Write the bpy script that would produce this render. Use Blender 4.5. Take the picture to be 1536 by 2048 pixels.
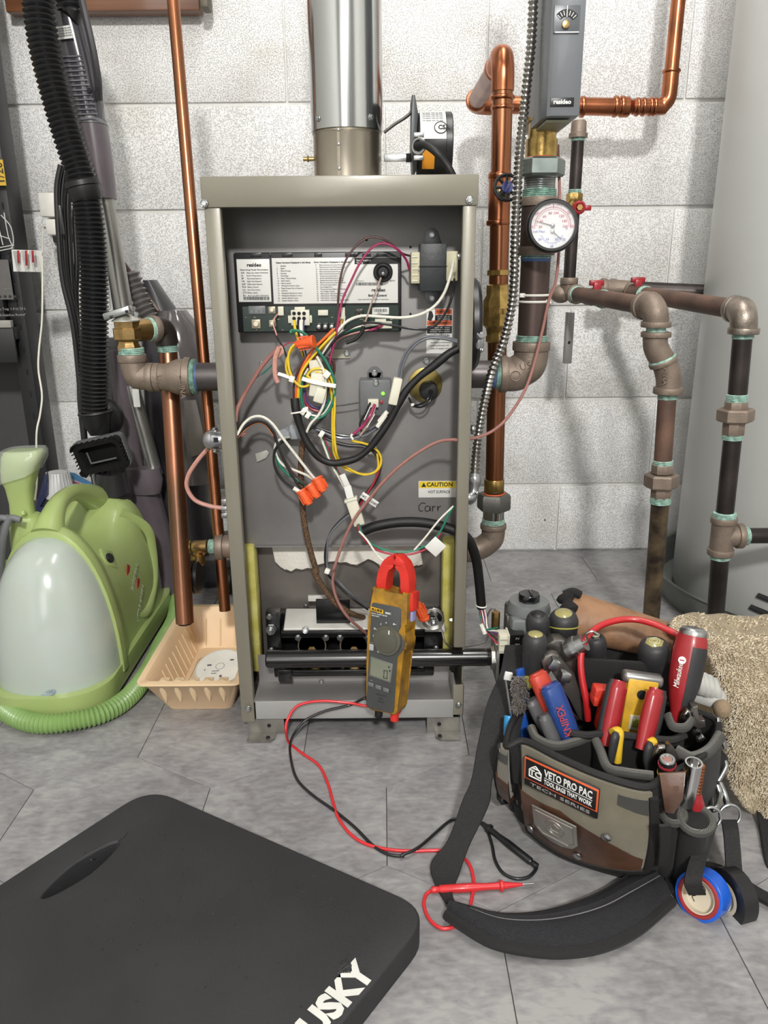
import bpy, bmesh, math, random
from mathutils import Vector as V, Matrix, noise
random.seed(7)
PI = math.pi
for o in list(bpy.data.objects): bpy.data.objects.remove(o)
SC = bpy.context.scene
COL = SC.collection
# ---------------------------------------------------------------- camera
FPX, CH, TH, RL = 1538.0, .653, math.radians(17.5), math.radians(.5)
F0 = V((0, math.cos(TH), -math.sin(TH))); U0 = V((0, math.sin(TH), math.cos(TH))); R0 = V((1, 0, 0))
RR = R0*math.cos(RL) - U0*math.sin(RL); UU = U0*math.cos(RL) + R0*math.sin(RL)
CAMP = V((0, 0, CH))
cd = bpy.data.cameras.new('camera'); cam = bpy.data.objects.new('camera', cd); COL.objects.link(cam)
mw = Matrix((RR, UU, -F0)).transposed().to_4x4(); mw.translation = CAMP; cam.matrix_world = mw
cd.sensor_fit = 'VERTICAL'; cd.sensor_height = 24; cd.lens = 24*FPX/2048; cd.clip_start = .02
SC.camera = cam
# ---------------------------------------------------------------- light
wd = bpy.data.worlds.new('world'); SC.world = wd; wd.use_nodes = True
wd.node_tree.nodes['Background'].inputs[0].default_value = (.9, .95, 1, 1)
wd.node_tree.nodes['Background'].inputs[1].default_value = .25
def area(name, loc, tgt, sx, sy, watt, col=(1, .975, .94)):
    l = bpy.data.lights.new(name, 'AREA'); l.shape = 'RECTANGLE'; l.size = sx; l.size_y = sy; l.energy = watt; l.color = col
    o = bpy.data.objects.new(name, l); COL.objects.link(o); o.location = loc
    o.rotation_euler = (V(tgt)-V(loc)).to_track_quat('-Z', 'Y').to_euler(); return o
area('ceiling_light_rear', (.16, -1.9, 2.28), (.1, 1.5, .5), .22, .22, 98)
area('ceiling_light_front', (.30, .80, 2.30), (.30, .85, 0), .14, 1.0, 17)
area('fill_light_left', (-.85, .2, 2.28), (-.2, 1.0, .2), .3, .9, 4)  # weak added fill from the left, no fixture behind it
area('fill_light_behind', (-.45, -2.75, 1.15), (0, 1, .5), .8, 1.5, 20, (1, .98, .96))  # added fill behind the camera to soften the cabinet shadows
SC.view_settings.view_transform = 'Standard'; SC.view_settings.look = 'None'
SC.view_settings.exposure = -.02; SC.view_settings.gamma = 1; SC.view_settings.use_curve_mapping = False
# ---------------------------------------------------------------- helpers
def ray(px, py): return F0*FPX + RR*(px-768) + UU*(1024-py)
def P(px, py, Y): v = ray(px, py); return CAMP + v*(Y/v.y)          # pixel on the plane y = Y
def G(px, py, z=0): v = ray(px, py); return CAMP + v*((z-CH)/v.z)    # pixel on the height z
def W(n, p): return n*((p-CAMP).dot(F0))/FPX                         # size of n pixels at p
def lin(c):
    c = c/255; return c/12.92 if c <= .04045 else ((c+.055)/1.055)**2.4
MATS = {}
def M(name, rgb, rough=.5, metal=0, bump=None, var=None, alpha=1, emis=None, trans=0, coat=0, rgb2=None, sheen=0, sss=0, brush=None, wavy=None):
    if name in MATS: return MATS[name]
    m = bpy.data.materials.new(name); m.use_nodes = True; MATS[name] = m
    nt = m.node_tree; N = nt.nodes; L = nt.links; b = N['Principled BSDF']
    c1 = (lin(rgb[0]), lin(rgb[1]), lin(rgb[2]), 1)
    b.inputs['Roughness'].default_value = rough; b.inputs['Metallic'].default_value = metal
    b.inputs['Alpha'].default_value = alpha; b.inputs['Transmission Weight'].default_value = trans
    b.inputs['Coat Weight'].default_value = coat; b.inputs['Coat Roughness'].default_value = .1
    b.inputs['Sheen Weight'].default_value = sheen
    if sss: b.inputs['Subsurface Weight'].default_value = sss; b.inputs['Subsurface Scale'].default_value = .02
    tc = N.new('ShaderNodeTexCoord'); src = tc.outputs['Object']
    if brush:
        mp = N.new('ShaderNodeMapping'); mp.inputs['Scale'].default_value = brush; L.new(src, mp.inputs[0]); src = mp.outputs[0]
    sc, am = var or (30, .06)
    nz = N.new('ShaderNodeTexNoise'); nz.inputs['Scale'].default_value = sc; nz.inputs['Detail'].default_value = 6
    L.new(src, nz.inputs['Vector'])
    rp = N.new('ShaderNodeValToRGB'); L.new(nz.outputs['Fac'], rp.inputs[0])
    rp.color_ramp.elements[0].position = .35; rp.color_ramp.elements[1].position = .65
    if rgb2: c2 = (lin(rgb2[0]), lin(rgb2[1]), lin(rgb2[2]), 1)
    else: c2 = tuple(min(1, x*(1+am)) for x in c1[:3])+(1,); c1 = tuple(x*(1-am) for x in c1[:3])+(1,)
    rp.color_ramp.elements[0].color = c1; rp.color_ramp.elements[1].color = c2
    L.new(rp.outputs[0], b.inputs['Base Color'])
    if emis: b.inputs['Emission Color'].default_value = c1; b.inputs['Emission Strength'].default_value = emis
    if bump or wavy:
        bp = N.new('ShaderNodeBump'); bp.inputs['Distance'].default_value = .001
        if wavy:
            wv = N.new('ShaderNodeTexWave'); wv.bands_direction = wavy[2] if len(wavy) > 2 else 'Z'
            wv.inputs['Scale'].default_value = wavy[0]; wv.inputs['Distortion'].default_value = .4
            L.new(tc.outputs['Object'], wv.inputs['Vector']); L.new(wv.outputs['Fac'], bp.inputs['Height']); bp.inputs['Strength'].default_value = wavy[1]
        else:
            n2 = N.new('ShaderNodeTexNoise'); n2.inputs['Scale'].default_value = bump[0]; n2.inputs['Detail'].default_value = 4
            L.new(src, n2.inputs['Vector']); L.new(n2.outputs['Fac'], bp.inputs['Height']); bp.inputs['Strength'].default_value = bump[1]
        L.new(bp.outputs[0], b.inputs['Normal'])
    return m
def place(o, parent):
    me = o.data
    if len(me.vertices):
        lo = V([min(v.co[i] for v in me.vertices) for i in range(3)]); hi = V([max(v.co[i] for v in me.vertices) for i in range(3)])
        c = V(((lo.x+hi.x)/2, (lo.y+hi.y)/2, lo.z if parent is None else (lo.z+hi.z)/2))
        me.transform(Matrix.Translation(-c))
        o.location = c
        o['w'] = list(c)
    if parent is not None:
        o.parent = parent; o.location = V(o['w']) - V(parent['w'])
class B:
    def __init__(s): s.m = bmesh.new()
    def _new(s, n0): s.m.verts.ensure_lookup_table(); return [s.m.verts[i] for i in range(n0, len(s.m.verts))]
    def box(s, c, size, bev=0, mat=None, seg=2):
        n0 = len(s.m.verts); r = bmesh.ops.create_cube(s.m, size=1)
        T = Matrix.Translation(V(c)) @ (mat or Matrix()) @ Matrix.Diagonal((size[0], size[1], size[2], 1))
        bmesh.ops.transform(s.m, matrix=T, verts=r['verts'])
        if bev:
            es = list({e for v in r['verts'] for e in v.link_edges})
            bmesh.ops.bevel(s.m, geom=es, offset=bev, segments=seg, affect='EDGES', profile=.5)
        return s
    def ring(s, rings, cap0=True, cap1=True, closed=True, loop=False):
        vs = [[s.m.verts.new(p) for p in r] for r in rings]; n = len(vs[0])
        pr = list(zip(vs, vs[1:])) + ([(vs[-1], vs[0])] if loop else [])
        for a, b in pr:
            for i in range(n if closed else n-1):
                j = (i+1) % n
                try: s.m.faces.new((a[i], a[j], b[j], b[i]))
                except ValueError: pass
        if not loop and closed:
            if cap0: s.m.faces.new(list(reversed(vs[0])))
            if cap1: s.m.faces.new(vs[-1])
        return s
    def lathe(s, p0, p1, prof, n=24, up=None, hexes=False, sy=1, phase=0):
        """prof: list of (distance along the axis as a fraction, radius)"""
        p0, p1 = V(p0), V(p1); ax = p1-p0; L = ax.length; z = ax.normalized()
        u = up if up else (V((0, 0, 1)) if abs(z.z) < .9 else V((0, 1, 0)))
        x = u.cross(z).normalized(); y = z.cross(x)
        s.ring([[p0+z*(t*L)+(x*math.cos(2*PI*i/n+phase)+y*sy*math.sin(2*PI*i/n+phase))*max(r, 1e-5) for i in range(n)] for t, r in prof]); return s
    def cyl(s, p0, p1, r, n=20, bev=0, phase=0):
        L = (V(p1)-V(p0)).length
        if bev: return s.lathe(p0, p1, [(0, r-bev), (bev*.3/L, r-bev*.3), (bev/L, r), (1-bev/L, r), (1-bev*.3/L, r-bev*.3), (1, r-bev)], n, phase=phase)
        return s.lathe(p0, p1, [(0, r), (1, r)], n, phase=phase)
    def tube(s, pts, r, n=10, sub=6, smooth=True, rad=None, flat=1, cap=True):
        p = spl(pts, sub) if smooth and len(pts) > 2 else [V(q) for q in pts]
        k = len(p); t = (p[1]-p[0]).normalized()
        u = t.orthogonal().normalized(); rings = []
        for i in range(k):
            t = ((p[min(i+1, k-1)]-p[max(i-1, 0)])).normalized()
            u = (u - t*u.dot(t)).normalized(); w = t.cross(u)
            rr = rad(i/(k-1)) if rad else r
            rings.append([p[i]+(u*math.cos(2*PI*j/n)+w*flat*math.sin(2*PI*j/n))*rr for j in range(n)])
        return s.ring(rings, cap, cap)
    def corr(s, pts, r0, r1, pitch, n=18, sub=40, arms=False):
        """corrugated hose, one crest per pitch"""
        p = spl(pts, sub); d = [0]
        for a, b in zip(p, p[1:]): d.append(d[-1]+(b-a).length)
        L = d[-1]; k = int(L/pitch); rings = []; u = (p[1]-p[0]).orthogonal().normalized(); j = 0
        for i in range(k*4+1):
            x = min(L*i/(k*4), L*.99999)
            while d[j+1] < x: j += 1
            f = (x-d[j])/(d[j+1]-d[j]+1e-9); c = p[j].lerp(p[j+1], f); t = (p[min(j+2, len(p)-1)]-p[max(j-1, 0)]).normalized()
            u = (u-t*u.dot(t)).normalized(); w = t.cross(u); rr = (r0, (r0*.4+r1*.6), r1, (r0*.4+r1*.6))[i % 4]
            rings.append([c+(u*math.cos(2*PI*q/n)+w*math.sin(2*PI*q/n))*rr for q in range(n)])
        return s.ring(rings)
    def prism(s, pts, d, bev=0, holes=None, seg=2):
        """pts: ring of world points, extruded by the vector d"""
        if holes:
            loops = [pts]+holes; es = []
            for lp in loops:
                vv = [s.m.verts.new(p) for p in lp]; es += [s.m.edges.new((vv[i], vv[(i+1) % len(vv)])) for i in range(len(vv))]
            r = bmesh.ops.triangle_fill(s.m, use_beauty=True, edges=es)
            fs = [g for g in r['geom'] if isinstance(g, bmesh.types.BMFace)]
            e = bmesh.ops.extrude_face_region(s.m, geom=fs)
            bmesh.ops.translate(s.m, verts=[g for g in e['geom'] if isinstance(g, bmesh.types.BMVert)], vec=V(d)); return s
        a = [s.m.verts.new(p) for p in pts]; b = [s.m.verts.new(V(p)+V(d)) for p in pts]; n = len(a)
        f1 = s.m.faces.new(a); f2 = s.m.faces.new(list(reversed(b)))
        for i in range(n): s.m.faces.new((a[(i+1) % n], a[i], b[i], b[(i+1) % n]))
        if bev:
            es = list(set(f1.edges) | set(f2.edges)); bmesh.ops.bevel(s.m, geom=es, offset=bev, segments=seg, affect='EDGES', profile=.5)
        return s
    def ball(s, c, r, n=16, m=10, mat=None):
        r = (r, r, r) if isinstance(r, (int, float)) else r
        q = bmesh.ops.create_uvsphere(s.m, u_segments=n, v_segments=m, radius=1)
        bmesh.ops.transform(s.m, matrix=Matrix.Translation(V(c)) @ (mat or Matrix()) @ Matrix.Diagonal((r[0], r[1], r[2], 1)), verts=q['verts']); return s
    def torus(s, c, ax, R, r, n=28, m=8, a0=0, a1=2*PI, up=None):
        z = V(ax).normalized(); u = up if up else (V((0, 0, 1)) if abs(z.z) < .9 else V((0, 1, 0))); x = u.cross(z).normalized(); y = z.cross(x)
        full = abs(a1-a0-2*PI) < 1e-6; k = n if full else n+1; rings = []
        for i in range(k):
            a = a0+(a1-a0)*i/n; dd = x*math.cos(a)+y*math.sin(a)
            rings.append([V(c)+dd*(R+r*math.cos(2*PI*j/m))+z*r*math.sin(2*PI*j/m) for j in range(m)])
        return s.ring(rings, loop=full)
    def ribbon(s, pts, wid, th, sub=5):
        """flat strap; pts: centres, wid: width vectors"""
        c = spl(pts, sub); w = spl(wid, sub); rings = []
        for i in range(len(c)):
            t = (c[min(i+1, len(c)-1)]-c[max(i-1, 0)]).normalized(); n = t.cross(w[i]).normalized()*th/2; h = w[i]/2
            e = h*.94
            rings.append([c[i]-h, c[i]-e+n, c[i]+e+n, c[i]+h, c[i]+e-n, c[i]-e-n])
        return s.ring(rings)
    def to(s, name, mat, parent=None, label=None, cat=None, group=None, kind=None, ang=38, smooth=True, **kw):
        bmesh.ops.recalc_face_normals(s.m, faces=s.m.faces)
        if smooth:
            la = math.radians(ang)
            for f in s.m.faces: f.smooth = True
            for e in s.m.edges:
                if len(e.link_faces) == 2 and e.calc_face_angle(0) > la: e.smooth = False
        me = bpy.data.meshes.new(name); s.m.to_mesh(me); s.m.free()
        for mm in (mat if isinstance(mat, (list, tuple)) else [mat]): me.materials.append(mm)
        o = bpy.data.objects.new(name, me); COL.objects.link(o); place(o, parent)
        tag(o, label, cat, group, kind); return o
def tag(o, label=None, cat=None, group=None, kind=None):
    for k, v in (('label', label), ('category', cat), ('group', group), ('kind', kind)):
        if v: o[k] = v
    return o
def thing(name, label, cat, loc, group=None):
    o = bpy.data.objects.new(name, None); COL.objects.link(o); o.location = loc; o['w'] = list(loc); o.empty_display_size = .02
    return tag(o, label, cat, group)
def spl(pts, sub=6):
    p = [V(q) for q in pts]; out = []
    if len(p) < 3: return [p[0].lerp(p[-1], i/sub) for i in range(sub+1)]
    q = [p[0]*2-p[1]]+p+[p[-1]*2-p[-2]]
    for i in range(1, len(q)-2):
        a, b, c, d = q[i-1], q[i], q[i+1], q[i+2]
        for k in range(sub):
            t = k/sub; out.append(.5*((2*b)+(c-a)*t+(2*a-5*b+4*c-d)*t*t+(3*b-a-3*c+d)*t**3))
    out.append(p[-1]); return out
def PP(l, Y=None):
    """list of (px, py[, Y]) to points"""
    return [P(q[0], q[1], q[2] if len(q) > 2 else Y) for q in l]
def text(s, h, at, xd, yd, mat, parent, name='lettering', align='LEFT', depth=.0002, shear=0, bold=0, res=2, wide=1, lift=.0004, label=None, wid=None):
    """flat print: h is the letter height; xd, yd the reading and up directions"""
    cu = bpy.data.curves.new('t', 'FONT'); cu.body = s; cu.size = h/.7; cu.align_x = align; cu.align_y = 'CENTER'; cu.shear = shear
    cu.offset = bold*h; cu.resolution_u = res; cu.extrude = depth; cu.fill_mode = 'BOTH'
    o = bpy.data.objects.new('t', cu); COL.objects.link(o); dg = bpy.context.evaluated_depsgraph_get(); dg.update()
    me = bpy.data.meshes.new_from_object(o.evaluated_get(dg)); bpy.data.objects.remove(o); bpy.data.curves.remove(cu)
    me.name = name
    xd, yd = V(xd).normalized(), V(yd).normalized(); zd = xd.cross(yd).normalized(); yd = zd.cross(xd)
    if wid and len(me.vertices):
        xs = [v.co.x for v in me.vertices]; wide = wid/(max(xs)-min(xs)+1e-9)
    T = Matrix((xd*wide, yd, zd)).transposed().to_4x4(); T.translation = V(at)+zd*lift; me.transform(T)
    me.materials.clear(); me.materials.append(mat); o = bpy.data.objects.new(name, me); COL.objects.link(o); place(o, parent)
    if label: o['label'] = label
    return o
def RB(b, x0, y0, x1, y1, Y, d, bev=0):
    """box whose front face fills the pixel rectangle on plane Y"""
    a, c = P(x0, y0, Y), P(x1, y1, Y); a2, c2 = P(x0, y1, Y), P(x1, y0, Y)
    l = (a.x+a2.x)/2; r = (c.x+c2.x)/2; t = (a.z+c2.z)/2; bt = (c.z+a2.z)/2
    return b.box(((l+r)/2, Y+d/2, (t+bt)/2), (r-l, d, t-bt), bev)
def screw(p, d, r, mat, parent, name='screw', hexh=True):
    d = V(d).normalized(); b = B()
    b.lathe(p, V(p)+d*r*1.1, [(0, r*1.25), (.22, r*1.25), (.25, r*.92), (.85, r*.92), (1, r*.75)], 6 if hexh else 14)
    b.torus(V(p)+d*r*.25, d, r*1.1, r*.14, 14, 5)
    u = V((0, 0, 1)) if abs(d.z) < .9 else V((1, 0, 0)); s = d.cross(u).normalized()
    b.box(V(p)+d*r*1.12, (.001, .001, .001)) if False else None
    return b.to(name, mat, parent)
# shared materials
STEEL = M('zinc_steel', (176, 178, 178), .32, 1, var=(60, .15))
CHROME = M('chrome', (205, 205, 205), .16, 1)
AGED = M('aged_copper', (176, 116, 84), .3, 1, var=(7, .25), rgb2=(128, 86, 62), brush=(1, 1, .4))
BRASS = M('brass', (184, 154, 104), .34, 1, var=(60, .2), bump=(300, .15))
COPPER = M('copper', (198, 124, 86), .28, 1, var=(14, .25), rgb2=(156, 98, 70))
IRON = M('malleable_iron', (134, 120, 108), .5, .45, var=(50, .12), bump=(500, .5))
BLKPIPE = M('black_steel_pipe', (58, 52, 50), .42, .6, var=(20, .3), bump=(200, .2))
DOPE = M('green_thread_sealant', (118, 146, 136), .5, 0, var=(160, .25), bump=(600, .8), rgb2=(168, 204, 190))
BLACKP = M('black_plastic', (24, 24, 26), .38, 0)
BLACKR = M('black_rubber', (13, 13, 14), .55, 0, bump=(900, .2))
WHITEP = M('white_plastic', (226, 224, 216), .4, 0)
INK = M('black_ink', (22, 22, 24), .6)
WINK = M('white_ink', (232, 232, 228), .6)
REDINK = M('red_ink', (170, 40, 50), .6)
BLUEINK = M('blue_ink', (70, 90, 170), .6)
ORANGE = M('orange_plastic', (224, 92, 44), .42)
BOILER = M('boiler_enamel', (126, 122, 109), .38, .1, var=(8, .04), bump=(400, .05), coat=.2)
PANEL = M('galvanised_panel', (142, 140, 139), .44, .4, var=(12, .10), bump=(300, .08))
# ---------------------------------------------------------------- room
def wall_mat():
    m = bpy.data.materials.new('painted_block'); m.use_nodes = True; nt = m.node_tree; N = nt.nodes; L = nt.links; b = N['Principled BSDF']
    b.inputs['Roughness'].default_value = .55
    tc = N.new('ShaderNodeTexCoord'); ob = N.new('ShaderNodeObjectInfo')
    ad = N.new('ShaderNodeVectorMath'); ad.operation = 'ADD'; L.new(tc.outputs['Object'], ad.inputs[0]); L.new(ob.outputs['Location'], ad.inputs[1])
    a = N.new('ShaderNodeTexNoise'); a.inputs['Scale'].default_value = 410; a.inputs['Detail'].default_value = 2; a.inputs['Distortion'].default_value = .4
    v = N.new('ShaderNodeTexNoise'); v.inputs['Scale'].default_value = 9; v.inputs['Detail'].default_value = 5
    L.new(ad.outputs[0], a.inputs['Vector']); L.new(ad.outputs[0], v.inputs['Vector'])
    r = N.new('ShaderNodeValToRGB'); r.color_ramp.elements[0].position = .34; r.color_ramp.elements[1].position = .47; L.new(a.outputs['Fac'], r.inputs[0])
    c = N.new('ShaderNodeValToRGB'); c.color_ramp.elements[0].color = (.72, .712, .68, 1); c.color_ramp.elements[1].color = (.85, .85, .845, 1)
    c.color_ramp.elements[0].position = .3; c.color_ramp.elements[1].position = .55; L.new(v.outputs['Fac'], c.inputs[0]); L.new(c.outputs[0], b.inputs['Base Color'])
    bp = N.new('ShaderNodeBump'); bp.inputs['Strength'].default_value = .85; bp.inputs['Distance'].default_value = .0016
    L.new(r.outputs[0], bp.inputs['Height']); L.new(bp.outputs[0], b.inputs['Normal']); return m
BLOCK = wall_mat(); MORTAR = M('painted_mortar', (222, 222, 218), .5, bump=(120, .3))
WALLP = M('painted_wall', (200, 200, 196), .6, bump=(60, .3))
YW = 1.7523; X0, X1, Y0, ZC = -1.35, 1.65, -2.9, 2.36
wall = B().box(((X0+X1)/2, YW+.052, ZC/2), (X1-X0, .1, ZC)).to('wall_back', MORTAR, kind='structure')
tmpl = {}
def block(xa, xb, za, zb):
    xa = max(xa, X0); xb = min(xb, X1); zb = min(zb, ZC)
    if xb-xa < .03: return
    k = (round(xb-xa, 3), round(zb-za, 3)); g = .0035
    if k not in tmpl:
        o = B().box((0, 0, 0), (xb-xa-g*.9, .02, zb-za-g*2), .0025, seg=2).to('block', BLOCK); me = o.data; bpy.data.objects.remove(o); tmpl[k] = me
        me.transform(Matrix.Translation((0, 0, -sum(v.co.z for v in me.vertices)/len(me.vertices))))
    o = bpy.data.objects.new('block', tmpl[k]); COL.objects.link(o); o.parent = wall
    o.location = V(((xa+xb)/2, YW+.006+random.uniform(-.0007, .0007), (za+zb)/2)) - V(wall['w'])
zs = [0, .165]+[.165+.2032*i for i in range(1, 12)]
for r in range(len(zs)-1):
    if zs[r] >= ZC: break
    off = .4145 if r % 2 == 0 else .6215
    for k in range(-6, 5): block(off+.406*k, off+.406*(k+1), zs[r], zs[r+1])
for hx, hy in ((264, 477), (258, 492), (52, 312), (1090, 1040)): q = P(hx, hy, YW-.004); B().cyl(q, q+V((0, .004, 0)), .0022 if hy != 492 else .004, 10).to('wall_hole', M('hole_dark', (70, 66, 60), .9), wall)
B().box((X0-.05, (Y0+YW)/2, ZC/2), (.1, YW-Y0+.2, ZC)).to('wall_left', WALLP, kind='structure')
B().box((X1+.05, (Y0+YW)/2, ZC/2), (.1, YW-Y0+.2, ZC)).to('wall_right', WALLP, kind='structure')
B().box(((X0+X1)/2, Y0-.05, ZC/2), (X1-X0, .1, ZC)).to('wall_front', WALLP, kind='structure')
B().box(((X0+X1)/2, (Y0+YW)/2, ZC+.05), (X1-X0+.2, YW-Y0+.3, .1)).to('ceiling', WALLP, kind='structure')
floor = B().box(((X0+X1)/2, (Y0+YW)/2, -.052), (X1-X0+.2, YW-Y0+.3, .1)).to('floor', M('floor_joint', (70, 68, 68), .7), kind='structure')
def tile_mat():
    m = bpy.data.materials.new('vinyl_stone_tile'); m.use_nodes = True; nt = m.node_tree; N = nt.nodes; L = nt.links; b = N['Principled BSDF']
    tc = N.new('ShaderNodeTexCoord'); ob = N.new('ShaderNodeObjectInfo')
    mu = N.new('ShaderNodeVectorMath'); mu.operation = 'MULTIPLY_ADD'; L.new(ob.outputs['Location'], mu.inputs[0]); mu.inputs[1].default_value = (7, 13, 3); L.new(tc.outputs['Object'], mu.inputs[2])
    def nz(s, d, dist=0, sc=None):
        n = N.new('ShaderNodeTexNoise'); n.inputs['Scale'].default_value = s; n.inputs['Detail'].default_value = d; n.inputs['Distortion'].default_value = dist
        if sc:
            mp = N.new('ShaderNodeMapping'); mp.inputs['Scale'].default_value = sc; L.new(mu.outputs[0], mp.inputs[0]); L.new(mp.outputs[0], n.inputs['Vector'])
        else: L.new(mu.outputs[0], n.inputs['Vector'])
        return n
    a = nz(9, 8, .6); f = nz(70, 6, .3, (1, 2.2, 1)); g = nz(26, 8, 1.5, (1, 1.6, 1))
    mx = N.new('ShaderNodeMath'); mx.operation = 'MULTIPLY_ADD'; L.new(f.outputs['Fac'], mx.inputs[0]); mx.inputs[1].default_value = .75; L.new(a.outputs['Fac'], mx.inputs[2])
    m2 = N.new('ShaderNodeMath'); m2.operation = 'MULTIPLY_ADD'; L.new(g.outputs['Fac'], m2.inputs[0]); m2.inputs[1].default_value = .8; L.new(mx.outputs[0], m2.inputs[2])
    m3 = N.new('ShaderNodeMath'); m3.operation = 'MULTIPLY_ADD'; L.new(ob.outputs['Random'], m3.inputs[0]); m3.inputs[1].default_value = .09; L.new(m2.outputs[0], m3.inputs[2])
    c = N.new('ShaderNodeValToRGB'); e = c.color_ramp.elements; e[0].position = .66; e[0].color = (.19, .183, .19, 1); e[1].position = .97; e[1].color = (.33, .325, .32, 1)
    x = c.color_ramp.elements.new(.81); x.color = (.255, .249, .255, 1)
    dv = N.new('ShaderNodeMath'); dv.operation = 'MULTIPLY'; dv.inputs[1].default_value = .62; L.new(m3.outputs[0], dv.inputs[0]); L.new(dv.outputs[0], c.inputs[0])
    L.new(c.outputs[0], b.inputs['Base Color']); b.inputs['Roughness'].default_value = .42
    bp = N.new('ShaderNodeBump'); bp.inputs['Strength'].default_value = .25; bp.inputs['Distance'].default_value = .0006; L.new(f.outputs['Fac'], bp.inputs['Height']); L.new(bp.outputs[0], b.inputs['Normal']); return m
TILE = tile_mat(); WX, VS, SL = .2335, .141, .069; g = .0005
def hexp(g): return [(WX/2-g, -VS/2), (WX/2-g, VS/2), (0, VS/2+SL-g), (-WX/2+g, VS/2), (-WX/2+g, -VS/2), (0, -VS/2-SL+g)]
tb = B(); tb.ring([[V((x, y, -.002)) for x, y in hexp(g)], [V((x, y, -.0004)) for x, y in hexp(g)], [V((x, y, 0)) for x, y in hexp(g+.0006)]])
to_ = tb.to('tile', TILE, smooth=False); tme = to_.data; bpy.data.objects.remove(to_); tme.transform(Matrix.Translation((0, 0, -max(v.co.z for v in tme.vertices))))
for j in range(-3, 6):
    y = .7915+.21*j
    for i in range(-6, 8):
        x = (i+.5)*WX + (.5*WX if j % 2 else 0)
        if y < .25 or abs(x) > .25+.72*(y+.35): continue
        o = bpy.data.objects.new('tile', tme); COL.objects.link(o); o.parent = floor; o.location = V((x, y, 0))-V(floor['w'])
B().box((-.45, Y0+.02, 1.02), (.86, .05, 2.04), .004).to('reflection_slab_1', M('slab_dark', (66, 52, 44), .5, var=(4, .2), brush=(6, 1, .6)), kind='structure')  # unseen slab, added as a dark band for the vent pipe to mirror
B().box((.85, Y0+.02, 1.02), (.5, .05, 2.04), .004).to('reflection_slab_2', M('slab_blue', (50, 62, 72), .5), kind='structure')  # second unseen slab, added to vary the metal reflections
# plain continuation of the floor behind the camera
B().box(((X0+X1)/2, (Y0+.12)/2-.0, -.001), (X1-X0, .12-Y0, .002)).to('floor_covering', TILE, floor)
# ---------------------------------------------------------------- boiler
XL, XR, YF, ZT, YP = -.210, .1125, .975, .758, 1.062
boiler = thing('boiler', 'beige steel boiler cabinet with its front door off, wiring and burners exposed', 'boiler', ((XL+XR)/2, 1.2, 0))
IPL, IPR = -.1905, .0965
B().box(((XL+XR)/2, YF+.006, .7415), (XR-XL+.004, .012, .034), .0015).to('top_rail', BOILER, boiler)
B().box(((XL+XR)/2, 1.22, .7555), (XR-XL+.003, .47, .004), .001).to('top_panel', BOILER, boiler)
B().box(((XL+IPL)/2, YF+.008, .375), (IPL-XL, .012, .70), .002).to('post', BOILER, boiler)
zc = P(930, 1297, YF).z
B().box(((XR+IPR)/2, YF+.008, (.725+zc)/2), (XR-IPR, .012, .725-zc), .002).to('post', BOILER, boiler)
b = B(); zb0, zb1 = P(920, 1432, YF).z, P(920, 1372, YF).z
b.box(((XR+IPR)/2, YF+.004, (zb0+zb1)/2), (XR-IPR+.001, .002, zb1-zb0), .0005)
b.box((XR, YF+.024, (zb0+zb1)/2), (.0015, .042, zb1-zb0)); b.box((IPR, YF+.024, (zb0+zb1)/2+.012), (.0015, .042, zb1-zb0-.024))
b.to('corner_bracket', BOILER, boiler)
for x in (XL+.001, XR-.001): B().box((x, 1.225, .39), (.002, .468, .725)).to('side_panel', BOILER, boiler)
B().box(((XL+XR)/2, 1.455, .39), (XR-XL, .003, .72)).to('back_sheet', BOILER, boiler)
zp = P(680, 1090, YP).z
B().box(((IPL+IPR)/2-.001, YP+.002, (zp+.752)/2), (IPR-IPL+.034, .003, .752-zp), .0008).to('inner_panel', PANEL, boiler)
B().box(((IPL+IPR)/2, YP-.003, zp+.001), (IPR-IPL, .009, .002)).to('panel_lip', PANEL, boiler)
B().box(((IPL+IPR)/2, 1.093, .27), (IPR-IPL+.03, .003, .46)).to('combustion_panel', M('smoked_panel', (104, 100, 98), .4, .6, var=(9, .2), rgb2=(134, 128, 122)), boiler)
INS = M('yellow_insulation', (176, 168, 80), .9, bump=(200, .8), var=(40, .25), rgb2=(200, 194, 120))
for x0, x1, y0, y1 in ((488, 516, 1093, 1345), (884, 908, 1078, 1330)): RB(B(), x0, y0, x1, y1, 1.05, .03, .004).to('insulation_strip', INS, boiler)
b = B(); random.seed(3)
top = [(542+i*11, 1091+random.uniform(-4, 4)) for i in range(28)]; bot = [(846-i*11, 1124+random.uniform(-9, 12)+(6 if i > 18 else 0)) for i in range(28)]
b.prism([P(x, y, 1.078) for x, y in top+bot], (0, .012, 0), .003); b.to('fibre_insulation', M('white_fibre', (222, 218, 208), .95, bump=(160, 1.5), sheen=.5), boiler)
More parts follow.
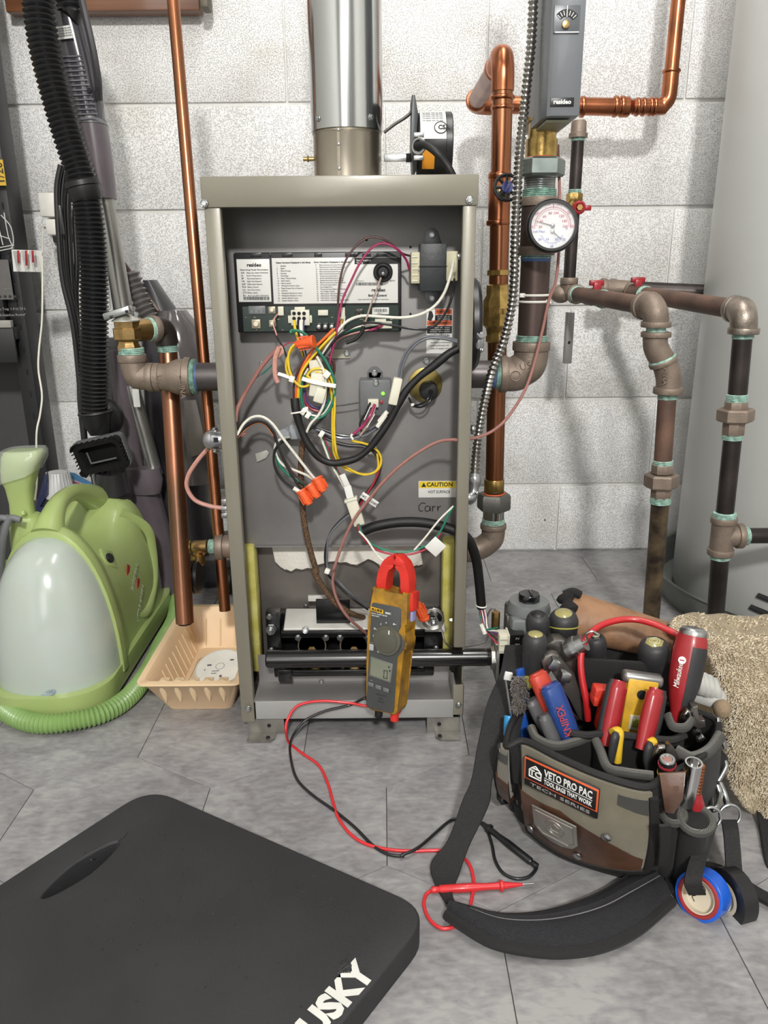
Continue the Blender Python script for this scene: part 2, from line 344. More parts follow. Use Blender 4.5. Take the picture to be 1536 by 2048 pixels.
# bottom rail, shelf, slotted plate and feet
RB(B(), 511, 1402, 907, 1437, YF+.001, .004, .0012).to('bottom_rail', M('rail_zinc', (176, 176, 174), .38, .4, var=(8, .08)), boiler)
zr = P(700, 1402, YF).z
B().box(((IPL+IPR)/2, YF+.03, zr-.001), (IPR-IPL, .055, .002)).to('base_shelf', PANEL, boiler)
b = B(); b.box(((IPL+IPR)/2, YF+.058, zr+.022), (IPR-IPL, .002, .045)); b.to('back_plate', PANEL, boiler)
b = B(); RB(b, 566, 1371, 857, 1377, YF+.052, .003); b.to('slot', M('dark_slot', (18, 18, 20), .8), boiler)
for x, y in ((566, 1379), (852, 1372)): RB(B(), x, y-6, x+7, y+2, YF+.05, .003).to('slot_end', MATS['dark_slot'], boiler)
FOOT = M('foot_zinc', (140, 138, 132), .4, .7, var=(40, .2))
for s, xa, xb in ((1, XL+.008, XL+.060), (-1, XR-.004, XR-.052)):
    b = B(); b.box(((xa+xb)/2, YF+.012, .0125), (abs(xb-xa), .002, .025)); b.box((xa, YF+.05, .0125), (.002, .08, .025))
    e = xb-s*.012
    b.prism([V((xa, YF+.012, .001)), V((xa, YF-.012, .001)), V((e-s*.006, YF-.012, .001)), V((e, YF-.004, .001)), V((e, YF+.012, .001))], (0, 0, .0018))
    b.to('foot', FOOT, boiler)
    for k in (0, 1): B().cyl((xa+s*.03, YF+.0105-(.016 if k else 0), .014-(.0105 if k else 0)), (xa+s*.03, YF+.0125-(.016 if k else 0), .014-(.0105 if k else 0)), .003, 12).to('bolt_hole', MATS['dark_slot'], boiler)
B().box(((XL+XR)/2, YF+.05, .014), (XR-XL-.03, .002, .026)).to('kick_plate', M('dark_kick', (38, 38, 40), .6), boiler)
for px, py in ((409, 407), (939, 400), (497, 1417), (917, 1410)): screw(P(px, py, YF-.0005), (0, -1, 0), .0038, STEEL, boiler)
for px, py, s in ((452, 524, 1), (910, 513, -1), (503, 1247, 1), (895, 1240, -1)):
    p = P(px, py, YF+.012); screw(p-V((s*.006, 0, 0)), (s, 0, 0), .0032, STEEL, boiler, 'side_screw')
screw(P(853, 722, YP), (0, -1, 0), .004, STEEL, boiler); screw(P(524, 727, YP), (0, -1, 0), .003, STEEL, boiler); screw(P(643, 1365, YF+.055), (0, -1, 0), .0035, STEEL, boiler)
for px, py in ((821, 494), (821, 628), (733, 480)): B().cyl(P(px, py, YP-.0004), P(px, py, YP), .0016, 10).to('panel_hole', MATS['dark_slot'], boiler)
# ---------------- control module
XD, ZD = V((1, 0, 0)), V((0, 0, 1))
YM = YP-.028
cm = boiler_mod = thing('control_module', 'black boiler control module with white legend labels and green circuit board', 'control', P(640, 668, YM+.014))
RB(B(), 471, 504, 803, 665, YM, .028, .0025).to('housing', BLACKP, cm)
RB(B(), 486, 612, 797, 662, YM-.0008, .002).to('circuit_board', M('green_circuit_board', (16, 40, 31), .35, var=(200, .3), coat=.3), cm)
for x0, x1 in ((500, 523), (538, 542), (563, 585), (628, 644), (690, 711), (724, 742), (753, 775)):
    b = B(); RB(b, x0, 506, x1, 513, YM-.0012, .002, .0004); b.to('latch', M('latch_black', (44, 44, 46), .3), cm)
LAB = M('white_label', (218, 218, 214), .35, var=(20, .01))
LB1 = RB(B(), 475, 518, 541, 604, YM-.001, .002, .0007).to('label', LAB, cm, 'narrow white label with operating mode list')
LB2 = RB(B(), 545, 515, 796, 607, YM-.001, .002, .0007).to('label', LAB, cm, 'wide white label with status and error lists')
RB(B(), 709, 515, 796, 528, YM-.0014, .001).to('label_band', INK, cm)
YT = YM-.0012
def mt(s, x, y, h, m=INK, al='LEFT', Y=YT, par=None, **k): return text(s, h*.00067, P(x, y, Y), XD, ZD, m, par or (LB1 if x < 542 and y < 610 else LB2 if y < 610 else cm), align=al, lift=.0003, **k)
mt('resideo', 508, 530, 6.4, al='CENTER', bold=.04)
mt('Operating Mode Parameters', 508, 539.5, 2.6, al='CENTER', wid=.036)
for i, (a, c) in enumerate((('StA', 'Status (see Status Numbers)'), ('bt', 'Boiler Temperature'), ('SP', 'Operating Setpoint'), ('HS', 'High Limit Setpoint'), ('doF', 'Differential Setpoint'), ('FLA', 'Flame Current'), ('run', 'Run Time Hours'), ('CYC', 'Boiler Cycles'), ('Err', 'Error (see Error Numbers)'))):
    mt(a, 482+i*.5, 545.5+i*5.7, 3.2); mt(c, 493+i*.4, 545.7+i*5.7, 2.5, res=1)
def barcode(x0, x1, y0, y1, Y, par, seed=1):
    random.seed(seed); b = B(); x = x0
    while x < x1:
        w = random.choice((.7, 1, 1.5)); RB(b, x, y0, min(x+w, x1), y1, Y, .0004); x += w+random.choice((.6, 1))
    b.to('barcode', INK, par, smooth=False)
barcode(487, 539, 593.5, 600, YM-.0014, LB1, 1); barcode(712, 765, 565, 571, YM-.0014, LB2, 2)
mt('Status Numbers Displayed in StA Mode', 552, 525.5, 2.7, wid=.044, bold=.03)
mt('Error Numbers Displayed in Err Mode', 628, 524.5, 2.7, wid=.046, bold=.03)
st = ((1, 'Standby'), (6, 'Spark'), (7, 'Flame Proving'), (8, 'Running'), (9, 'Post-Purge'), (10, 'Retry / Recycle Delay'), (13, 'Soft Lockout'), (14, 'Hard Lockout'), (15, 'Waiting for Limit to Close'), (16, 'Flame Present Out of Sequence'), (17, 'Self Test'), (18, 'Waiting for Damper to Open'), (19, 'Waiting for Damper to Close'), (20, 'Damper Failed to Open'), (21, 'Damper Failed to Close'))
er = ((4, 'Flame Current Lower than Threshold'), (6, 'Flame Sensed Out of Normal Sequence'), (18, 'Hard Lockout - Electronics Failure'), (21, 'Flame Sensed During Pre-Purge'), (23, 'Flame Sensed During Post Purge'), (29, 'Temperature Sensor Failure'), (32, 'Damper End Switch Failed to Close'), (33, 'Damper End Switch Failed to Open'), (47, 'Flame Rod Shorted to Burner Ground'), (57, 'AC Line Frequency Error'), (59, 'Line Voltage Error'), (60, 'Thermostat Input Higher than Threshold'), (61, 'Line Voltage Unstable'), (62, 'Soft Lockout - Max Retries Exceeded'), (63, 'Soft Lockout - Max Recycles Exceeded'), (64, 'Soft Lockout - Internal Failure'), (65, 'Soft Lockout - Temperature Sensor Failure'))
for i, (n, c) in enumerate(st): mt(str(n), 553+i*.25, 532+i*4.95, 2.3, res=1); mt(c, 561+i*.2, 532+i*4.95, 2.3, res=1)
for i, (n, c) in enumerate(er): mt(str(n), 631+i*.2, 530+i*4.4, 2.2, res=1); mt(c, 638.5+i*.2, 530+i*4.4, 2.2, res=1)
mt('Fan/Atmospheric', 713, 521, 2.8, WINK, Y=YM-.0017, bold=.03); mt('Venting', 713, 525.6, 2.8, WINK, Y=YM-.0017, bold=.03)
mt('resideo', 757, 580, 6.2, al='CENTER', bold=.04); mt('Boiler Control', 755, 591, 4.2, al='CENTER', bold=.04)
mt('Golden Valley, MN 55422   Country of origin: Mexico', 716, 599, 1.9, res=1); mt('ignitor', 780, 561, 2.6, res=1); mt('S9361A2114', 714, 562, 1.8, res=1)
# ignitor boot
p = P(766, 544, YM); b = B(); b.lathe(p, p+V((0, -.018, 0)), [(0, .0125), (.25, .0125), (.3, .011), (.7, .010), (.75, .008), (.6, .006), (.6, .001)], 28); b.to('ignitor_socket', BLACKR, cm)
B().cyl(p+V((0, -.010, 0)), p+V((0, -.021, -.002)), .0022, 12, .0005).to('ignitor_terminal', STEEL, cm)
CONN = M('nylon_connector', (214, 210, 192), .45, sss=.1)
# board components
def comp(name, x0, y0, x1, y1, d, m, lab=None): return RB(B(), x0, y0, x1, y1, YM-.001-d, d, .0004).to(name, m, cm, lab)
comp('display', 497, 612, 531, 628, .004, M('display_grey', (112, 116, 118), .3))
for i in range(3): mt('8', 501+i*9.5, 623, 6, M('display_segment', (150, 152, 150), .4), Y=YM-.0052)
for x, y, r in ((512, 648, 9), (544, 620, 7), (545, 647, 7)):
    RB(B(), x-r, y-r, x+r, y+r, YM-.004, .003, .0006).to('push_button', M('switch_tin', (168, 160, 140), .4, .5), cm); q = P(x, y, YM-.004)
    B().cyl(q, q+V((0, -.003, 0)), .0032*r/9, 16, .0004).to('button_cap', M('button_cream', (222, 214, 190), .4), cm)
comp('header', 556, 613, 567, 631, .006, CONN); comp('header', 636, 620, 656, 631, .006, CONN); comp('header', 682, 615, 690, 642, .007, CONN)
comp('pin_header', 711, 618, 727, 631, .004, BLACKP)
for i in range(4):
    q = P(714+(i % 2)*8, 620+(i//2)*8, YM-.005); B().cyl(q, q+V((0, -.003, 0)), .0006, 6).to('pin', BRASS, cm)
RB(B(), 744, 615, 778, 629, YM-.0028, .002, .0005).to('sticker', LAB, cm); barcode(748, 774, 617, 624, YM-.003, cm, 4); mt('4099 LV 1', 761, 626.5, 2, al='CENTER', Y=YM-.0031)
for i in range(3): comp('terminal_screw', 632+i*13, 646, 643+i*13, 661, .006, M('terminal_black', (28, 26, 26), .4)); q = P(637.5+i*13, 654, YM-.007); B().cyl(q, q+V((0, -.0015, 0)), .0028, 14, .0003).to('terminal_head', STEEL, cm)
b = B(); RB(b, 582, 620, 619, 651, YM-.009, .008, .0006); RB(b, 576, 631, 624, 646, YM-.006, .005, .0006); RB(b, 589, 614, 610, 622, YM-.007, .006, .0005); b.to('plug', CONN, cm)
for i in range(6):
    q = P(588+(i % 3)*10, 627+(i//3)*10, YM-.0095); B().cyl(q, q+V((0, .001, 0)), .0024, 12).to('plug_socket', MATS['dark_slot'], cm)
b = B(); RB(b, 741, 643, 784, 657, YM-.007, .006, .0006); RB(b, 750, 638, 772, 643, YM-.006, .005); b.to('plug', CONN, cm)
b = B(); random.seed(5)
for i in range(26): x, y = random.uniform(490, 790), random.choice((634, 638, 641, 659)); RB(b, x, y, x+random.uniform(2, 5), y+1.4, YM-.0022, .0012)
b.to('surface_part', M('tan_component', (150, 140, 110), .5), cm)
# ---------------- transformer
tr = thing('transformer', 'dark transformer block with cream bobbins screwed to the upper right panel', 'transformer', P(868, 600, YP))
RB(B(), 840, 487, 893, 582, YP-.045, .045, .001).to('core', M('transformer_varnish', (38, 42, 44), .45, bump=(200, .3)), tr)
B().box((P(866, 533, YP-.046).x, YP-.0455, P(866, 533, YP-.046).z), (.036, .001, .0012)).to('core_seam', MATS['dark_slot'], tr)
BOB = M('cream_bobbin', (196, 190, 160), .5, var=(80, .15))
RB(B(), 822, 504, 842, 567, YP-.036, .03, .0012).to('bobbin', BOB, tr); RB(B(), 891, 502, 916, 562, YP-.036, .03, .0012).to('bobbin', BOB, tr)
b = B()
for y in range(512, 562, 12): RB(b, 824, y, 836, y+3, YP-.0372, .002)
b.to('bobbin_tab', CONN, tr)
for y0, y1, yc in ((461, 490, 470), (578, 606, 596)):
    c = P(864, yc, YP-.0015); lo, hi = P(846, (y1 if yc < 500 else y0), YP), P(884, y1, YP)
    pts = [V((lo.x, YP-.0015, lo.z))] + [c+V((math.cos(a)*.0085, 0, (1 if yc < 500 else -1)*math.sin(a)*.0085)) for a in [PI-.5-k*(PI-1)/8 for k in range(9)]] + [V((hi.x, YP-.0015, lo.z))]
    B().prism(pts, (0, .0015, 0), .0003).to('mounting_ear', M('ear_grey', (96, 100, 100), .4, .5), tr); screw(c, (0, -1, 0), .0036, STEEL, tr)
# ---------------- stickers on the panel
def sticker(name, x0, y0, x1, y1, m=LAB): return RB(B(), x0, y0, x1, y1, YP-.0006, .0006, .0002).to(name, m, boiler)
WLB = sticker('warning_label', 853, 617, 905, 707)
RB(B(), 870, 618, 904, 629, YP-.0008, .0004).to('label_band', M('orange_print', (206, 92, 48), .5), boiler); RB(B(), 854, 641, 904, 651, YP-.0008, .0004).to('label_band', MATS['orange_print'], boiler)
RB(B(), 870, 630, 904, 641, YP-.0008, .0004).to('label_band', INK, boiler); RB(B(), 854, 652, 904, 667, YP-.0008, .0004).to('label_band', INK, boiler)
YS = YP-.0010
def bt(s, x, y, h, m=INK, al='LEFT', **k): return text(s, h*.00069, P(x, y, YS), XD, ZD, m, WLB if y < 800 else CLB, align=al, lift=.0002, **k)
bt('WARNING', 887, 623.5, 4.4, al='CENTER', bold=.03, wid=.019); bt('AVERTISSEMENT', 880, 646, 4.2, al='CENTER', bold=.03, wid=.030)
for s, y, m in (('Electric shock', 633, WINK), ('hazard. Disconnect', 636, WINK), ('before servicing', 639, WINK), ('Danger de choc', 655, WINK), ("d'alimentation electrique", 659, WINK), ('avant, entretien', 663, WINK)): bt(s, 887 if y < 650 else 880, y, 2.3, m, 'CENTER', res=1, wid=.016 if y < 650 else .026)
bt('INSTALLATION', 880, 671, 3.8, al='CENTER', bold=.03)
for i, s in enumerate(('1. Use only copper', '    conductors at terminals.', '2. Connect earth lead to left', '    side of supply circuit.')): bt(s, 856, 679+i*6, 2.6, res=1, wid=.028)
b = B(); q = P(861, 632, YS); b.prism([q+V((-.002, 0, .007)), q+V((.002, 0, .006)), q+V((.004, 0, 0)), q+V((.001, 0, -.007)), q+V((-.004, 0, -.005)), q+V((-.003, 0, 0))], (0, .0003, 0)); b.to('hand_symbol', INK, boiler)
CLB = sticker('caution_label', 837, 962, 912, 995); RB(B(), 838, 963, 911, 976, YP-.0009, .0003).to('label_band', M('caution_yellow', (226, 198, 52), .5), boiler)
bt('CAUTION', 853, 969.5, 8.6, bold=.03, wid=.037); bt('HOT SURFACE', 856, 984, 6.2, wid=.031)
q = P(847.5, 970, YS); B().prism([q+V((-.0035, 0, -.003)), q+V((.0035, 0, -.003)), q+V((0, 0, .0036))], (0, .0003, 0)).to('hazard_symbol', INK, boiler)
for st_ in ([(851, 1007), (844, 1006), (838, 1012), (839, 1021), (846, 1022)], [(858, 1013), (853, 1012), (850, 1018), (853, 1023), (859, 1020), (860, 1012), (861, 1022)], [(865, 1012), (865, 1023), (866, 1015), (871, 1012)], [(875, 1012), (876, 1022), (877, 1015), (882, 1012)]):
    B().tube([P(x, y, YP-.0002) for x, y in st_], .0006, 6, 4).to('handwriting', INK, boiler)
# ---------------- sensor module, grommets
sm = thing('spill_switch_module', 'small grey sensor box with green light and white plug on inner panel', 'sensor', P(752, 830, YP))
b = B(); RB(b, 719, 760, 782, 832, YP-.03, .03, .002); b.to('body', M('grey_abs', (100, 102, 104), .45), sm)
b = B(); RB(b, 735, 742, 765, 775, YP-.004, .004, .002); c = P(749, 746, YP-.002); b.cyl(c+V((0, -.002, 0)), c+V((0, .002, 0)), .009, 20); b.to('mounting_tab', MATS['grey_abs'], sm)
screw(P(749, 746, YP-.004), (0, -1, 0), .0036, STEEL, sm); screw(P(752, 766, YP-.03), (0, -1, 0), .0036, STEEL, sm)
for px, py, nm, m in ((766, 787, 'green_light', M('green_led', (120, 230, 60), .3, emis=1.5)), (763, 804, 'red_light', M('red_led', (150, 60, 60), .3))):
    q = P(px, py, YP-.031); B().cyl(q+V((0, .001, 0)), q+V((0, -.0015, 0)), .0024, 14, .0004).to(nm, m, sm)
RB(B(), 736, 799, 757, 815, YP-.038, .01, .0006).to('plug', CONN, sm)
gr = thing('temperature_probe', 'black rubber capped probe in a yellow brass bushing on inner panel', 'probe', P(854, 780, YP))
B().cyl(P(850, 769, YP), P(850, 769, YP)+V((0, -.004, 0)), .0235, 36, .001).to('bushing', M('yellow_zinc', (168, 150, 84), .35, .8, var=(30, .4), rgb2=(110, 100, 60)), gr)
q = P(856, 778, YP); B().lathe(q, q+V((0, -.024, 0)), [(0, .0125), (.9, .0125), (.97, .0118), (1, .010)], 28).to('rubber_cap', BLACKR, gr)
b = B(); b.tube([q+V((.001, -.024, .002)), q+V((-.002, -.034, -.008)), q+V((-.012, -.03, -.016)), q+V((-.022, -.02, -.018)), q+V((-.027, -.012, -.010))], .0013, 8); b.tube([q+V((.004, -.024, .002)), q+V((.001, -.036, -.010)), q+V((-.010, -.034, -.019)), q+V((-.022, -.022, -.020))], .0013, 8); b.to('lead', BLACKP, gr)
B().box(q+V((-.022, -.022, -.018)), (.005, .004, .004), .0008).to('cable_tie', WHITEP, gr)
b = B(); RB(b, 660, 698, 700, 717, YP-.003, .003, .001); b.to('bracket', M('cream_bracket', (186, 182, 166), .5), boiler); screw(P(694, 707, YP-.003), (0, -1, 0), .0036, STEEL, boiler)
b = B(); q = P(581, 867, YP); RB(b, 578, 850, 603, 880, YP-.025, .025, .003); b.lathe(q, q+V((-.006, -.03, .004)), [(0, .010), (.6, .010), (1, .008)], 16); b.to('strain_relief', M('grey_clamp', (150, 154, 158), .45), boiler)
b = B(); b.prism([P(x, y, YP-.003) for x, y in ((510, 908), (533, 900), (538, 906), (533, 916), (514, 925))], (0, .003, 0), .0006); b.to('adhesive_mount', M('clear_mount', (168, 168, 160), .3), boiler)
b = B(); b.prism([P(x, y, YP-.012) for x, y in ((737, 895), (752, 891), (757, 902), (748, 912), (735, 908))], (0, .012, 0), .001); b.to('cable_clip', M('clear_mount', (168, 168, 160), .3), boiler)
# ---------------- burners and manifold
burner = thing('burner_assembly', 'black burner tray with silver cover and open venturi tubes at boiler base', 'burner', P(710, 1340, 1.04))
BLKE = M('black_enamel', (16, 16, 17), .28, coat=.4)
RB(B(), 534, 1226, 887, 1336, 1.07, .02, .001).to('back_flange', BLKE, burner)
RB(B(), 534, 1226, 562, 1345, 1.045, .02, .001).to('side_flange', BLKE, burner); RB(B(), 848, 1226, 886, 1345, 1.045, .02, .001).to('side_flange', BLKE, burner)
b = B(); RB(b, 562, 1262, 850, 1275, 1.026, .04, .001); RB(b, 548, 1333, 868, 1353, 1.02, .05, .002); b.to('tray', BLKE, burner)
COV = M('aluminised_cover', (208, 206, 200), .5, .15, var=(30, .08), bump=(300, .1))
b = B(); a0, a1, a2, a3 = P(567, 1257, 1.03), P(890, 1257, 1.03), P(888, 1216, 1.075), P(572, 1216, 1.075)
b.prism([a0, a1, a2, a3], (0, .001, -.007), .002, seg=3); b.to('cover', COV, burner)
RB(B(), 632, 1200, 700, 1247, 1.040, .006, .001).to('window_plate', BLKE, burner)
RB(B(), 616, 1192, 662, 1203, 1.062, .006, .001).to('bright_tab', COV, burner)
screw(P(611, 1260, 1.025), (0, -1, .3), .0042, STEEL, burner); screw(P(612, 1212, 1.085), (0, -1, 0), .003, STEEL, burner)
for px in (624, 708, 792, ):
    c = P(px, 1287, 1.03); b = B(); b.lathe(c+V((0, -.002, -.003)), c+V((0, .05, -.003)), [(0, .0205), (.02, .0215), (.06, .0205), (.4, .015), (1, .013), (1, .012), (.4, .014), (.06, .0193), (0, .0195)], 40); b.to('venturi_tube', M('burnt_steel', (168, 156, 140), .3, .9, var=(20, .2)), burner)
    B().cyl(c+V((0, .045, -.003)), c+V((0, .047, -.003)), .0135, 24).to('venturi_throat', MATS['dark_slot'], burner)
    q = c+V((0, -.004, -.009)); B().lathe(q, q+V((0, .012, 0)), [(0, .0065), (.5, .0065), (.55, .005), (.8, .004), (1, .0015)], 6).to('orifice', BRASS, burner)
    for dx in (-28, 28): screw(P(px+dx, 1275, 1.024), (0, -1, 0), .0040, STEEL, burner)
for px, py in ((539, 1233), (870, 1226), (543, 1300), (872, 1296)): screw(P(px, py, 1.044), (0, -1, 0), .0038, STEEL, burner)
for px, py in ((543, 1257), (866, 1243)):
    q = P(px, py, 1.044); b = B(); b.lathe(q, q+V((0, -.016, 0)), [(0, .0085), (.12, .0085), (.12, .0075), (.45, .0075), (.45, .0035), (1, .0035)], 6); b.to('stud_nut', STEEL, burner)
man = thing('gas_manifold', 'glossy black gas manifold pipe across the burners towards the gas valve', 'gas manifold', P(760, 1330, .992))
ma, mb = P(532, 1323, .992), P(988, 1309, .992); mb.z = ma.z = (ma.z+mb.z)/2
B().lathe(ma, mb, [(0, .002), (.002, .0105), (.008, .0128), (.965, .0128), (.967, .0118), (1, .0118)], 32).to('pipe', BLKE, man)
b = B()
for k in range(5): b.torus(ma.lerp(mb, .972+k*.006), (1, 0, 0), .0118, .0008, 20, 5)
b.to('thread', M('dark_thread', (40, 40, 40), .4, .6), man)
b = B(); RB(b, 556, 1340, 584, 1364, 1.0, .01, .002); RB(b, 584, 1340, 850, 1350, 1.0, .02, .002); b.to('manifold_bracket', BLKE, man)
# capillary coil
b = B(); c = P(866, 1238, 1.0)
pts = [P(740, 1236, 1.03)]+[P(800, 1238, 1.02)] if False else []
for i in range(0, 61):
    a = PI*.5 - i*2*PI/20; pts.append(c+V((math.cos(a)*.0148, .006-i*.0002, math.sin(a)*.0142)))
pts += [P(884, 1262, .995), P(890, 1285, .99), P(908, 1295, 1.0), P(940, 1292, 1.02), P(968, 1285, 1.03), P(977, 1270, 1.035), P(974, 1245, 1.035), P(976, 1228, 1.035), P(984, 1217, 1.035), P(992, 1222, 1.035), P(994, 1240, 1.035)]
b.tube(pts, .0013, 8, 2); b.to('pilot_tube', M('aluminium_tube', (178, 176, 172), .3, .9), label='coiled aluminium pilot tube running from burners out to the gas valve', cat='tube')
# ---------------- vent pipe
GALV = M('galvanised_duct', (196, 198, 198), .17, 1, var=(5, .10), brush=(1, 1, .05))
vp = thing('vent_pipe', 'shiny galvanised round vent pipe rising from top of boiler', 'vent pipe', (P(694, 250, 1.2).x, 1.2, .76))
vx, vy = P(694, 250, 1.2).x, 1.2; zr2 = P(694, 250, 1.14).z; R1 = W(71.5, V((vx, 1.15, .85)))
b = B(); b.lathe((vx, vy, .759), (vx, vy, zr2+.003), [(0, R1), (.9, R1), (.93, R1+.0012), (.97, R1), (1, R1-.001)], 64); b.to('draft_collar', M('stained_steel', (176, 168, 154), .3, .95, var=(6, .2), brush=(2, 2, .6)), vp)
b = B(); b.lathe((vx, vy, zr2), (vx, vy, 2.30), [(0, R1+.0025), (1, R1+.0025)], 64); b.to('duct', GALV, vp)
b = B(); a = math.radians(258); x, y = vx+math.cos(a)*R1, vy+math.sin(a)*R1; b.box((x, y, .81), (.004, .0015, .10), 0, Matrix.Rotation(a+PI/2, 4, 'Z')); b.to('seam', MATS['stained_steel'], vp)
for py in (259, 288, 337): q = P(670, py, vy-R1); B().ball((x, y-.001, q.z), (.0025, .0012, .0025), 10, 6).to('rivet', STEEL, vp)
for a in (222, 312): a = math.radians(a); screw((vx+math.cos(a)*(R1+.0025), vy+math.sin(a)*(R1+.0025), P(640, 233, vy-R1).z), (math.cos(a), math.sin(a), 0), .0035, STEEL, vp)
q = P(612, 318, vy); b = B(); b.cyl(q+V((-.004, 0, 0)), q+V((.012, 0, 0)), .0028, 10); b.torus(q+V((.003, 0, 0)), (1, 0, 0), .003, .0015, 12, 6); b.to('damper_shaft', BRASS, vp)
# damper motor
dm = thing('vent_damper_motor', 'black and white round damper motor on arm beside the vent pipe', 'damper motor', (P(860, 340, 1.2).x, 1.2, .76))
q = P(768, 316, 1.2); e = P(826, 316, 1.2); B().box((q+e)/2, (e.x-q.x, .006, W(13, q)), .0008).to('shaft_bar', STEEL, dm)
b = B(); b.cyl(P(812, 316, 1.2), P(829, 316, 1.2), W(9, q), 6); b.to('coupling', BLACKP, dm)
pl = [P(x, y, 1.2) for x, y in ((822, 200), (828, 200), (834, 235), (830, 348), (824, 348), (821, 300))]; b = B(); b.prism([p+V((0, -.035, 0)) for p in pl], (0, .07, 0), .001); b.to('mounting_plate', M('dark_plate', (66, 68, 70), .4, .6), dm)
b = B(); b.tube([P(768, 265, 1.19), P(790, 248, 1.19), P(812, 234, 1.19), P(823, 222, 1.19), P(824, 205, 1.19)], .0022, 8); b.to('brace_rod', M('rod_steel', (100, 98, 96), .4, .8), dm)
c0, c1 = P(834, 292, 1.2), P(902, 292, 1.2); r = W(60, c0)
B().lathe(c0, c1, [(0, r*.96), (.05, r), (.80, r), (.81, r*1.02), (.97, r*1.02), (1, r*.97)], 48).to('motor_drum', BLACKP, dm)
n_ = 14; a_ = [math.radians(-92+i*(100/n_)) for i in range(n_+1)]
def drum(x, a): p = P(x, 292, 1.2); return V((p.x, 1.2-math.cos(a)*(r+.0008), p.z+math.sin(a)*(r+.0008)))
b = B(); b.ring([[drum(838, math.radians(a)) for a in range(4, 80, 6)], [drum(888, math.radians(a)) for a in range(4, 80, 6)]], closed=False); b.to('label', LAB, dm)
b = B(); b.ring([[drum(842, math.radians(a)) for a in range(-50, -8, 6)], [drum(866, math.radians(a)) for a in range(-50, -8, 6)]], closed=False); b.to('orange_label', M('amber_label', (226, 150, 40), .5), dm, 'small amber warning label')
for i in range(5): text('Vent damper motor 24V 60Hz', .0022, drum(842+i*.1, math.radians(62-i*6)), XD, V((0, math.sin(math.radians(62-i*6)), math.cos(math.radians(62-i*6)))), INK, dm, res=1, wid=.028)
text('CSA', .006, drum(872, math.radians(24)), XD, V((0, .4, .9)), INK, dm, bold=.05); B().torus(drum(877, math.radians(24))+V((0, -.0006, 0)), (0, -1, .45), .0085, .0006, 24, 5).to('round_mark', INK, dm)
b = B(); b.tube([P(832, 292, 1.13), P(850, 290, 1.12), P(872, 305, 1.11), P(890, 325, 1.11), P(905, 350, 1.11), P(912, 380, 1.12)], .0048, 12); b.to('cable', BLACKR, dm)
b = B(); c = P(838, 292, 1.13); b.torus(c, (-.6, -1, 0), .009, .0022, 20, 6); b.box(c+V((0, .004, -.014)), (.014, .006, .006), .001); b.box(c+V((0, .004, .014)), (.014, .006, .006), .001); b.to('cable_clamp', STEEL, dm)
# ---------------------------------------------------------------- wiring
def wire_mat(n, rgb): return M('wire_'+n, rgb, .4, var=(200, .08), coat=.15)
WM = {k: wire_mat(k, c) for k, c in dict(black=(26, 26, 28), brown=(74, 44, 40), magenta=(150, 34, 84), white=(222, 220, 208), yellow=(222, 190, 44), green=(26, 112, 88), orange=(226, 104, 34), grey=(96, 98, 104), pink=(196, 144, 132), dullpink=(150, 104, 96), red=(160, 36, 56), copper=(170, 110, 76), beige=(168, 146, 134), violet=(76, 70, 120)).items()}
def z5(l, Y): return [P(430+q[0]/2.898, 440+q[1]/2.898, q[2] if len(q) > 2 else Y) for q in l]
def z6(l, Y): return [P(430+q[0]/2.898, 700+q[1]/2.898, q[2] if len(q) > 2 else Y) for q in l]
def z7(l, Y): return [P(430+q[0]/2.293, 1060+q[1]/2.293, q[2] if len(q) > 2 else Y) for q in l]
har = thing('wiring_harness', 'tangle of coloured control wires hanging inside the open boiler cabinet', 'wiring', P(640, 1000, 1.02))
def wire(col, pts, r=.0013, par=None, name='wire', lab=None):
    return B().tube(pts, r, 8, 6).to(name, WM[col], par or har, lab)
wire('brown', z5([(1130, 208, 1.03), (1080, 190, 1.02), (1000, 125), (915, 98), (840, 130), (765, 220), (728, 330), (714, 450), (712, 560), (695, 660), (675, 770), (665, 860)], 1.012), .0014)
wire('magenta', z5([(1128, 290, 1.03), (1105, 225, 1.022), (1050, 165), (975, 135), (905, 165), (840, 250), (790, 350), (740, 460), (718, 560), (700, 680), (672, 790), (662, 850)], 1.009), .0015)
wire('white', z5([(1386, 225, 1.03), (1365, 320), (1325, 430), (1265, 505), (1180, 550), (1080, 566), (960, 560), (850, 556), (770, 585), (715, 640), (660, 720), (610, 800)], 1.010), .0019)
wire('black', z5([(1388, 330, 1.03), (1380, 420), (1345, 520), (1290, 600), (1230, 632), (1120, 628), (980, 602), (860, 598), (760, 640), (690, 700), (620, 800)], 1.006), .0016)
wire('beige', z5([(962, 335, 1.015), (930, 420), (900, 500), (875, 580), (850, 650)], 1.008), .0011)
B().tube(z5([(860, 615), (850, 650), (815, 690), (760, 713)], 1.008), .0024, 10).to('wire_sleeve', BLACKR, har)
for c, dx in (('yellow', 0), ('black', 26), ('white', 52), ('yellow', 4), ('white', 40), ('violet', 60)):
    wire(c, z5([(460+dx, 545, 1.035), (458+dx*.9, 600, 1.022), (470+dx*.7, 660, 1.015), (490+dx*.4, 720, 1.014), (510+dx*.3, 790, 1.018)], 1.015), .0015)
rnd = random.Random(11)
for c, ox in (('white', -14), ('black', -6), ('orange', 0), ('grey', 8), ('yellow', 14), ('brown', 22), ('white', 30)):   # fan of wires down from the right-hand plug
    wire(c, z5([(740+ox*.4, 560, 1.03), (705+ox, 640, 1.016), (650+ox, 700, 1.012), (600+ox, 760, 1.012), (560+ox*.8, 830, 1.014), (540+ox, 900, 1.018)], 1.01), .0014)
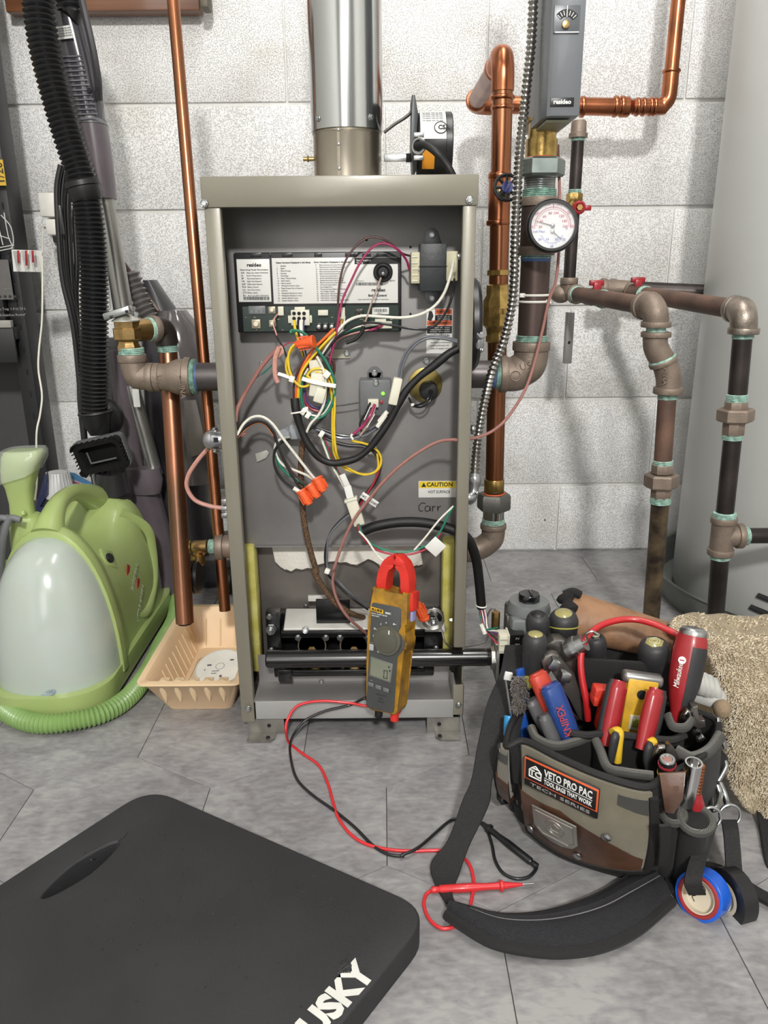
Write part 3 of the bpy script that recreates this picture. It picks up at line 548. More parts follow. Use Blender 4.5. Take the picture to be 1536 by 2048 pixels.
for c, oy in (('white', -8), ('green', 4), ('black', 14), ('pink', 22)):      # bundle from the lower right plug
    wire(c, z5([(960, 600+oy, 1.03), (900, 612+oy, 1.02), (820, 630+oy, 1.018), (740, 655+oy, 1.016), (680, 700+oy, 1.016), (640, 770, 1.02)], 1.012), .0013)
wire('magenta', z5([(975, 610, 1.03), (940, 625, 1.018), (895, 640, 1.016)], 1.016), .0017)
wire('white', z5([(960, 598, 1.028), (900, 606, 1.016), (860, 612, 1.014)], 1.016), .0026, name='wire_tag')
# loops hanging left of centre
wire('yellow', z5([(700, 650), (640, 710), (585, 770), (535, 830), (500, 890), (486, 960), (482, 1040)], 1.004), .0017)
wire('orange', z5([(690, 630), (630, 690), (570, 750), (520, 830), (490, 900), (474, 980), (470, 1040)], 1.006), .0018)
wire('brown', z5([(650, 680), (560, 760), (500, 840), (465, 920), (455, 980), (458, 1040)], 1.008), .0016)
wire('black', z5([(640, 700), (570, 790), (520, 870), (492, 940), (490, 1040)], 1.010), .0016)
wire('yellow', z5([(470, 715), (440, 745), (424, 800), (432, 870), (458, 930), (500, 965), (545, 955), (550, 920), (530, 900)], .998), .0016)
wire('yellow', z5([(460, 735), (420, 800), (412, 860), (430, 910), (446, 930)], 1.004), .0015)
wire('yellow', z5([(550, 960), (532, 915), (560, 870), (620, 862), (662, 895), (688, 970), (694, 1080), (690, 1200), (700, 1330)], 1.000)+z6([(722, 640), (780, 690), (860, 722), (930, 705), (962, 655), (950, 595), (890, 550), (790, 525)], 1.008), .0016)
wire('yellow', z5([(560, 900), (600, 878), (640, 895), (668, 960), (680, 1080), (680, 1200), (684, 1290)], 1.003)+z6([(690, 600), (740, 680), (820, 712), (900, 718), (945, 680), (940, 600)], 1.010), .0015)
wire('green', z5([(470, 650, 1.02), (440, 655), (448, 640), (500, 648), (550, 690), (600, 760), (650, 830), (688, 920), (694, 1000), (675, 1080), (630, 1135), (570, 1150), (520, 1110), (500, 1030), (505, 950), (520, 900)], 1.000), .0018)
wire('green', z5([(600, 765), (655, 850), (672, 950), (660, 1050), (610, 1120), (560, 1140)], 1.008), .0016)
wire('white', z5([(590, 790), (628, 870), (642, 960), (632, 1060), (600, 1130), (555, 1180), (530, 1230)], .999), .0017)
wire('white', z5([(540, 860), (505, 930), (495, 1010), (515, 1090), (560, 1130), (620, 1130), (665, 1070), (690, 990), (680, 900)], 1.006), .0015)
wire('black', z5([(600, 770), (670, 860), (692, 980), (680, 1060), (640, 1130), (580, 1190), (540, 1220)], 1.004), .0017)
wire('grey', z5([(560, 800), (520, 880), (505, 980), (520, 1080), (570, 1120)], 1.010), .0016)
wire('red', z5([(560, 790), (530, 870), (510, 960), (518, 1040), (550, 1090), (600, 1110)], 1.012), .0016)
wire('magenta', z5([(550, 840), (525, 900), (520, 980), (540, 1060), (580, 1090)], 1.014), .0015)
wire('brown', z5([(650, 790), (685, 820), (690, 880), (660, 960), (640, 1040)], 1.014), .0018)
wire('violet', z5([(520, 900), (515, 980), (540, 1060), (600, 1090), (650, 1050)], 1.012), .0015)
wire('black', z5([(340, 600, 1.03), (350, 650, 1.02), (370, 700), (395, 740), (420, 810), (440, 880)], 1.012), .0013)
wire('pink', z5([(370, 540, 1.03), (345, 570, 1.02), (340, 610, 1.018), (352, 650), (368, 700)], 1.016), .0010)
wire('grey', z5([(390, 740), (330, 840), (270, 890), (240, 915)], 1.012), .0009)
wire('green', z5([(405, 745), (350, 820), (290, 880), (270, 895)], 1.010), .0009)
wire('red', z5([(470, 710), (430, 712), (395, 730)], 1.002), .0008)
# orange splice connector, inline housings, ties
def nut(a, b_, r, par, n='wire_nut'):
    a, b_ = V(a), V(b_); q = B(); q.lathe(a, b_, [(0, r*1.2), (.12, r*1.2), (.14, r*1.08), (.9, r*.74), (1, r*.6)], 12, sy=.8)
    ax = (b_-a).normalized(); u = ax.cross(V((0, 1, 0))).normalized(); v = ax.cross(u)
    for k in range(6):
        an = k*PI/3; d = u*math.cos(an)+v*math.sin(an)*.8; q.box(a.lerp(b_, .55)+d*r*.9, (r*.25, r*.25, (b_-a).length*.6), 0, ax.to_track_quat('Z', 'Y').to_matrix().to_4x4())
    return q.to(n, ORANGE, par)
nut(z5([(575, 703)], .992)[0], z5([(468, 722)], .996)[0], .0085, har)
b = B(); b.box(P(634, 770, 1.0), (.018, .01, .03), .002, Matrix.Rotation(.15, 4, 'Y')); b.box(P(640, 790, .998), (.014, .01, .02), .002, Matrix.Rotation(.3, 4, 'Y')); b.to('inline_connector', CONN, har)
b = B(); b.box(P(632, 738, 1.006), (.016, .008, .024), .002, Matrix.Rotation(-.1, 4, 'Y')); b.to('inline_connector', CONN, har)
def tie(pts, r, name='cable_tie'): return B().tube(pts, r, 6, 4, flat=.4).to(name, WHITEP, har)
tie(z5([(505, 918), (560, 935), (640, 952), (700, 962)], .993), .0032); tie(z5([(365, 890), (400, 900), (440, 915)], 1.0), .0026)
B().box(z5([(648, 895)], .994)[0], (.008, .005, .009), .001, Matrix.Rotation(.7, 4, 'Y')).to('tie_head', WHITEP, har)
B().box(z5([(446, 922)], .996)[0], (.007, .005, .008), .001, Matrix.Rotation(.3, 4, 'Y')).to('tie_head', WHITEP, har)
for x, y in ((540, 1130), (618, 1240), (512, 1110)): B().box(z5([(x, y)], .993)[0], (.006, .005, .009), .001, Matrix.Rotation(.6, 4, 'Y')).to('tie_head', WHITEP, har)
# thermostat cable upper left with stripped ends
tc_ = thing('thermostat_cable', 'dusty pink thermostat cable entering left of the cabinet with stripped end', 'cable', P(480, 830, 1.02))
wire('dullpink', z5([(118, 1170, .992), (128, 1100, 1.0), (165, 1020), (215, 935), (270, 850), (320, 790), (365, 745), (390, 735)], 1.01), .0028, tc_, 'jacket')
wire('pink', z5([(372, 735), (352, 790), (346, 860), (352, 910), (365, 942)], 1.004), .0034, tc_, 'jacket')
b = B(); b.prism(z5([(358, 730), (392, 735), (402, 770), (368, 800), (350, 770)], 1.006), (0, .003, 0), .0008); b.to('split_jacket', WM['pink'], tc_)
# left supply wires and wire nuts
lw = thing('line_wires', 'white, black and green supply wires ending in three orange wire nuts', 'wiring', P(560, 960, 1.0))
wire('white', z6([(128, 495, .993), (165, 430, 1.0), (215, 390), (275, 388), (335, 430), (400, 520), (470, 610), (540, 700), (585, 755)], 1.005), .0019, lw)
wire('black', z6([(128, 500, .993), (170, 445, 1.0), (230, 412), (290, 420), (340, 475), (368, 560), (410, 660), (455, 740), (500, 815)], 1.002), .0018, lw)
wire('brown', z6([(130, 502, .993), (185, 440), (250, 418), (310, 450), (350, 520), (385, 600), (430, 680), (480, 740), (545, 790)], 1.008), .0014, lw)
wire('copper', z6([(130, 508, .993), (190, 450), (240, 425), (290, 435), (340, 500)], 1.006), .0010, lw)
wire('black', z6([(430, 515, 1.03), (380, 540), (345, 590), (345, 670), (380, 740), (430, 785), (470, 808)], 1.006), .0018, lw)
wire('white', z6([(430, 505, 1.03), (375, 520), (348, 560), (360, 620), (400, 670), (470, 700), (530, 725), (575, 752)], 1.010), .0018, lw)
wire('green', z6([(355, 610, 1.01), (370, 660), (415, 715), (475, 748), (540, 790)], 1.010), .0018, lw)
wire('grey', z6([(410, 512, 1.03), (375, 530), (352, 575)], 1.012), .0020, lw)
wire('white', z6([(455, 800), (490, 822)], 1.0), .0030, lw, 'wire_tag')
for a, c in (((500, 812), (552, 895)), ((552, 778), (600, 855)), ((590, 740), (632, 820))): nut(z6([a], .998)[0], z6([c], .992)[0], .0080, lw)
b = B(); b.prism(z6([(118, 470), (160, 480), (185, 482), (165, 500), (135, 512), (112, 505)], 1.0), (0, .006, 0), .001); b.to('split_jacket', WM['dullpink'], lw)
# heavy black sleeve
sl = thing('sleeved_cable', 'thick black sleeved cable looping across the cabinet from right', 'cable', P(660, 900, 1.0))
B().tube(z6([(462, 280, 1.0), (472, 360), (500, 460), (540, 545), (600, 620), (670, 655), (740, 650), (820, 628), (890, 575), (950, 500), (1010, 415), (1060, 320), (1110, 235), (1180, 160), (1270, 90), (1350, 25), (1408, -8, 1.0)], .998), .0052, 14, 6, rad=lambda t: .0056-.0010*math.sin(t*PI)+.0004*math.sin(t*37)).to('sleeve', BLACKR, sl)
b = B(); c = z6([(492, 360)], .998)[0]; b.tube([c+V((-.011, -.004, -.001)), c+V((-.004, -.008, .0005)), c+V((.004, -.008, .002)), c+V((.009, -.003, .004))], .0012, 6); b.box(c+V((.009, -.004, .004)), (.005, .005, .007), .001); b.to('cable_tie', WHITEP, sl)
# sensor pigtails
wire('grey', z5([(1408, 708, 1.0), (1310, 686), (1220, 690), (1140, 745), (1095, 830), (1075, 920)], 1.006), .0016)
wire('grey', z5([(1408, 698, 1.0), (1310, 676), (1215, 678), (1130, 735), (1080, 825), (1062, 920)], 1.008), .0016)
q0, q1 = z5([(1062, 915), (1028, 1068)], 1.0); ax = (q1-q0); b = B(); b.box((q0+q1)/2, (.0145, .012, ax.length), .002, ax.to_track_quat('Z', 'Y').to_matrix().to_4x4()); b.to('inline_connector', CONN, har)
wire('black', z5([(1030, 1070), (1020, 1110), (960, 1180), (900, 1225), (820, 1250), (720, 1245), (600, 1205)], 1.008), .0018)
wire('grey', z5([(1040, 1070), (1010, 1150), (930, 1215), (850, 1255), (720, 1262), (590, 1215)], 1.006), .0018)
wire('grey', z5([(990, 1130), (930, 1190), (860, 1235), (780, 1262), (680, 1240), (590, 1200)], 1.010), .0016)
wire('white', z5([(1000, 1110), (950, 1170)], 1.0), .0030, name='wire_tag'); wire('white', z5([(990, 1130), (940, 1200)], .998), .0030, name='wire_tag')
wire('magenta', z5([(925, 1070, 1.01), (900, 1130), (860, 1190), (800, 1245)], .998), .0020)
wire('beige', z5([(930, 1075, 1.01), (905, 1150), (870, 1210), (840, 1250)], 1.002), .0016); wire('black', z5([(900, 1060, 1.02), (870, 1120), (840, 1180), (850, 1230)], 1.01), .0014)
for a, c in (((900, 1080), (866, 1155)), ((925, 1125), (880, 1200))):
    q0, q1 = z5([a, c], .994); ax = q1-q0; B().box((q0+q1)/2, (.0075, .001, ax.length), 0, ax.to_track_quat('Z', 'Y').to_matrix().to_4x4()).to('wire_flag', LAB, har)
    text('240011', .0035, (q0+q1)/2+V((0, -.0008, 0)), -ax, V((1, 0, 0)).cross(V((0, 1, 0))) if False else V((.9, 0, .4)), INK, har, align='CENTER', res=1)
wire('black', z5([(660, 1080), (720, 1076), (780, 1068), (834, 1058)], 1.04), .0009)
B().tube(z5([(795, 1240), (790, 1256), (800, 1272)], .994), .0016, 6).to('cable_tie', WHITEP, har)
wire('grey', z6([(560, 440), (640, 500), (720, 545), (800, 560), (880, 555), (940, 590), (962, 660), (930, 760), (880, 830)], 1.014), .0026)
wire('black', z6([(600, 480), (660, 520), (760, 550), (860, 560), (930, 600), (955, 680), (925, 770), (860, 850), (830, 900)], 1.012), .0022)
wire('red', z6([(960, 640), (950, 700), (915, 780), (870, 850), (840, 900)], 1.010), .0014)
for c, o in (('green', 0), ('red', 8), ('white', -8)): wire(c, z6([(615+o, 490), (645+o, 570), (680+o, 660), (720+o, 730), (760+o, 800), (785+o*.8, 850)], 1.008+o*.0003), .0015)
B().box(z6([(778, 832)], 1.0)[0], (.010, .002, .022), .0004, Matrix.Rotation(-.22, 4, 'Y')).to('wire_flag', LAB, har)
B().box(z6([(752, 755)], 1.0)[0], (.008, .002, .018), .0004, Matrix.Rotation(-.4, 4, 'Y')).to('wire_flag', LAB, har)
q = z6([(895, 868)], .998)[0]; m_ = Matrix.Rotation(.62, 4, 'Y'); B().box(q, (.026, .0008, .009), .0003, m_).to('wire_flag', LAB, har); text('240512  240', .0036, q+V((0, -.0006, 0)), m_.to_3x3() @ V((-1, 0, 0)), m_.to_3x3() @ V((0, 0, -1)), INK, har, align='CENTER', res=1)
b = B(); m_ = Matrix.Rotation(-.30, 4, 'Y'); q = z6([(812, 935)], 1.0)[0]; b.box(q, (.0155, .010, .040), .0015, m_); b.box(q+m_.to_3x3() @ V((0, 0, .018)), (.018, .012, .004), .001, m_); b.to('inline_connector', CONN, har)
wire('green', z6([(832, 1008), (850, 1060), (890, 1110), (960, 1150), (1060, 1172), (1160, 1160), (1250, 1115), (1310, 1045), (1350, 960), (1384, 905)], .962), .0015)
wire('red', z6([(826, 1010), (845, 1065), (890, 1125), (960, 1168), (1060, 1186), (1160, 1178), (1250, 1135), (1310, 1060)], .962), .0015)
wire('white', z6([(835, 1050), (880, 1100), (920, 1160), (960, 1210), (1010, 1232)], .956), .0014); wire('white', z6([(1150, 1165), (1220, 1085), (1300, 985), (1382, 905)], .962), .0013)
B().box(z6([(1278, 1140)], .958)[0], (.0205, .0008, .0205), .0003, Matrix.Rotation(.75, 4, 'Y')).to('paper_flag', LAB, har, 'blank white paper flag on the hanging wires')
wire('black', z6([(790, 945), (730, 985), (670, 1060), (640, 1160), (640, 1240), (655, 1300)], 1.002)+z7([(540, 230), (600, 290), (650, 330), (700, 365, 1.03)], 1.01), .0016)
wire('grey', z6([(780, 955), (715, 1010), (660, 1085), (650, 1180), (650, 1250), (668, 1300)], 1.000)+z7([(560, 230), (620, 290), (700, 350, 1.03)], 1.008), .0016)
B().box(z7([(515, 188)], .994)[0], (.007, .007, .007), .001, Matrix.Rotation(.4, 4, 'Y')).to('tie_head', WHITEP, har)
B().tube(z6([(510, 530, 1.03), (500, 620), (498, 740), (505, 860), (515, 980), (535, 1090), (560, 1190), (590, 1290)], 1.02)+z7([(450, 180), (500, 270), (560, 340), (630, 385), (680, 400, 1.05)], 1.02), .0042, 12).to('braided_cable', M('brown_braid', (112, 84, 56), .7, var=(400, .6), bump=(800, 1.2), rgb2=(60, 44, 34)), label='brown braided flexible cable hanging down to the burners', cat='cable')
# orange nut and tube near burners
nut(P(848, 1236, 1.0), P(834, 1206, .99), .008, har)
# black bundle leaving at lower right
b = B(); b.tube(z6([(862, 1048, 1.01), (930, 1022), (1050, 1000), (1180, 998), (1300, 1018), (1420, 1060, 1.005), (1475, 1110, 1.01)], 1.008)+[P(952, 1118, 1.02), P(958, 1160, 1.025), P(963, 1215, 1.03)], .0070, 14, 6)
b.to('cable_sleeve', BLACKR, label='black sleeved cable leaving the cabinet lower right to gas valve', cat='cable')
# pink cable from the right
pk = thing('gauge_wire', 'long pink wire running from aquastat down through the cabinet to the burners', 'wire', P(1020, 830, 1.1))
wire('dullpink', [P(1116, 290, 1.16), P(1119, 380, 1.15), P(1119, 480, 1.13), P(1112, 560, 1.12), P(1098, 600, 1.105), P(1085, 660, 1.10), P(1070, 720, 1.09), P(1050, 780, 1.07), P(1015, 835, 1.05), P(985, 862, 1.03), P(950, 876, 1.01), P(915, 880, .985)]+z6([(1390, 520, .985), (1300, 530), (1200, 580), (1080, 665), (970, 770), (890, 870), (820, 960), (770, 1050), (725, 1160), (690, 1270)], .992)+z7([(550, 170), (540, 240), (560, 320), (610, 400), (695, 475, 1.02)], 1.0), .0021, pk)
lp = thing('gauge_wire', 'pink wire loop bulging out left of the boiler cabinet', 'wire', P(400, 960, 1.1))
wire('pink', [P(416, 897, 1.08), P(396, 920, 1.08), P(377, 950, 1.08), P(374, 975, 1.08), P(390, 1000, 1.08), P(420, 1012, 1.08), P(446, 1016, 1.08)], .0032, lp)
# ---------------------------------------------------------------- clamp meter
PH = math.radians(28); MO = P(770, 1305, .925); MU = W(1, MO)
R3 = Matrix.Rotation(-PH, 4, 'Z') @ Matrix.Rotation(math.radians(-.6), 4, 'Y') @ Matrix.Rotation(math.radians(-9), 4, 'X')
MF = Matrix.Translation(MO) @ R3; kx = MU/math.cos(PH)*1.03; kz = MU*1.0
cmt = thing('clamp_meter', 'red and yellow clamp meter hanging by its jaws on the wires', 'clamp meter', MF @ V((0, 0, -120*kz)))
def mp(x, y, d=0): return MF @ V(((x-770)*kx, d, -(y-1305)*kz))       # x, y as seen in the photograph, d = depth into the body
RED = M('clamp_red', (206, 48, 38), .38, var=(40, .1)); YEL = M('meter_yellow', (176, 130, 34), .42, var=(40, .5), rgb2=(104, 74, 24), bump=(150, .3)); DGR = M('meter_face', (70, 72, 72), .45)
def ext(name, pts, d0, d1, m, bev=.0015, holes=None, par=cmt):
    v = MF.to_3x3() @ V((0, d1-d0, 0)); return B().prism([mp(x, y, d0) for x, y in pts], v, bev, [[mp(x, y, d0) for x, y in h] for h in holes] if holes else None).to(name, m, par)
def arc(cx, cy, rx, ry, a0, a1, n=12): return [(cx+rx*math.cos(math.radians(a0+(a1-a0)*i/n)), cy-ry*math.sin(math.radians(a0+(a1-a0)*i/n))) for i in range(n+1)]
body = [(737, 1178), (760, 1176), (764, 1184), (792, 1184), (796, 1176), (806, 1177), (808, 1240), (802, 1260), (810, 1275), (810, 1290), (801, 1305), (800, 1420)]+arc(791, 1420, 9, 12, 0, -90, 4)+[(752, 1432)]+arc(748, 1424, 10, 8, -90, -180, 4)+[(735, 1330), (734, 1240)]
ext('body', body, 0, .030, YEL, .003)
face = [(740, 1212)]+arc(745, 1212, 5, 5, 180, 90, 3)+arc(790, 1212, 6, 5, 90, 0, 3)+[(797, 1245), (793, 1258)]+[(799, 1262), (807, 1275), (805, 1290), (797, 1302), (794, 1310), (794, 1418)]+arc(786, 1420, 8, 8, 0, -90, 3)+[(754, 1428)]+arc(750, 1420, 10, 8, -90, -180, 3)
FPL = ext('face_plate', face, -.0012, .001, DGR, .0005)
ext('dial', arc(775, 1277, 26, 30, 0, 350, 35), -.006, -.001, M('dial_grey', (84, 82, 72), .5), .0008); ext('dial_cap', arc(775, 1277, 20, 24, 0, 350, 35), -.0075, -.006, MATS['dial_grey'], .0005)
ext('dial_pointer', [(779, 1254), (781, 1254), (781, 1262), (779, 1262)], -.0079, -.0075, WINK, 0)
ext('display', [(744, 1319), (787, 1324), (785, 1364), (743, 1360)], -.0018, -.001, M('display_frame', (110, 112, 106), .4), .0004)
ext('screen', [(747, 1322), (784, 1326), (783, 1361), (746, 1357)], -.0022, -.0018, M('lcd_screen', (124, 128, 112), .2), 0)
b = B()
for (x0, y0, x1, y1) in ((771, 1340, 779, 1341.6), (771, 1356, 779, 1357.6), (771, 1340, 772.6, 1348), (771, 1349.5, 772.6, 1357), (777.4, 1340, 779, 1348), (777.4, 1349.5, 779, 1357)):
    b.prism([mp(x, y, -.0025) for x, y in ((x0, y0), (x1, y0), (x1, y1), (x0, y1))], MF.to_3x3() @ V((0, .0002, 0)))
b.to('display_digit', M('lcd_ink', (56, 60, 52), .6), cmt, smooth=False)
for x, y in ((779, 1330), (781, 1337)): ext('display_symbol', [(x, y), (x+3, y), (x+3, y+4), (x, y+4)], -.0024, -.0022, MATS['lcd_ink'], 0)
for x in (742, 757, 772): ext('button', [(x, 1373+(x-742)*.12), (x+11, 1374+(x-742)*.12), (x+11, 1382+(x-742)*.12), (x, 1381+(x-742)*.12)], -.003, -.001, M('button_grey', (104, 106, 104), .5), .0006)
ext('button', [(740, 1293), (749, 1293), (749, 1306), (740, 1306)], -.003, -.001, M('button_pale', (168, 168, 168), .5), .0006, )
ext('logo_plate', [(739, 1216), (763, 1218), (763, 1226), (739, 1224)], -.0018, -.001, M('logo_yellow', (224, 176, 40), .5), 0)
mxd, mzd = MF.to_3x3() @ V((1, 0, 0)), MF.to_3x3() @ V((0, 0, 1))
def mtx(s, x, y, h, m=WINK, al='LEFT', d=-.0015, **k): return text(s, h*MU*.8, mp(x, y, d), mxd, mzd, m, FPL, align=al, lift=.0002, **k)
mtx('FLUKE', 751, 1221, 6, INK, 'CENTER', -.0019, bold=.05, wid=20*kx); mtx('902FC', 767, 1223, 4.6, wid=11*kx, bold=.03)
mtx('HVAC CLAMP METER', 741, 1229, 2.8, res=1, wid=30*kx); mtx('TRUE RMS', 741, 1233.5, 2.8, res=1, wid=15*kx)
for s, x, y in (('A~', 786, 1242), ('+', 770, 1243), ('I', 760, 1248), ('V~', 750, 1260), ('Ω', 748, 1275), ('V=', 752, 1291), ('OFF', 760, 1305.5)): mtx(s, x, y, 5, al='CENTER', res=1, bold=.04)
mtx('HOLD', 745, 1290, 2.2, M('grey_ink', (150, 150, 150), .5), 'CENTER', res=1); mtx('MIN', 748, 1369, 2.2, MATS['grey_ink'], 'CENTER', res=1)
for s, y in (('CAT III 600V', 1395), ('600A', 1402), ('CAT III', 1409)): mtx(s, 768, y, 4, M('debossed', (60, 52, 50), .6), 'CENTER', res=1)
ext('side_sticker', [(806, 1216), (811, 1216), (811, 1236), (806, 1236)], .010, .022, M('lilac_sticker', (150, 150, 200), .4), .0004)
jo = arc(774, 1168, 31, 62, 180, 0, 20); ji = arc(775, 1168, 14, 42, 0, 180, 16)
for nm, xs in (('jaw', lambda x: x <= 775), ('jaw', lambda x: x >= 775)):
    o = [p for p in jo if xs(p[0])]; i_ = [p for p in ji if xs(p[0])]
    if o[0][0] < 760: pts = [(742, 1182)]+o+[(774.4, 1106)]+[(774.4, 1126)]+i_[0 if i_[0][0] > 760 else 0:]+[(762, 1180)]
    else: pts = [(806, 1182), (788, 1180)]+i_+[(775.2, 1126), (775.2, 1106)]+o
    ext(nm, pts, .004, .026, RED, .0022)
ext('jaw_trigger', [(742, 1215), (730, 1250), (727, 1268), (738, 1288), (742, 1288)], .010, .026, RED, .002)
ext('jaw_pivot', [(800, 1178), (811, 1178), (812, 1214), (803, 1218)], .008, .029, RED, .002)
p = mp(757, 1434, .012); dn = MF.to_3x3() @ V((0, 0, -1)); b = B(); b.cyl(p, p+dn*.012, .0055, 16, .001); b.cyl(mp(748, 1428, .012), mp(744, 1436, .012), .006, 14, .001); b.to('black_plug', BLACKR, cmt)
p = mp(787, 1430, .014); B().cyl(p, p+dn*.015, .0058, 16, .001).to('red_plug', RED, cmt)
# test leads
def GF(l, z=.0025): return [G(q[0], q[1], q[2] if len(q) > 2 else z) for q in l]
LRED = M('lead_red', (206, 44, 50), .38, coat=.2); LBLK = M('lead_black', (24, 24, 26), .4, coat=.2)
rl = thing('test_lead', 'red test lead with pointed probe lying on the floor', 'test lead', G(800, 1700))
pr = [mp(787, 1452, .014), mp(775, 1440, .05), P(737, 1412, .962), P(700, 1406, .962), P(640, 1402, .962), P(595, 1412, .960), P(575, 1440, .95), P(572, 1462, .94)]
r_g = [(578, 1485), (605, 1507), (637, 1530), (655, 1565), (665, 1600), (675, 1632), (695, 1662), (725, 1685), (770, 1698), (820, 1702), (880, 1701), (915, 1708), (938, 1728), (947, 1760), (945, 1790), (935, 1828), (915, 1850), (885, 1857), (860, 1840), (848, 1812), (852, 1790), (866, 1779)]
B().tube(pr+GF(r_g, .0021), .0020, 10, 6).to('lead', LRED, rl)
def probe(a, t, m, par, r=.0046):
    a, t = V(a), V(t); b = B(); b.lathe(a, t, [(0, r*.6), (.02, r*.8), (.06, r*.8), (.08, r*.65), (.1, r), (.45, r*1.05), (.6, r*.8), (.74, r*.85), (.755, r*1.35), (.78, r*1.35), (.79, r*.9), (1, r*.32)], 18); b.to('probe_body', m, par)
ap, tp = G(862, 1780, .005), G(1045, 1769, .005); probe(ap, tp, LRED, rl); B().cyl(tp, tp+(tp-ap).normalized()*.0125, .0010, 8).to('probe_tip', STEEL, rl)
bl = thing('test_lead', 'black test lead with slim probe lying on the floor', 'test lead', G(800, 1640))
pb = [mp(742, 1438, .014), P(735, 1395, .975), P(700, 1410, .965), P(650, 1422, .962), P(612, 1440, .955), P(590, 1465, .945)]
b_g = [(580, 1490), (583, 1525), (595, 1560), (625, 1590), (670, 1622), (710, 1655), (745, 1690), (775, 1708), (805, 1712), (840, 1695), (870, 1664), (895, 1645), (915, 1638), (950, 1641), (972, 1658), (984, 1690), (990, 1720), (1005, 1745), (1030, 1757), (1055, 1755), (1070, 1742), (1075, 1728)]
B().tube(pb+GF(b_g, .0021)[:9]+GF([(805, 1710, .0062), (840, 1693, .0062)])+GF(b_g, .0021)[11:], .0019, 10, 6).to('lead', LBLK, bl)
probe(G(1074, 1733, .005), G(952, 1637, .005), LBLK, bl, .0044)
# ---------------------------------------------------------------- pipework
def band(c, ax, r, w, m, par, name='collar', bev=.0012, n=32):
    ax = V(ax).normalized(); return B().cyl(V(c)-ax*w/2, V(c)+ax*w/2, r, n, bev).to(name, m, par)
def dope(c, ax, r, w, par): return B().corr([V(c)-V(ax).normalized()*w/2, V(c), V(c)+V(ax).normalized()*w/2], r*.97, r*1.06, .0022, 20, 8).to('thread_sealant', DOPE, par, 'green thread sealant')
def bend(pts, r, m, par, name='elbow', n=24, rad=None): return B().tube(pts, r, n, 8, rad=rad).to(name, m, par)
def pipe(a, b_, r, m, par, name='pipe', r2=None, label=None): return B().lathe(a, b_, [(0, r), (1, r2 or r)], 28).to(name, m, par, label)
def hexnut(c, ax, r, w, m, par, name='union_nut', phase=.3):
    ax = V(ax).normalized(); return B().lathe(V(c)-ax*w/2, V(c)+ax*w/2, [(0, r*.9), (.12, r), (.88, r), (1, r*.9)], 6, phase=phase).to(name, m, par)
DZ = V((0, 0, -1)); DXR = V((1, 0, 0)); DY = V((0, 1, 0))
def rr(n, x, y, Y): return W(n, P(x, y, Y))
# big copper riser
Y1 = 1.28; rc = rr(20.5, 1004, 250, Y1)
cr = thing('copper_riser', 'large copper riser right of boiler with brass check valve and elbow on top', 'pipe', P(985, 1090, Y1))
t0, t1 = P(1005, 180, Y1), P(989, 960, Y1); dn1 = (t1-t0).normalized()
pipe(t0, t1, rc, AGED, cr)
tc0 = P(1004, 118, Y1); bk = V((tc0.x-.004, 1.59, tc0.z))
bend([t0+dn1*.002, t0-dn1*.018, t0-dn1*.034+DY*.004, t0-dn1*.047+DY*.016, V((tc0.x, Y1+.040, tc0.z)), V((tc0.x, Y1+.055, tc0.z))], rc*1.12, COPPER, cr)
for y in (196, 216): band(P(1004.5, y, Y1), dn1, rc*1.22 if y == 196 else rc*1.12, .006, COPPER, cr, 'press_collar', .002)
pipe(V((tc0.x, Y1+.05, tc0.z)), bk, rc, M('dull_copper', (150, 116, 104), .35, .9, var=(20, .2)), cr)
band(V((tc0.x, Y1+.058, tc0.z)), DY, rc*1.22, .006, COPPER, cr, 'press_collar', .002); band(bk-DY*.022, DY, rc*1.25, .007, COPPER, cr, 'press_collar', .002)
bend([bk-DY*.026, bk-DY*.006, bk+V((.008, .012, 0)), bk+V((.026, .020, 0)), bk+V((.042, .020, 0))], rc*1.14, COPPER, cr)
hz = bk.z; h0 = bk+V((.04, .020, 0)); YH = h0.y; h1 = V((P(1245, 190, YH).x, YH, hz-.006))
pipe(h0, h1, rc, COPPER, cr); band(h0+DXR*.003, DXR, rc*1.22, .007, COPPER, cr, 'press_collar', .002)
for x in (1166, 1232, 1245): q = V((P(x, 190, YH).x, YH, hz-.005)); band(q, DXR, rc*1.2, .008, COPPER, cr, 'press_collar', .002)
a = V((P(1248, 190, YH).x, YH, hz-.006)); c_ = V((P(1268, 190, YH).x, YH, hz-.006)); B().lathe(a, c_, [(0, rc*1.15), (.5, rc*1.15), (.8, rc*.8), (1, rc*.75)], 28).to('reducer', COPPER, cr)
e0 = V((P(1315, 190, YH).x, YH, hz-.006)); rs = rr(14, 1356, 60, YH)
pipe(c_, e0, rs*1.05, COPPER, cr, 'reducer_neck')
for x in (1276, 1288, 1302, 1310): q = V((P(x, 190, YH).x, YH, hz-.006)); band(q, DXR, rs*1.28, .006, COPPER, cr, 'press_collar', .002)
u0 = P(1342, 150, YH); u0.y = YH
bend([e0-DXR*.004, e0+DXR*.012, V((u0.x-.010, YH, hz-.003)), V((u0.x-.001, YH, hz+.010)), V((u0.x, YH, u0.z)), V((u0.x, YH, u0.z+.01))], rs*1.12, COPPER, cr)
band(V((u0.x, YH, u0.z+.006)), DZ, rs*1.3, .006, COPPER, cr, 'press_collar', .002); pipe(V((u0.x, YH, u0.z)), V((u0.x+.004, YH, 1.75)), rs, COPPER, cr)
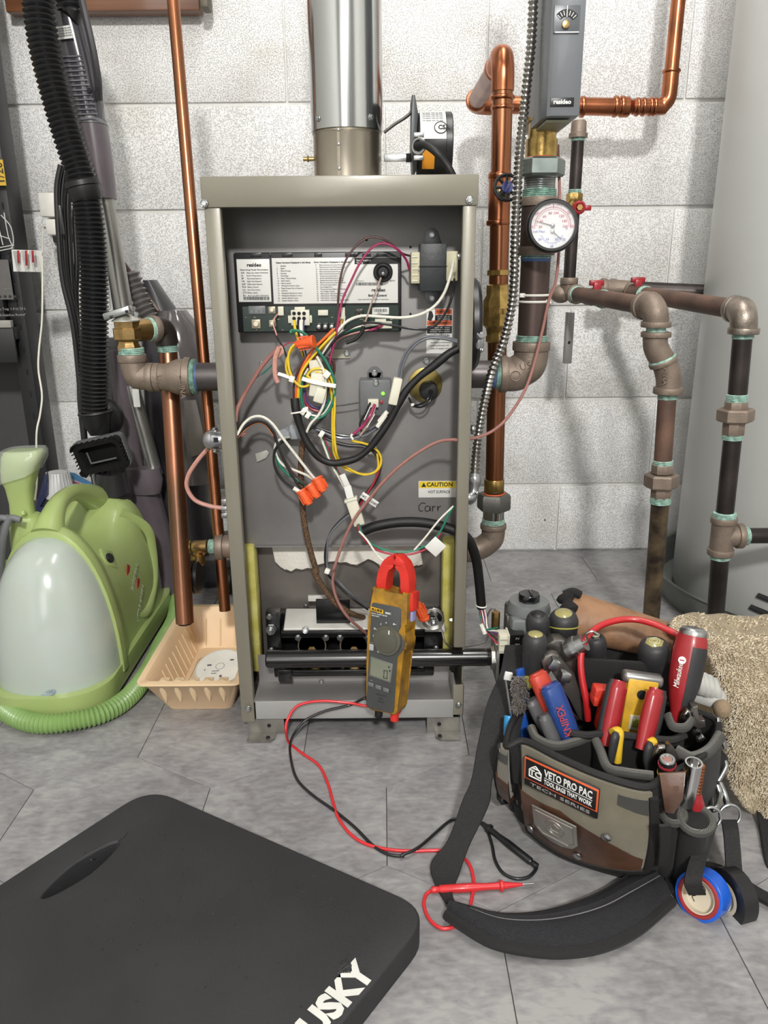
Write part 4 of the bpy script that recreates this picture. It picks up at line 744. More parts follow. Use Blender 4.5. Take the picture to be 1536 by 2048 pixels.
# tee with drain valve, check valve, union, elbow
for y in (352, 446): band(P(1000 if y < 400 else 996, y, Y1), dn1, rc*1.2, .008, COPPER, cr, 'press_collar', .002)
pipe(P(1000, 345, Y1), P(997, 452, Y1), rc*1.09, COPPER, cr, 'tee')
bc = P(1002, 394, Y1-.004); hb = P(1014, 375, 1.232); bd = (hb-bc).normalized(); pipe(bc, bc+bd*.032, .0095, BRASS, cr, 'valve_stem_body'); dope(bc+bd*.024, bd, .0100, .010, cr)
b = B()
ux = bd.cross(V((0, 0, 1))).normalized(); uz = ux.cross(bd)
for k in range(8): a = k*PI/4; b.tube([hb+(ux*math.cos(a)+uz*math.sin(a))*.004, hb+(ux*math.cos(a)+uz*math.sin(a))*.019], .0022, 6, 2)
b.torus(hb, bd, .0185, .0026, 24, 8, up=uz); b.to('hand_wheel', BLACKP, cr)
B().cyl(hb-bd*.002, hb+bd*.003, .0085, 20).to('wheel_badge', M('badge_blue', (52, 60, 130), .4), cr); text('APOLLO', .0034, hb+bd*.0031, V((.25, 0, 1)), V((-1, -.5, .2)), WINK, cr, align='CENTER', res=1)
BRV = M('cast_brass', (182, 152, 92), .28, .95, var=(70, .25), bump=(350, .3))
def P1(y): return P(1004.5-(y-180)*.0205, y, Y1)
B().lathe(P1(540), P1(705), [(0, rc*1.15), (.06, rc*1.18), (.07, rc*.98), (.16, rc*.98), (.18, rc*1.2), (.30, rc*1.22), (.36, rc*1.52), (.66, rc*1.52), (.70, rc*1.2), (.78, rc*1.1), (.80, rc*1.2), (.86, rc*1.2), (.88, rc), (1, rc*.98)], 8).to('check_valve', BRV, cr)
text('WATTS', .009, P1(622)+V((0, -rc*1.45, 0)), XD, ZD, MATS['cast_brass'], cr, align='CENTER', depth=.0006, wid=.02)
band(P1(970), dn1, rc*1.12, W(26, P1(970)), BRV, cr, 'sleeve'); hexnut(P1(1003), dn1, rc*1.9, W(34, P1(1003)), M('grey_malleable', (118, 118, 112), .5, .7, bump=(300, .4)), cr)
B().torus(P1(986), dn1, rc*1.15, .0014, 28, 6).to('gasket', M('orange_gasket', (210, 96, 50), .6), cr)
pipe(P1(1015), P1(1052), rc*1.2, CHROME, cr, 'nipple'); dope(P1(1043), dn1, rc*1.22, .012, cr); band(P1(1052), dn1, rc*1.48, .009, IRON, cr)
ec = P1(1085)
bend([P1(1050), P1(1066), ec+V((-.004, 0, .004)), ec+V((-.022, 0, -.010)), ec+V((-.04, 0, -.012))], rc*1.3, IRON, cr, rad=lambda t: rc*1.32)
band(ec+V((-.042, 0, -.012)), DXR, rc*1.5, .010, IRON, cr); pipe(ec+V((-.045, 0, -.012)), V((XR-.01, Y1, ec.z-.012)), rc*1.1, BLKPIPE, cr, 'nipple')
# main steel pipe with gauge and aquastat
Y2 = 1.15; rb_ = rr(29, 1075, 600, Y2)
sp = thing('steel_riser', 'thick dark steel riser with tee, dielectric union and elbow right of boiler', 'pipe', P(1058, 780, Y2))
def P2(y): return P(1086-(y-240)*.052, y, Y2)
d2 = (P2(700)-P2(300)).normalized(); STPIPE = M('brown_steel_pipe', (84, 70, 66), .42, .6, var=(8, .2), bump=(200, .15))
B().lathe(P2(238), P2(318), [(0, rb_*1.15), (.08, rb_*1.15), (.09, rb_*.9), (.5, rb_*.9), (.51, rb_*1.02), (1, rb_*1.02)], 32).to('brass_tailpiece', BRV, sp)
B().torus(P2(317), d2, rb_*1.0, .0016, 28, 6).to('gasket', MATS['orange_gasket'], sp)
hexnut(P2(336), d2, rb_*1.62, W(34, P2(336)), M('zinc_nut', (142, 152, 148), .35, .8, var=(40, .15)), sp, phase=.0)
B().corr([P2(352), P2(370), P2(386)], rb_*1.0, rb_*1.04, .0025, 30, 8).to('knurled_nipple', STEEL, sp); dope(P2(391), d2, rb_*1.08, .016, sp)
band(P2(404), d2, rb_*1.24, .012, IRON, sp); band(P2(502), d2, rb_*1.24, .012, IRON, sp); pipe(P2(404), P2(502), rb_*1.12, STPIPE, sp, 'tee')
pipe(P2(508), P2(684), rb_, STPIPE, sp); dope(P2(513), d2, rb_*1.01, .006, sp)
band(P2(518), d2, rb_*1.01, .008, M('blue_tape', (70, 100, 150), .5), sp, 'blue_sealant'); dope(P2(680), d2, rb_*1.06, .014, sp)
band(P2(692), d2, rb_*1.3, .013, IRON, sp); ee = P(1052, 748, Y2); p2 = P2(692)
bend([p2, P2(712), P2(728)+V((-.003, 0, -.002)), V((P2(740).x-.013, Y2, ee.z+.006)), V((ee.x-.016, Y2, ee.z)), P(1010, 748, Y2)], rb_*1.2, IRON, sp)
ex = V((P(1006, 748, Y2).x, Y2, ee.z)); band(ex, DXR, rb_*1.3, .011, IRON, sp); dope(ex-DXR*.008, DXR, rb_*1.03, .008, sp); band(ex-DXR*.014, DXR, rb_*1.0, .004, MATS['blue_tape'], sp, 'blue_sealant')
pipe(ex-DXR*.002, V((XR-.01, Y2, ee.z)), rb_*.97, M('grey_pipe', (92, 88, 88), .4, .7), sp, 'nipple')
text('US', .010, P(1040, 735, Y2-rb_*1.2), V((1, -.1, .3)), V((-.3, 0, 1)), IRON, sp, depth=.0006); B().torus(P(1031, 752, Y2-rb_*1.22), DY, .007, .0006, 20, 5).to('cast_mark', IRON, sp)
for y in (590, 603):
    c = P2(y); b = B(); b.torus(c, V((0, 0, 1)), rb_*1.02, .0018, 30, 6); b.box(c+V((rb_*.9*(1 if y > 600 else -1), -rb_*.55, 0)), (.008, .006, .006), .001); b.tube([c+V((-rb_*1.0, 0, 0)), c+V((-rb_*1.6, -.01, 0))], .0016, 6, 2); b.to('cable_tie', WHITEP, sp)
# thermometer gauge
gc = P(1105, 452, 1.085); gr_ = W(52, gc); ga = V((-.05, -1, .05)).normalized()
gg = thing('pressure_gauge', 'round black rimmed temperature and pressure gauge with white dial on steel riser', 'gauge', gc-V((0, 0, gr_)))
gx = V((1, -.05, 0)).normalized(); gz = ga.cross(gx)*-1 if ga.cross(gx).z < 0 else ga.cross(gx)
B().lathe(gc-ga*.026, gc+ga*.006, [(0, gr_*.55), (.05, gr_*.9), (.5, gr_*.97), (.75, gr_), (.95, gr_*.97), (1, gr_*.92), (1, gr_*.83), (.84, gr_*.82), (.84, 0.0001)], 48).to('case', BLACKP, gg)
gf = gc+ga*.0012; DIAL = B().cyl(gf-ga*.0005, gf, gr_*.815, 40).to('dial', M('dial_white', (226, 226, 228), .35), gg); gf = gf+ga*.0002
pipe(gc-ga*.026, gc-ga*.05, .009, BRASS, gg, 'stem')
def gp(a, r, up=0): a = math.radians(a); return gf+gx*math.cos(a)*r*gr_+gz*(math.sin(a)*r*gr_)+ga*up
RG = M('red_dial_print', (190, 84, 100), .5); BG = M('blue_dial_print', (96, 116, 190), .5)
b = B()
for R_ in (.60, .66): b.ring([[gp(a, R_) for a in range(-4, 186, 5)], [gp(a, R_+.02) for a in range(-4, 186, 5)]], closed=False)
for i in range(57):
    a = -4+i*190/56; L_ = .10 if i % 7 == 0 else .05; da = .8
    b.ring([[gp(a-da, .66), gp(a+da, .66)], [gp(a-da*.9, .66+L_), gp(a+da*.9, .66+L_)]], closed=False)
b.to('scale', RG, DIAL, smooth=False); b = B()
cx2 = gf-gz*.20*gr_
for i in range(40):
    a = math.radians(200+i*140/39); L_ = .06 if i % 5 else .1; da = .012; f = lambda an, r: cx2+(gx*math.cos(an)+gz*math.sin(an))*r*gr_
    b.ring([[f(a-da, .40), f(a+da, .40)], [f(a-da, .40+L_), f(a+da, .40+L_)]], closed=False)
b.to('scale', BG, DIAL, smooth=False)
for v, a in ((20, 184), (40, 160), (60, 134), (80, 104), (100, 77), (120, 48), (140, 21), (160, -3)): text(str(v), .0033, gp(a, .47), gx, gz, RG, DIAL, align='CENTER', res=1, bold=.04)
for v, a in ((80, 182), (120, 146), (180, 106), (200, 74), (260, 36), (320, -2)): text(str(v), .0032, gp(a, .80 if a > 0 else .76), gx, gz, RG, DIAL, align='CENTER', res=1, bold=.04)
for v, a in (('30', 212), ('60', 270), ('75', 326), ('10', 238), ('50', 300)): an = math.radians(a); text(v, .0030, cx2+(gx*math.cos(an)+gz*math.sin(an))*.55*gr_*(.62 if v in '1050' else 1), gx, gz, BG, DIAL, align='CENTER', res=1, bold=.04)
text('1xft Mtpt', .0030, gf-gx*.52*gr_-gz*.20*gr_, gx, gz, BG, DIAL, align='CENTER', res=1); text('°F', .0034, gf+gx*.52*gr_-gz*.12*gr_, gx, gz, BG, DIAL, align='CENTER', res=1)
text('psi', .0030, gf+gx*.28*gr_-gz*.42*gr_, gx, gz, BG, DIAL, align='CENTER', res=1)
def needle(c, an, L_, w, nm='needle'):
    an = math.radians(an); d = gx*math.cos(an)+gz*math.sin(an); n = d.cross(ga); up = ga*.0016
    B().prism([c+up-n*w, c+up+n*w, c+up+d*L_+n*w*.4, c+up+d*L_-n*w*.4], ga*.0004).to(nm, INK, DIAL)
    B().cyl(c, c+ga*.0030, .0027, 16, .0005).to('needle_hub', STEEL, DIAL)
needle(gf, 165, gr_*.68, .0006); needle(cx2, -40, gr_*.5, .0005)
needle(gf, 90, gr_*.0001, .0001, 'needle_pin'); b = B(); b.ring([[gp(89, .64), gp(91, .64)], [gp(88.5, .80), gp(91.5, .80)]], closed=False); b.to('red_pointer', REDINK, DIAL)
gl = M('gauge_glass', (255, 255, 255), .03, 0, alpha=.12, trans=0); B().cyl(gc+ga*.0046, gc+ga*.0050, gr_*.83, 40).to('glass', gl, gg)
# aquastat
AQ = M('aquastat_grey', (112, 116, 120), .38, .25, var=(10, .05), coat=.2)
aq = thing('aquastat', 'tall grey metal control box with small dial window and name plate beside copper riser', 'control', P(1120, 240, 1.12))
fa, fb = P(1102, 232, 1.055), P(1158, 236, 1.055); ax0 = P(1066, 240, 1.16).x; b = B()
zt = 1.30; zb_ = P(1130, 234, 1.055).z; yb = 1.19
out = [V((fb.x, 1.055, 0)), V((fa.x, 1.055, 0)), V((fa.x-.005, 1.058, 0)), V((fa.x-.009, 1.075, 0)), V((fa.x-.009, yb, 0)), V((fb.x, yb, 0))]
b.prism([V((p.x, p.y, zb_+(.001 if i < 3 else 0))) for i, p in enumerate(out)], (0, 0, zt-zb_), .0014); b.to('case', AQ, aq)
q = P(1128, 204, 1.0545); NP = RB(B(), 1101, 195, 1148, 213, 1.0535, .0015, .0004).to('name_plate', BLACKP, aq); text('resideo', W(8, q), P(1124.5, 204, 1.0533), XD, ZD, WINK, NP, align='CENTER', bold=.05, wid=W(35, q))
b = B(); RB(b, 1108, 10, 1160, 66, 1.0535, .0015, .0004); b.to('dial_window', M('window_grey', (96, 100, 104), .35, .2), aq)
b = B(); RB(b, 1110, 63, 1158, 65.5, 1.0520, .002); b.to('window_lip', STEEL, aq)
c = P(1133, 42, 1.0530); b = B(); 
b.ring([[c+V((math.cos(math.radians(a))*r_, -.0004, math.sin(math.radians(a))*r_-.004)) for a in range(35, 146, 8)] for r_ in (.009, .0165)], closed=False); b.to('dial_scale', INK, aq, smooth=False)
b = B()
for a in range(42, 145, 16): d = V((math.cos(math.radians(a)), 0, math.sin(math.radians(a)))); b.box(c+d*.0125+V((0, -.0008, -.004)), (.0008, .0004, .005), 0, Matrix.Rotation(-math.radians(a-90), 4, 'Y'))
b.box(c+V((0, -.001, .010)), (.0009, .0006, .012)); b.to('dial_mark', WINK, aq)
B().cyl(c+V((-.001, 0, -.004)), c+V((-.001, -.003, -.004)), .0045, 18, .0006).to('adjuster', BRASS, aq)
b = B(); b.box((fa.x+.012, 1.11, zb_-.002), (.030, .08, .003)); b.to('bottom_knockout', M('dull_zinc', (150, 152, 130), .5, .4), aq)
# armoured conduit
cpts = [P(1066, -60, 1.11), P(1066, 10, 1.11), P(1062, 90, 1.11), P(1054, 165, 1.11), P(1046, 240, 1.11), P(1038, 320, 1.10), P(1034, 400, 1.09), P(1030, 480, 1.08), P(1028, 560, 1.08), P(1022, 620, 1.08), P(1005, 690, 1.08), P(985, 740, 1.08), P(972, 790, 1.09), P(960, 850, 1.09), P(953, 900, 1.08), P(949, 950, 1.06)]
ARM = M('armour_steel', (178, 176, 172), .28, 1, var=(100, .1)); B().corr(cpts, .0044, .0068, .0062, 12, 30).to('armoured_conduit', ARM, label='flexible armoured metal conduit snaking down beside the copper riser', cat='conduit')
cn = thing('conduit_connector', 'silver angled conduit connector on the right side of the boiler', 'connector', P(945, 1010, 1.05))
b = B(); b.tube([P(949, 948, 1.06), P(948, 970, 1.055), P(945, 990, 1.05), P(932, 998, 1.05)], .0095, 14, 5, rad=lambda t: .0085+.002*math.sin(t*9)); b.to('connector_body', M('die_cast', (170, 170, 172), .3, .9, bump=(200, .3)), cn)
screw(P(953, 985, 1.04), (.8, -1, 0), .003, STEEL, cn); screw(P(944, 960, 1.045), (.3, -1, 0), .003, STEEL, cn)
jb = thing('junction_box', 'black junction box on right side of boiler with cast conduit clamp', 'junction box', P(950, 740, 1.08))
b = B(); b.lathe(P(938, 650, 1.08), P(957, 650, 1.08), [(0, .062), (.5, .062), (.9, .056), (1, .045)], 40); b.to('box_cover', BLACKP, jb)
b = B(); b.box(P(958, 680, 1.03), (.012, .02, .024), .004); b.cyl(P(950, 680, 1.03), P(962, 668, 1.02), .006, 14, .001); b.box(P(955, 655, 1.03), (.010, .012, .012), .002); b.to('clamp', MATS['die_cast'], jb)
screw(P(963, 700, 1.02), (1, -1, 0), .0028, STEEL, jb); b = B(); b.tube([P(946, 868, 1.0), P(946, 850, 1.0)], .003, 8, 2); b.ball(P(946, 858, .99), .004); b.to('ground_lug', STEEL, jb)
# heating pipe with capped stub (run C)
RSTY = M('rusty_pipe', (84, 66, 58), .6, .35, var=(18, .4), bump=(120, .6), rgb2=(120, 92, 78)); WORN = M('worn_black_pipe', (52, 44, 38), .5, .4, var=(30, .5), bump=(100, .6), rgb2=(120, 104, 80))
YC = 1.5; rn = rr(12, 1150, 450, YC)
g1 = thing('capped_pipe', 'thin dark pipe with end cap and small red handled valve near the wall', 'pipe', P(1137, 600, YC))
def PC(y): return P(1158-(y-245)*.062, y, YC)
dc = (PC(500)-PC(300)).normalized()
B().lathe(PC(276), PC(241), [(0, rn*1.5), (.25, rn*1.5), (.3, rn*1.25), (.9, rn*1.2), (1, rn)], 20).to('end_cap', IRON, g1)
dope(PC(279), dc, rn*1.05, .006, g1); pipe(PC(270), PC(388), rn, BLKPIPE, g1); dope(PC(384), dc, rn*1.03, .008, g1)
hexnut(PC(396), dc, rn*1.35, .016, BRV, g1, 'valve_nut'); hv = PC(414); b = B(); b.lathe(hv+V((0, .015, 0)), hv-V((0, .012, 0)), [(0, rn*1.1), (1, rn*1.1)], 18); b.to('valve_body', BRV, g1)
hv2 = hv+V((.006, -.016, -.002)); b = B(); b.torus(hv2, (-.1, -1, 0), .0085, .0035, 20, 8); b.box(hv2+V((.016, 0, -.001)), (.012, .005, .009), .002); b.to('valve_handle', M('valve_red', (150, 30, 40), .35), g1); b = B(); b.lathe(hv2+V((0, .004, 0)), hv2-V((0, .006, 0)), [(0, .0055), (1, .0055)], 6); b.to('handle_nut', BRASS, g1)
pipe(PC(425), PC(565), rn*1.02, BLKPIPE, g1); band(PC(562), dc, rn*1.5, .012, IRON, g1)
tC = PC(588); pipe(PC(560), PC(600), rn*1.25, IRON, g1, 'tee'); b = B(); b.ball(tC+V((-.012, .01, 0)), (.020, .020, .017)); b.to('tee_body', IRON, g1)
def run(name, lab, tee, elb, spec):
    g = thing(name, lab, 'pipe', spec['base']); return g
g2 = thing('heating_pipe', 'dark branch pipe with red valve, double bend and union, left one of the two drops', 'pipe', P(1305, 1250, 1.19))
a_, e_ = P(1150, 588, 1.48), P(1288, 611, 1.20); dC = (e_-a_).normalized(); r3 = rr(17.5, 1325, 850, 1.18)
pipe(a_, e_, r3*1.0, RSTY, g2); band(a_+dC*.005, dC, r3*1.3, .010, IRON, g2); dope(a_+dC*.013, dC, r3*1.05, .008, g2)
def valve(c, d, par, s=1):
    B().lathe(c-d*.022*s, c+d*.022*s, [(0, .016*s), (.2, .016*s), (.25, .013*s), (.75, .013*s), (.8, .016*s), (1, .016*s)], 8).to('valve_body', M('dull_brass', (120, 100, 72), .45, .8), par)
    b = B(); b.box(c+V((0, 0, .020*s)), (.010, .006, .014*s), .001); b.box(c+V((0, -.004, .026*s)), (.026*s, .012, .010*s), .002); b.box(c+V((0, -.008, .018*s)), (.014*s, .010, .018*s), .002); b.to('valve_handle', MATS['valve_red'], par)
valve(P(1190, 595, 1.40), dC, g2, .95); dope(P(1178, 593, 1.43), dC, r3*1.06, .008, g2); dope(P(1206, 598, 1.36), dC, r3*1.08, .008, g2)
def drop(g, pts_top, q):
    pass
el = P(1311, 614, 1.165); YD = 1.165
bend([e_-dC*.004, e_+dC*.016, V((el.x-.003, YD+.012, el.z+.003)), V((el.x, YD, el.z-.008)), P(1312, 645, YD)], r3*1.35, IRON, g2); band(e_+dC*.002, dC, r3*1.55, .010, IRON, g2)
band(P(1312, 649, YD), DZ, r3*1.6, .008, IRON, g2); pipe(P(1312, 650, YD), P(1312, 672, YD), r3*1.05, DOPE, g2, 'thread_sealant'); band(P(1312, 669, YD), DZ, r3*1.6, .008, IRON, g2)
bend([P(1311, 668, YD), P(1311, 690, YD), P(1316, 705, YD), P(1324, 718, YD)], r3*1.32, IRON, g2); band(P(1325, 720, YD), (.45, 0, -1), r3*1.5, .006, DOPE, g2, 'thread_sealant')
bend([P(1324, 716, YD), P(1333, 738, YD), P(1337, 760, YD), P(1336, 782, YD)], r3*1.35, IRON, g2); band(P(1326, 724, YD), (.45, 0, -1), r3*1.55, .007, IRON, g2); band(P(1336, 781, YD), DZ, r3*1.6, .010, IRON, g2)
text('CHINA', .007, P(1330, 748, YD-r3*1.35), V((.05, 0, -1)), V((1, 0, 0)), IRON, g2, depth=.0006, align='CENTER')
pc = [P(1335, 784, YD), P(1325, 930, YD), P(1306, 1262, YD)]; dpc = (pc[1]-pc[0]).normalized()
pipe(pc[0], pc[1], r3, RSTY, g2); dope(P(1335, 792, YD), dpc, r3*1.04, .010, g2); dope(P(1326, 925, YD), dpc, r3*1.06, .008, g2)
band(P(1325, 937, YD), dpc, r3*1.3, .014, IRON, g2, n=8); hexnut(P(1323, 961, YD), dpc, r3*1.95, .022, IRON, g2); band(P(1322, 985, YD), dpc, r3*1.2, .018, IRON, g2, n=8); dope(P(1321, 1000, YD), dpc, r3*1.12, .012, g2)
pipe(P(1321, 996, YD), G(1297, 1300), r3*1.03, WORN, g2)
g3 = thing('heating_pipe', 'dark branch pipe with polished elbow, union and side tee, right one of two drops', 'pipe', P(1430, 1250, 1.19))
YE = 1.165; s_, f_ = P(1262, 585, 1.55), P(1468, 618, 1.205); dE = (f_-s_).normalized()
pipe(s_, f_, r3*1.08, RSTY, g3); sb = P(1272, 588, 1.53); valve(sb, dE, g3, 1.0); dope(P(1290, 590, 1.49), dE, r3*1.15, .010, g3)
B().tube([P(1200, 577, 1.6), P(1235, 577, 1.6), P(1262, 580, 1.59), s_+dE*.01], r3*1.25, 20, 6).to('elbow', IRON, g3); band(P(1207, 577, 1.6), DXR, r3*1.45, .010, IRON, g3)
SHN = M('worn_fitting', (150, 140, 130), .38, .85, var=(60, .2), bump=(500, .4))
bend([f_-dE*.004, f_+dE*.012, P(1484, 622, YE+.01), P(1487, 638, YE), P(1487, 662, YE)], r3*1.42, SHN, g3); band(f_+dE*.001, dE, r3*1.5, .010, SHN, g3); band(P(1487, 662, YE), DZ, r3*1.65, .009, SHN, g3)
pd = [P(1486, 662, YE), P(1474, 800, YE), P(1450, 1030, YE), P(1434, 1240, YE)]; dpd = (pd[2]-pd[0]).normalized()
pipe(pd[0], pd[1], r3*1.03, BLKPIPE, g3); dope(P(1486, 671, YE), dpd, r3*1.1, .010, g3); dope(P(1474, 796, YE), dpd, r3*1.1, .012, g3)
band(P(1472, 812, YE), dpd, r3*1.3, .014, IRON, g3, n=8); hexnut(P(1471, 830, YE), dpd, r3*2.0, .020, IRON, g3); band(P(1467, 855, YE), dpd, r3*1.25, .022, IRON, g3, n=8); dope(P(1465, 873, YE), dpd, r3*1.1, .010, g3)
pipe(P(1466, 868, YE), P(1449, 1032, YE), r3, BLKPIPE, g3); dope(P(1449, 1030, YE), dpd, r3*1.25, .010, g3)
band(P(1448, 1040, YE), dpd, r3*1.5, .010, IRON, g3); band(P(1441, 1103, YE), dpd, r3*1.5, .010, IRON, g3); pipe(P(1448, 1040, YE), P(1441, 1103, YE), r3*1.32, IRON, g3, 'tee')
tb_ = P(1446, 1072, YE); pipe(tb_, tb_+DXR*.030, r3*1.25, IRON, g3, 'tee_branch'); band(tb_+DXR*.026, DXR, r3*1.5, .010, IRON, g3); dope(tb_+DXR*.035, DXR, r3*1.05, .010, g3); pipe(tb_+DXR*.03, tb_+DXR*.16, r3*.92, BLKPIPE, g3)
dope(P(1440, 1112, YE), dpd, r3*1.1, .010, g3); pipe(P(1441, 1108, YE), G(1425, 1300), r3*1.03, BLKPIPE, g3)
bp_ = thing('supply_pipe', 'black pipe running along wall behind to the water tank', 'pipe', P(1320, 590, 1.62))
pipe(P(1225, 575, 1.66), P(1450, 588, 1.60), .0145, BLKPIPE, bp_, r2=.0165); band(P(1226, 575, 1.66), DXR, .0175, .012, IRON, bp_)
sb_ = thing('wall_strut', 'short grey metal strut hanging below the capped pipe', 'strut', P(1138, 727, 1.56)); a0 = P(1141, 625, 1.54); a1 = P(1137, 727, 1.54); b = B(); b.box((a0+a1)/2, (.014, .003, (a0-a1).length), .0006); b.box((a0+a1)/2+V((-.007, .006, 0)), (.002, .012, (a0-a1).length)); b.to('bar', PANEL, sb_); B().cyl(P(1138, 685, 1.538), P(1138, 685, 1.541), .003, 12).to('slot', MATS['dark_slot'], sb_)
# ---------------------------------------------------------------- water tank and pan
tk = thing('water_tank', 'large pale grey cylindrical water tank at right edge standing in a pan', 'water tank', (.885, 1.465, 0))
TNK = M('tank_enamel', (204, 206, 203), .36, var=(3, .02), bump=(40, .04)); TC = V((.885, 1.465, 0))
b = B(); b.lathe(TC+V((0, 0, .012)), TC+V((0, 0, 1.5)), [(0, .270), (.004, .274), (.62, .274), (1, .274)], 96); b.to('jacket', TNK, tk)
PAN = M('grey_pan', (112, 116, 112), .45); b = B(); b.lathe(TC, TC+V((0, 0, .06)), [(0, .276), (0, .268), (.5, .268), (.5, .272), (.05, .274), (.05, .276), (.3, .278), (1, .281), (1, .284), (.3, .281), (0, .278)], 96)
b = B(); b.ring([[TC+V((math.cos(a*2*PI/96)*r_, math.sin(a*2*PI/96)*r_, z_)) for a in range(96)] for r_, z_ in ((.27, .001), (.303, .001), (.316, .055), (.321, .058), (.323, .055), (.318, .052), (.307, .0))], cap0=False, cap1=False, loop=True); 
for v in b.m.verts: v.co.y = min(v.co.y, 1.742)
b.to('drain_pan', PAN, label='grey plastic drain pan under the water tank', cat='drain pan')
for py in (1206, 1240):
    pa = P(1515, py, 1.23); 
    def onT(a, z): return TC+V((math.cos(a)*.2750, math.sin(a)*.2750, z))
    a0 = math.radians(219 if py > 1210 else 221); z0 = .080 if py < 1220 else .054
    B().tube([onT(a0+i*.05, z0+.004-.0016*i) for i in range(6)], .0062, 10, 3, flat=.5).to('vent_slot', MATS['dark_slot'], tk)
# ---------------------------------------------------------------- left side fittings
Y3 = 1.15; rl_ = rr(28, 400, 755, Y3)
lf = thing('return_fittings', 'brown iron elbow and reducer entering left of boiler carrying brass relief valve', 'pipe fitting', P(290, 790, Y3))
def PL(x): return P(x, 754, Y3)
zc_ = PL(360).z; PX = lambda x: V((PL(x).x, Y3, zc_))
pipe(V((XL+.01, Y3, zc_)), PX(392), rl_, MATS['grey_pipe'], lf, 'nipple'); band(PX(394), DXR, rl_*1.02, .006, MATS['blue_tape'], lf, 'blue_sealant'); dope(PX(386), DXR, rl_*1.22, .012, lf)
B().lathe(PX(384), PX(310), [(0, rl_*1.36), (.16, rl_*1.40), (.2, rl_*1.26), (.4, rl_*1.25), (.66, rl_*.98), (.85, rl_*.94), (.86, rl_*1.0), (1, rl_*1.0)], 36).to('reducer', IRON, lf)
dope(PX(307), DXR, rl_*.85, .006, lf); band(PX(302), DXR, rl_*1.02, .010, IRON, lf); top_ = P(264, 716, Y3)
bend([PX(306), PX(290), V((PX(274).x, Y3, zc_+.003)), V((top_.x+.001, Y3, zc_+.018)), V((top_.x, Y3, top_.z))], rl_*.9, IRON, lf); band(top_, DZ, rl_*1.0, .011, IRON, lf); dope(top_+V((0, 0, .010)), DZ, rl_*.86, .010, lf)
text('CHINA', .008, PX(372)-V((0, rl_*1.27, .01)), V((0, 0, -1)), V((1, 0, 0)), IRON, lf, depth=.0006, align='CENTER'); text('US', .007, PX(325)-V((0, rl_*.96, 0)), V((0, 0, -1)), V((1, 0, 0)), IRON, lf, depth=.0006, align='CENTER')
rv = thing('relief_valve', 'brass pressure relief valve with silver lever on top of left elbow', 'valve', P(262, 706, Y3)); rz = lambda y: V((top_.x-.003, Y3, P(262, y, Y3).z)); k_ = rl_
b = B(); b.lathe(rz(706), rz(640), [(0, k_*.72), (.1, k_*.82), (.2, k_*.84), (.3, k_*.72), (.36, k_*.72), (.44, k_*1.0), (.75, k_*1.0), (.76, k_*.86), (.97, k_*.88), (1, k_*.9)], 8); b.to('body', BRASS, rv)
B().lathe(rz(642), rz(628), [(0, k_*.95), (.15, k_*.95), (.9, k_*.35), (1, k_*.3)], 28).to('bonnet', M('zinc_cap', (196, 196, 186), .35, .6), rv)
b = B(); la, lb = P(210, 634, Y3-.01), P(262, 617, Y3-.01); d_ = (lb-la).normalized(); b.box((la+lb)/2, ((lb-la).length, .018, .010), .002, d_.to_track_quat('X', 'Z').to_matrix().to_4x4()); b.to('lever', STEEL, rv)
for x, y in ((222, 634), (253, 623)): q = P(x, y, Y3-.021); B().ball(q, (.0022, .001, .0022), 8, 6).to('lever_pin', M('dark_pin', (60, 60, 60), .4, .8), rv)
oc = V((rz(664).x, Y3, P(262, 662, Y3).z)); od = V((.62, .78, 0)).normalized(); pipe(oc, oc+od*.038, k_*.78, BRASS, rv, 'outlet'); dope(oc+od*.040, od, k_*.80, .010, rv)
band(oc+od*.046, od, k_*.95, .010, IRON, rv); oe = oc+od*.060; bend([oe-od*.014, oe, oe+od*.006+DZ*.008, oe+od*.008+DZ*.024], k_*.82, BLKPIPE, rv); dope(oe+od*.008+DZ*.030, DZ, k_*.7, .012, rv)
od2 = oe+od*.008; dp = thing('discharge_pipe', 'bare copper discharge pipe from relief valve ending over the tray', 'pipe', P(370, 1248, 1.13)); pe = P(370, 1246, 1.10)
band(od2+DZ*.042, DZ, k_*.68, .014, COPPER, dp, 'adapter'); pipe(od2+DZ*.036, pe, rr(18, 360, 1200, 1.10), M('heated_copper', (178, 120, 92), .30, .95, var=(12, .5), rgb2=(122, 92, 74), brush=(1, 1, .3)), dp)
B().cyl(pe+V((0, 0, -.0002)), pe+V((0, 0, .002)), rr(15, 360, 1200, 1.10), 20).to('pipe_bore', MATS['dark_slot'], dp)
lp2 = thing('copper_pipe', 'slim bare copper pipe running full height left of boiler into the tray', 'pipe', P(450, 1222, 1.16))
pipe(P(336, -120, 1.32), P(450, 1221, 1.15), rr(11.5, 400, 600, 1.25), AGED, lp2)
# lower drain
dv_ = thing('drain_valve', 'brass boiler drain valve with hanging black round handle low on left', 'valve', P(392, 1190, 1.17)); zd_ = P(420, 1093, 1.17).z; DX_ = lambda x: V((P(x, 1093, 1.17).x, 1.17, zd_))
pipe(V((XL+.01, 1.17, zd_)), DX_(434), .019, IRON, dv_, 'nipple'); band(DX_(441), DXR, .023, .012, IRON, dv_); dope(DX_(424), DXR, .0115, .010, dv_)
B().lathe(DX_(414), DX_(384), [(0, .0115), (.3, .0105), (.8, .0105), (1, .008)], 20).to('valve_body', BRASS, dv_); hexnut(DX_(378), DXR, .0100, .008, M('yellow_nut', (190, 170, 70), .3, .8), dv_, 'packing_nut'); pipe(DX_(376), DX_(366), .003, BRASS, dv_, 'stem')
q = DX_(394); B().lathe(q, q+DZ*.030, [(0, .007), (.4, .0075), (.45, .0115), (.95, .0115), (1, .010)], 20).to('hose_thread', BRASS, dv_)
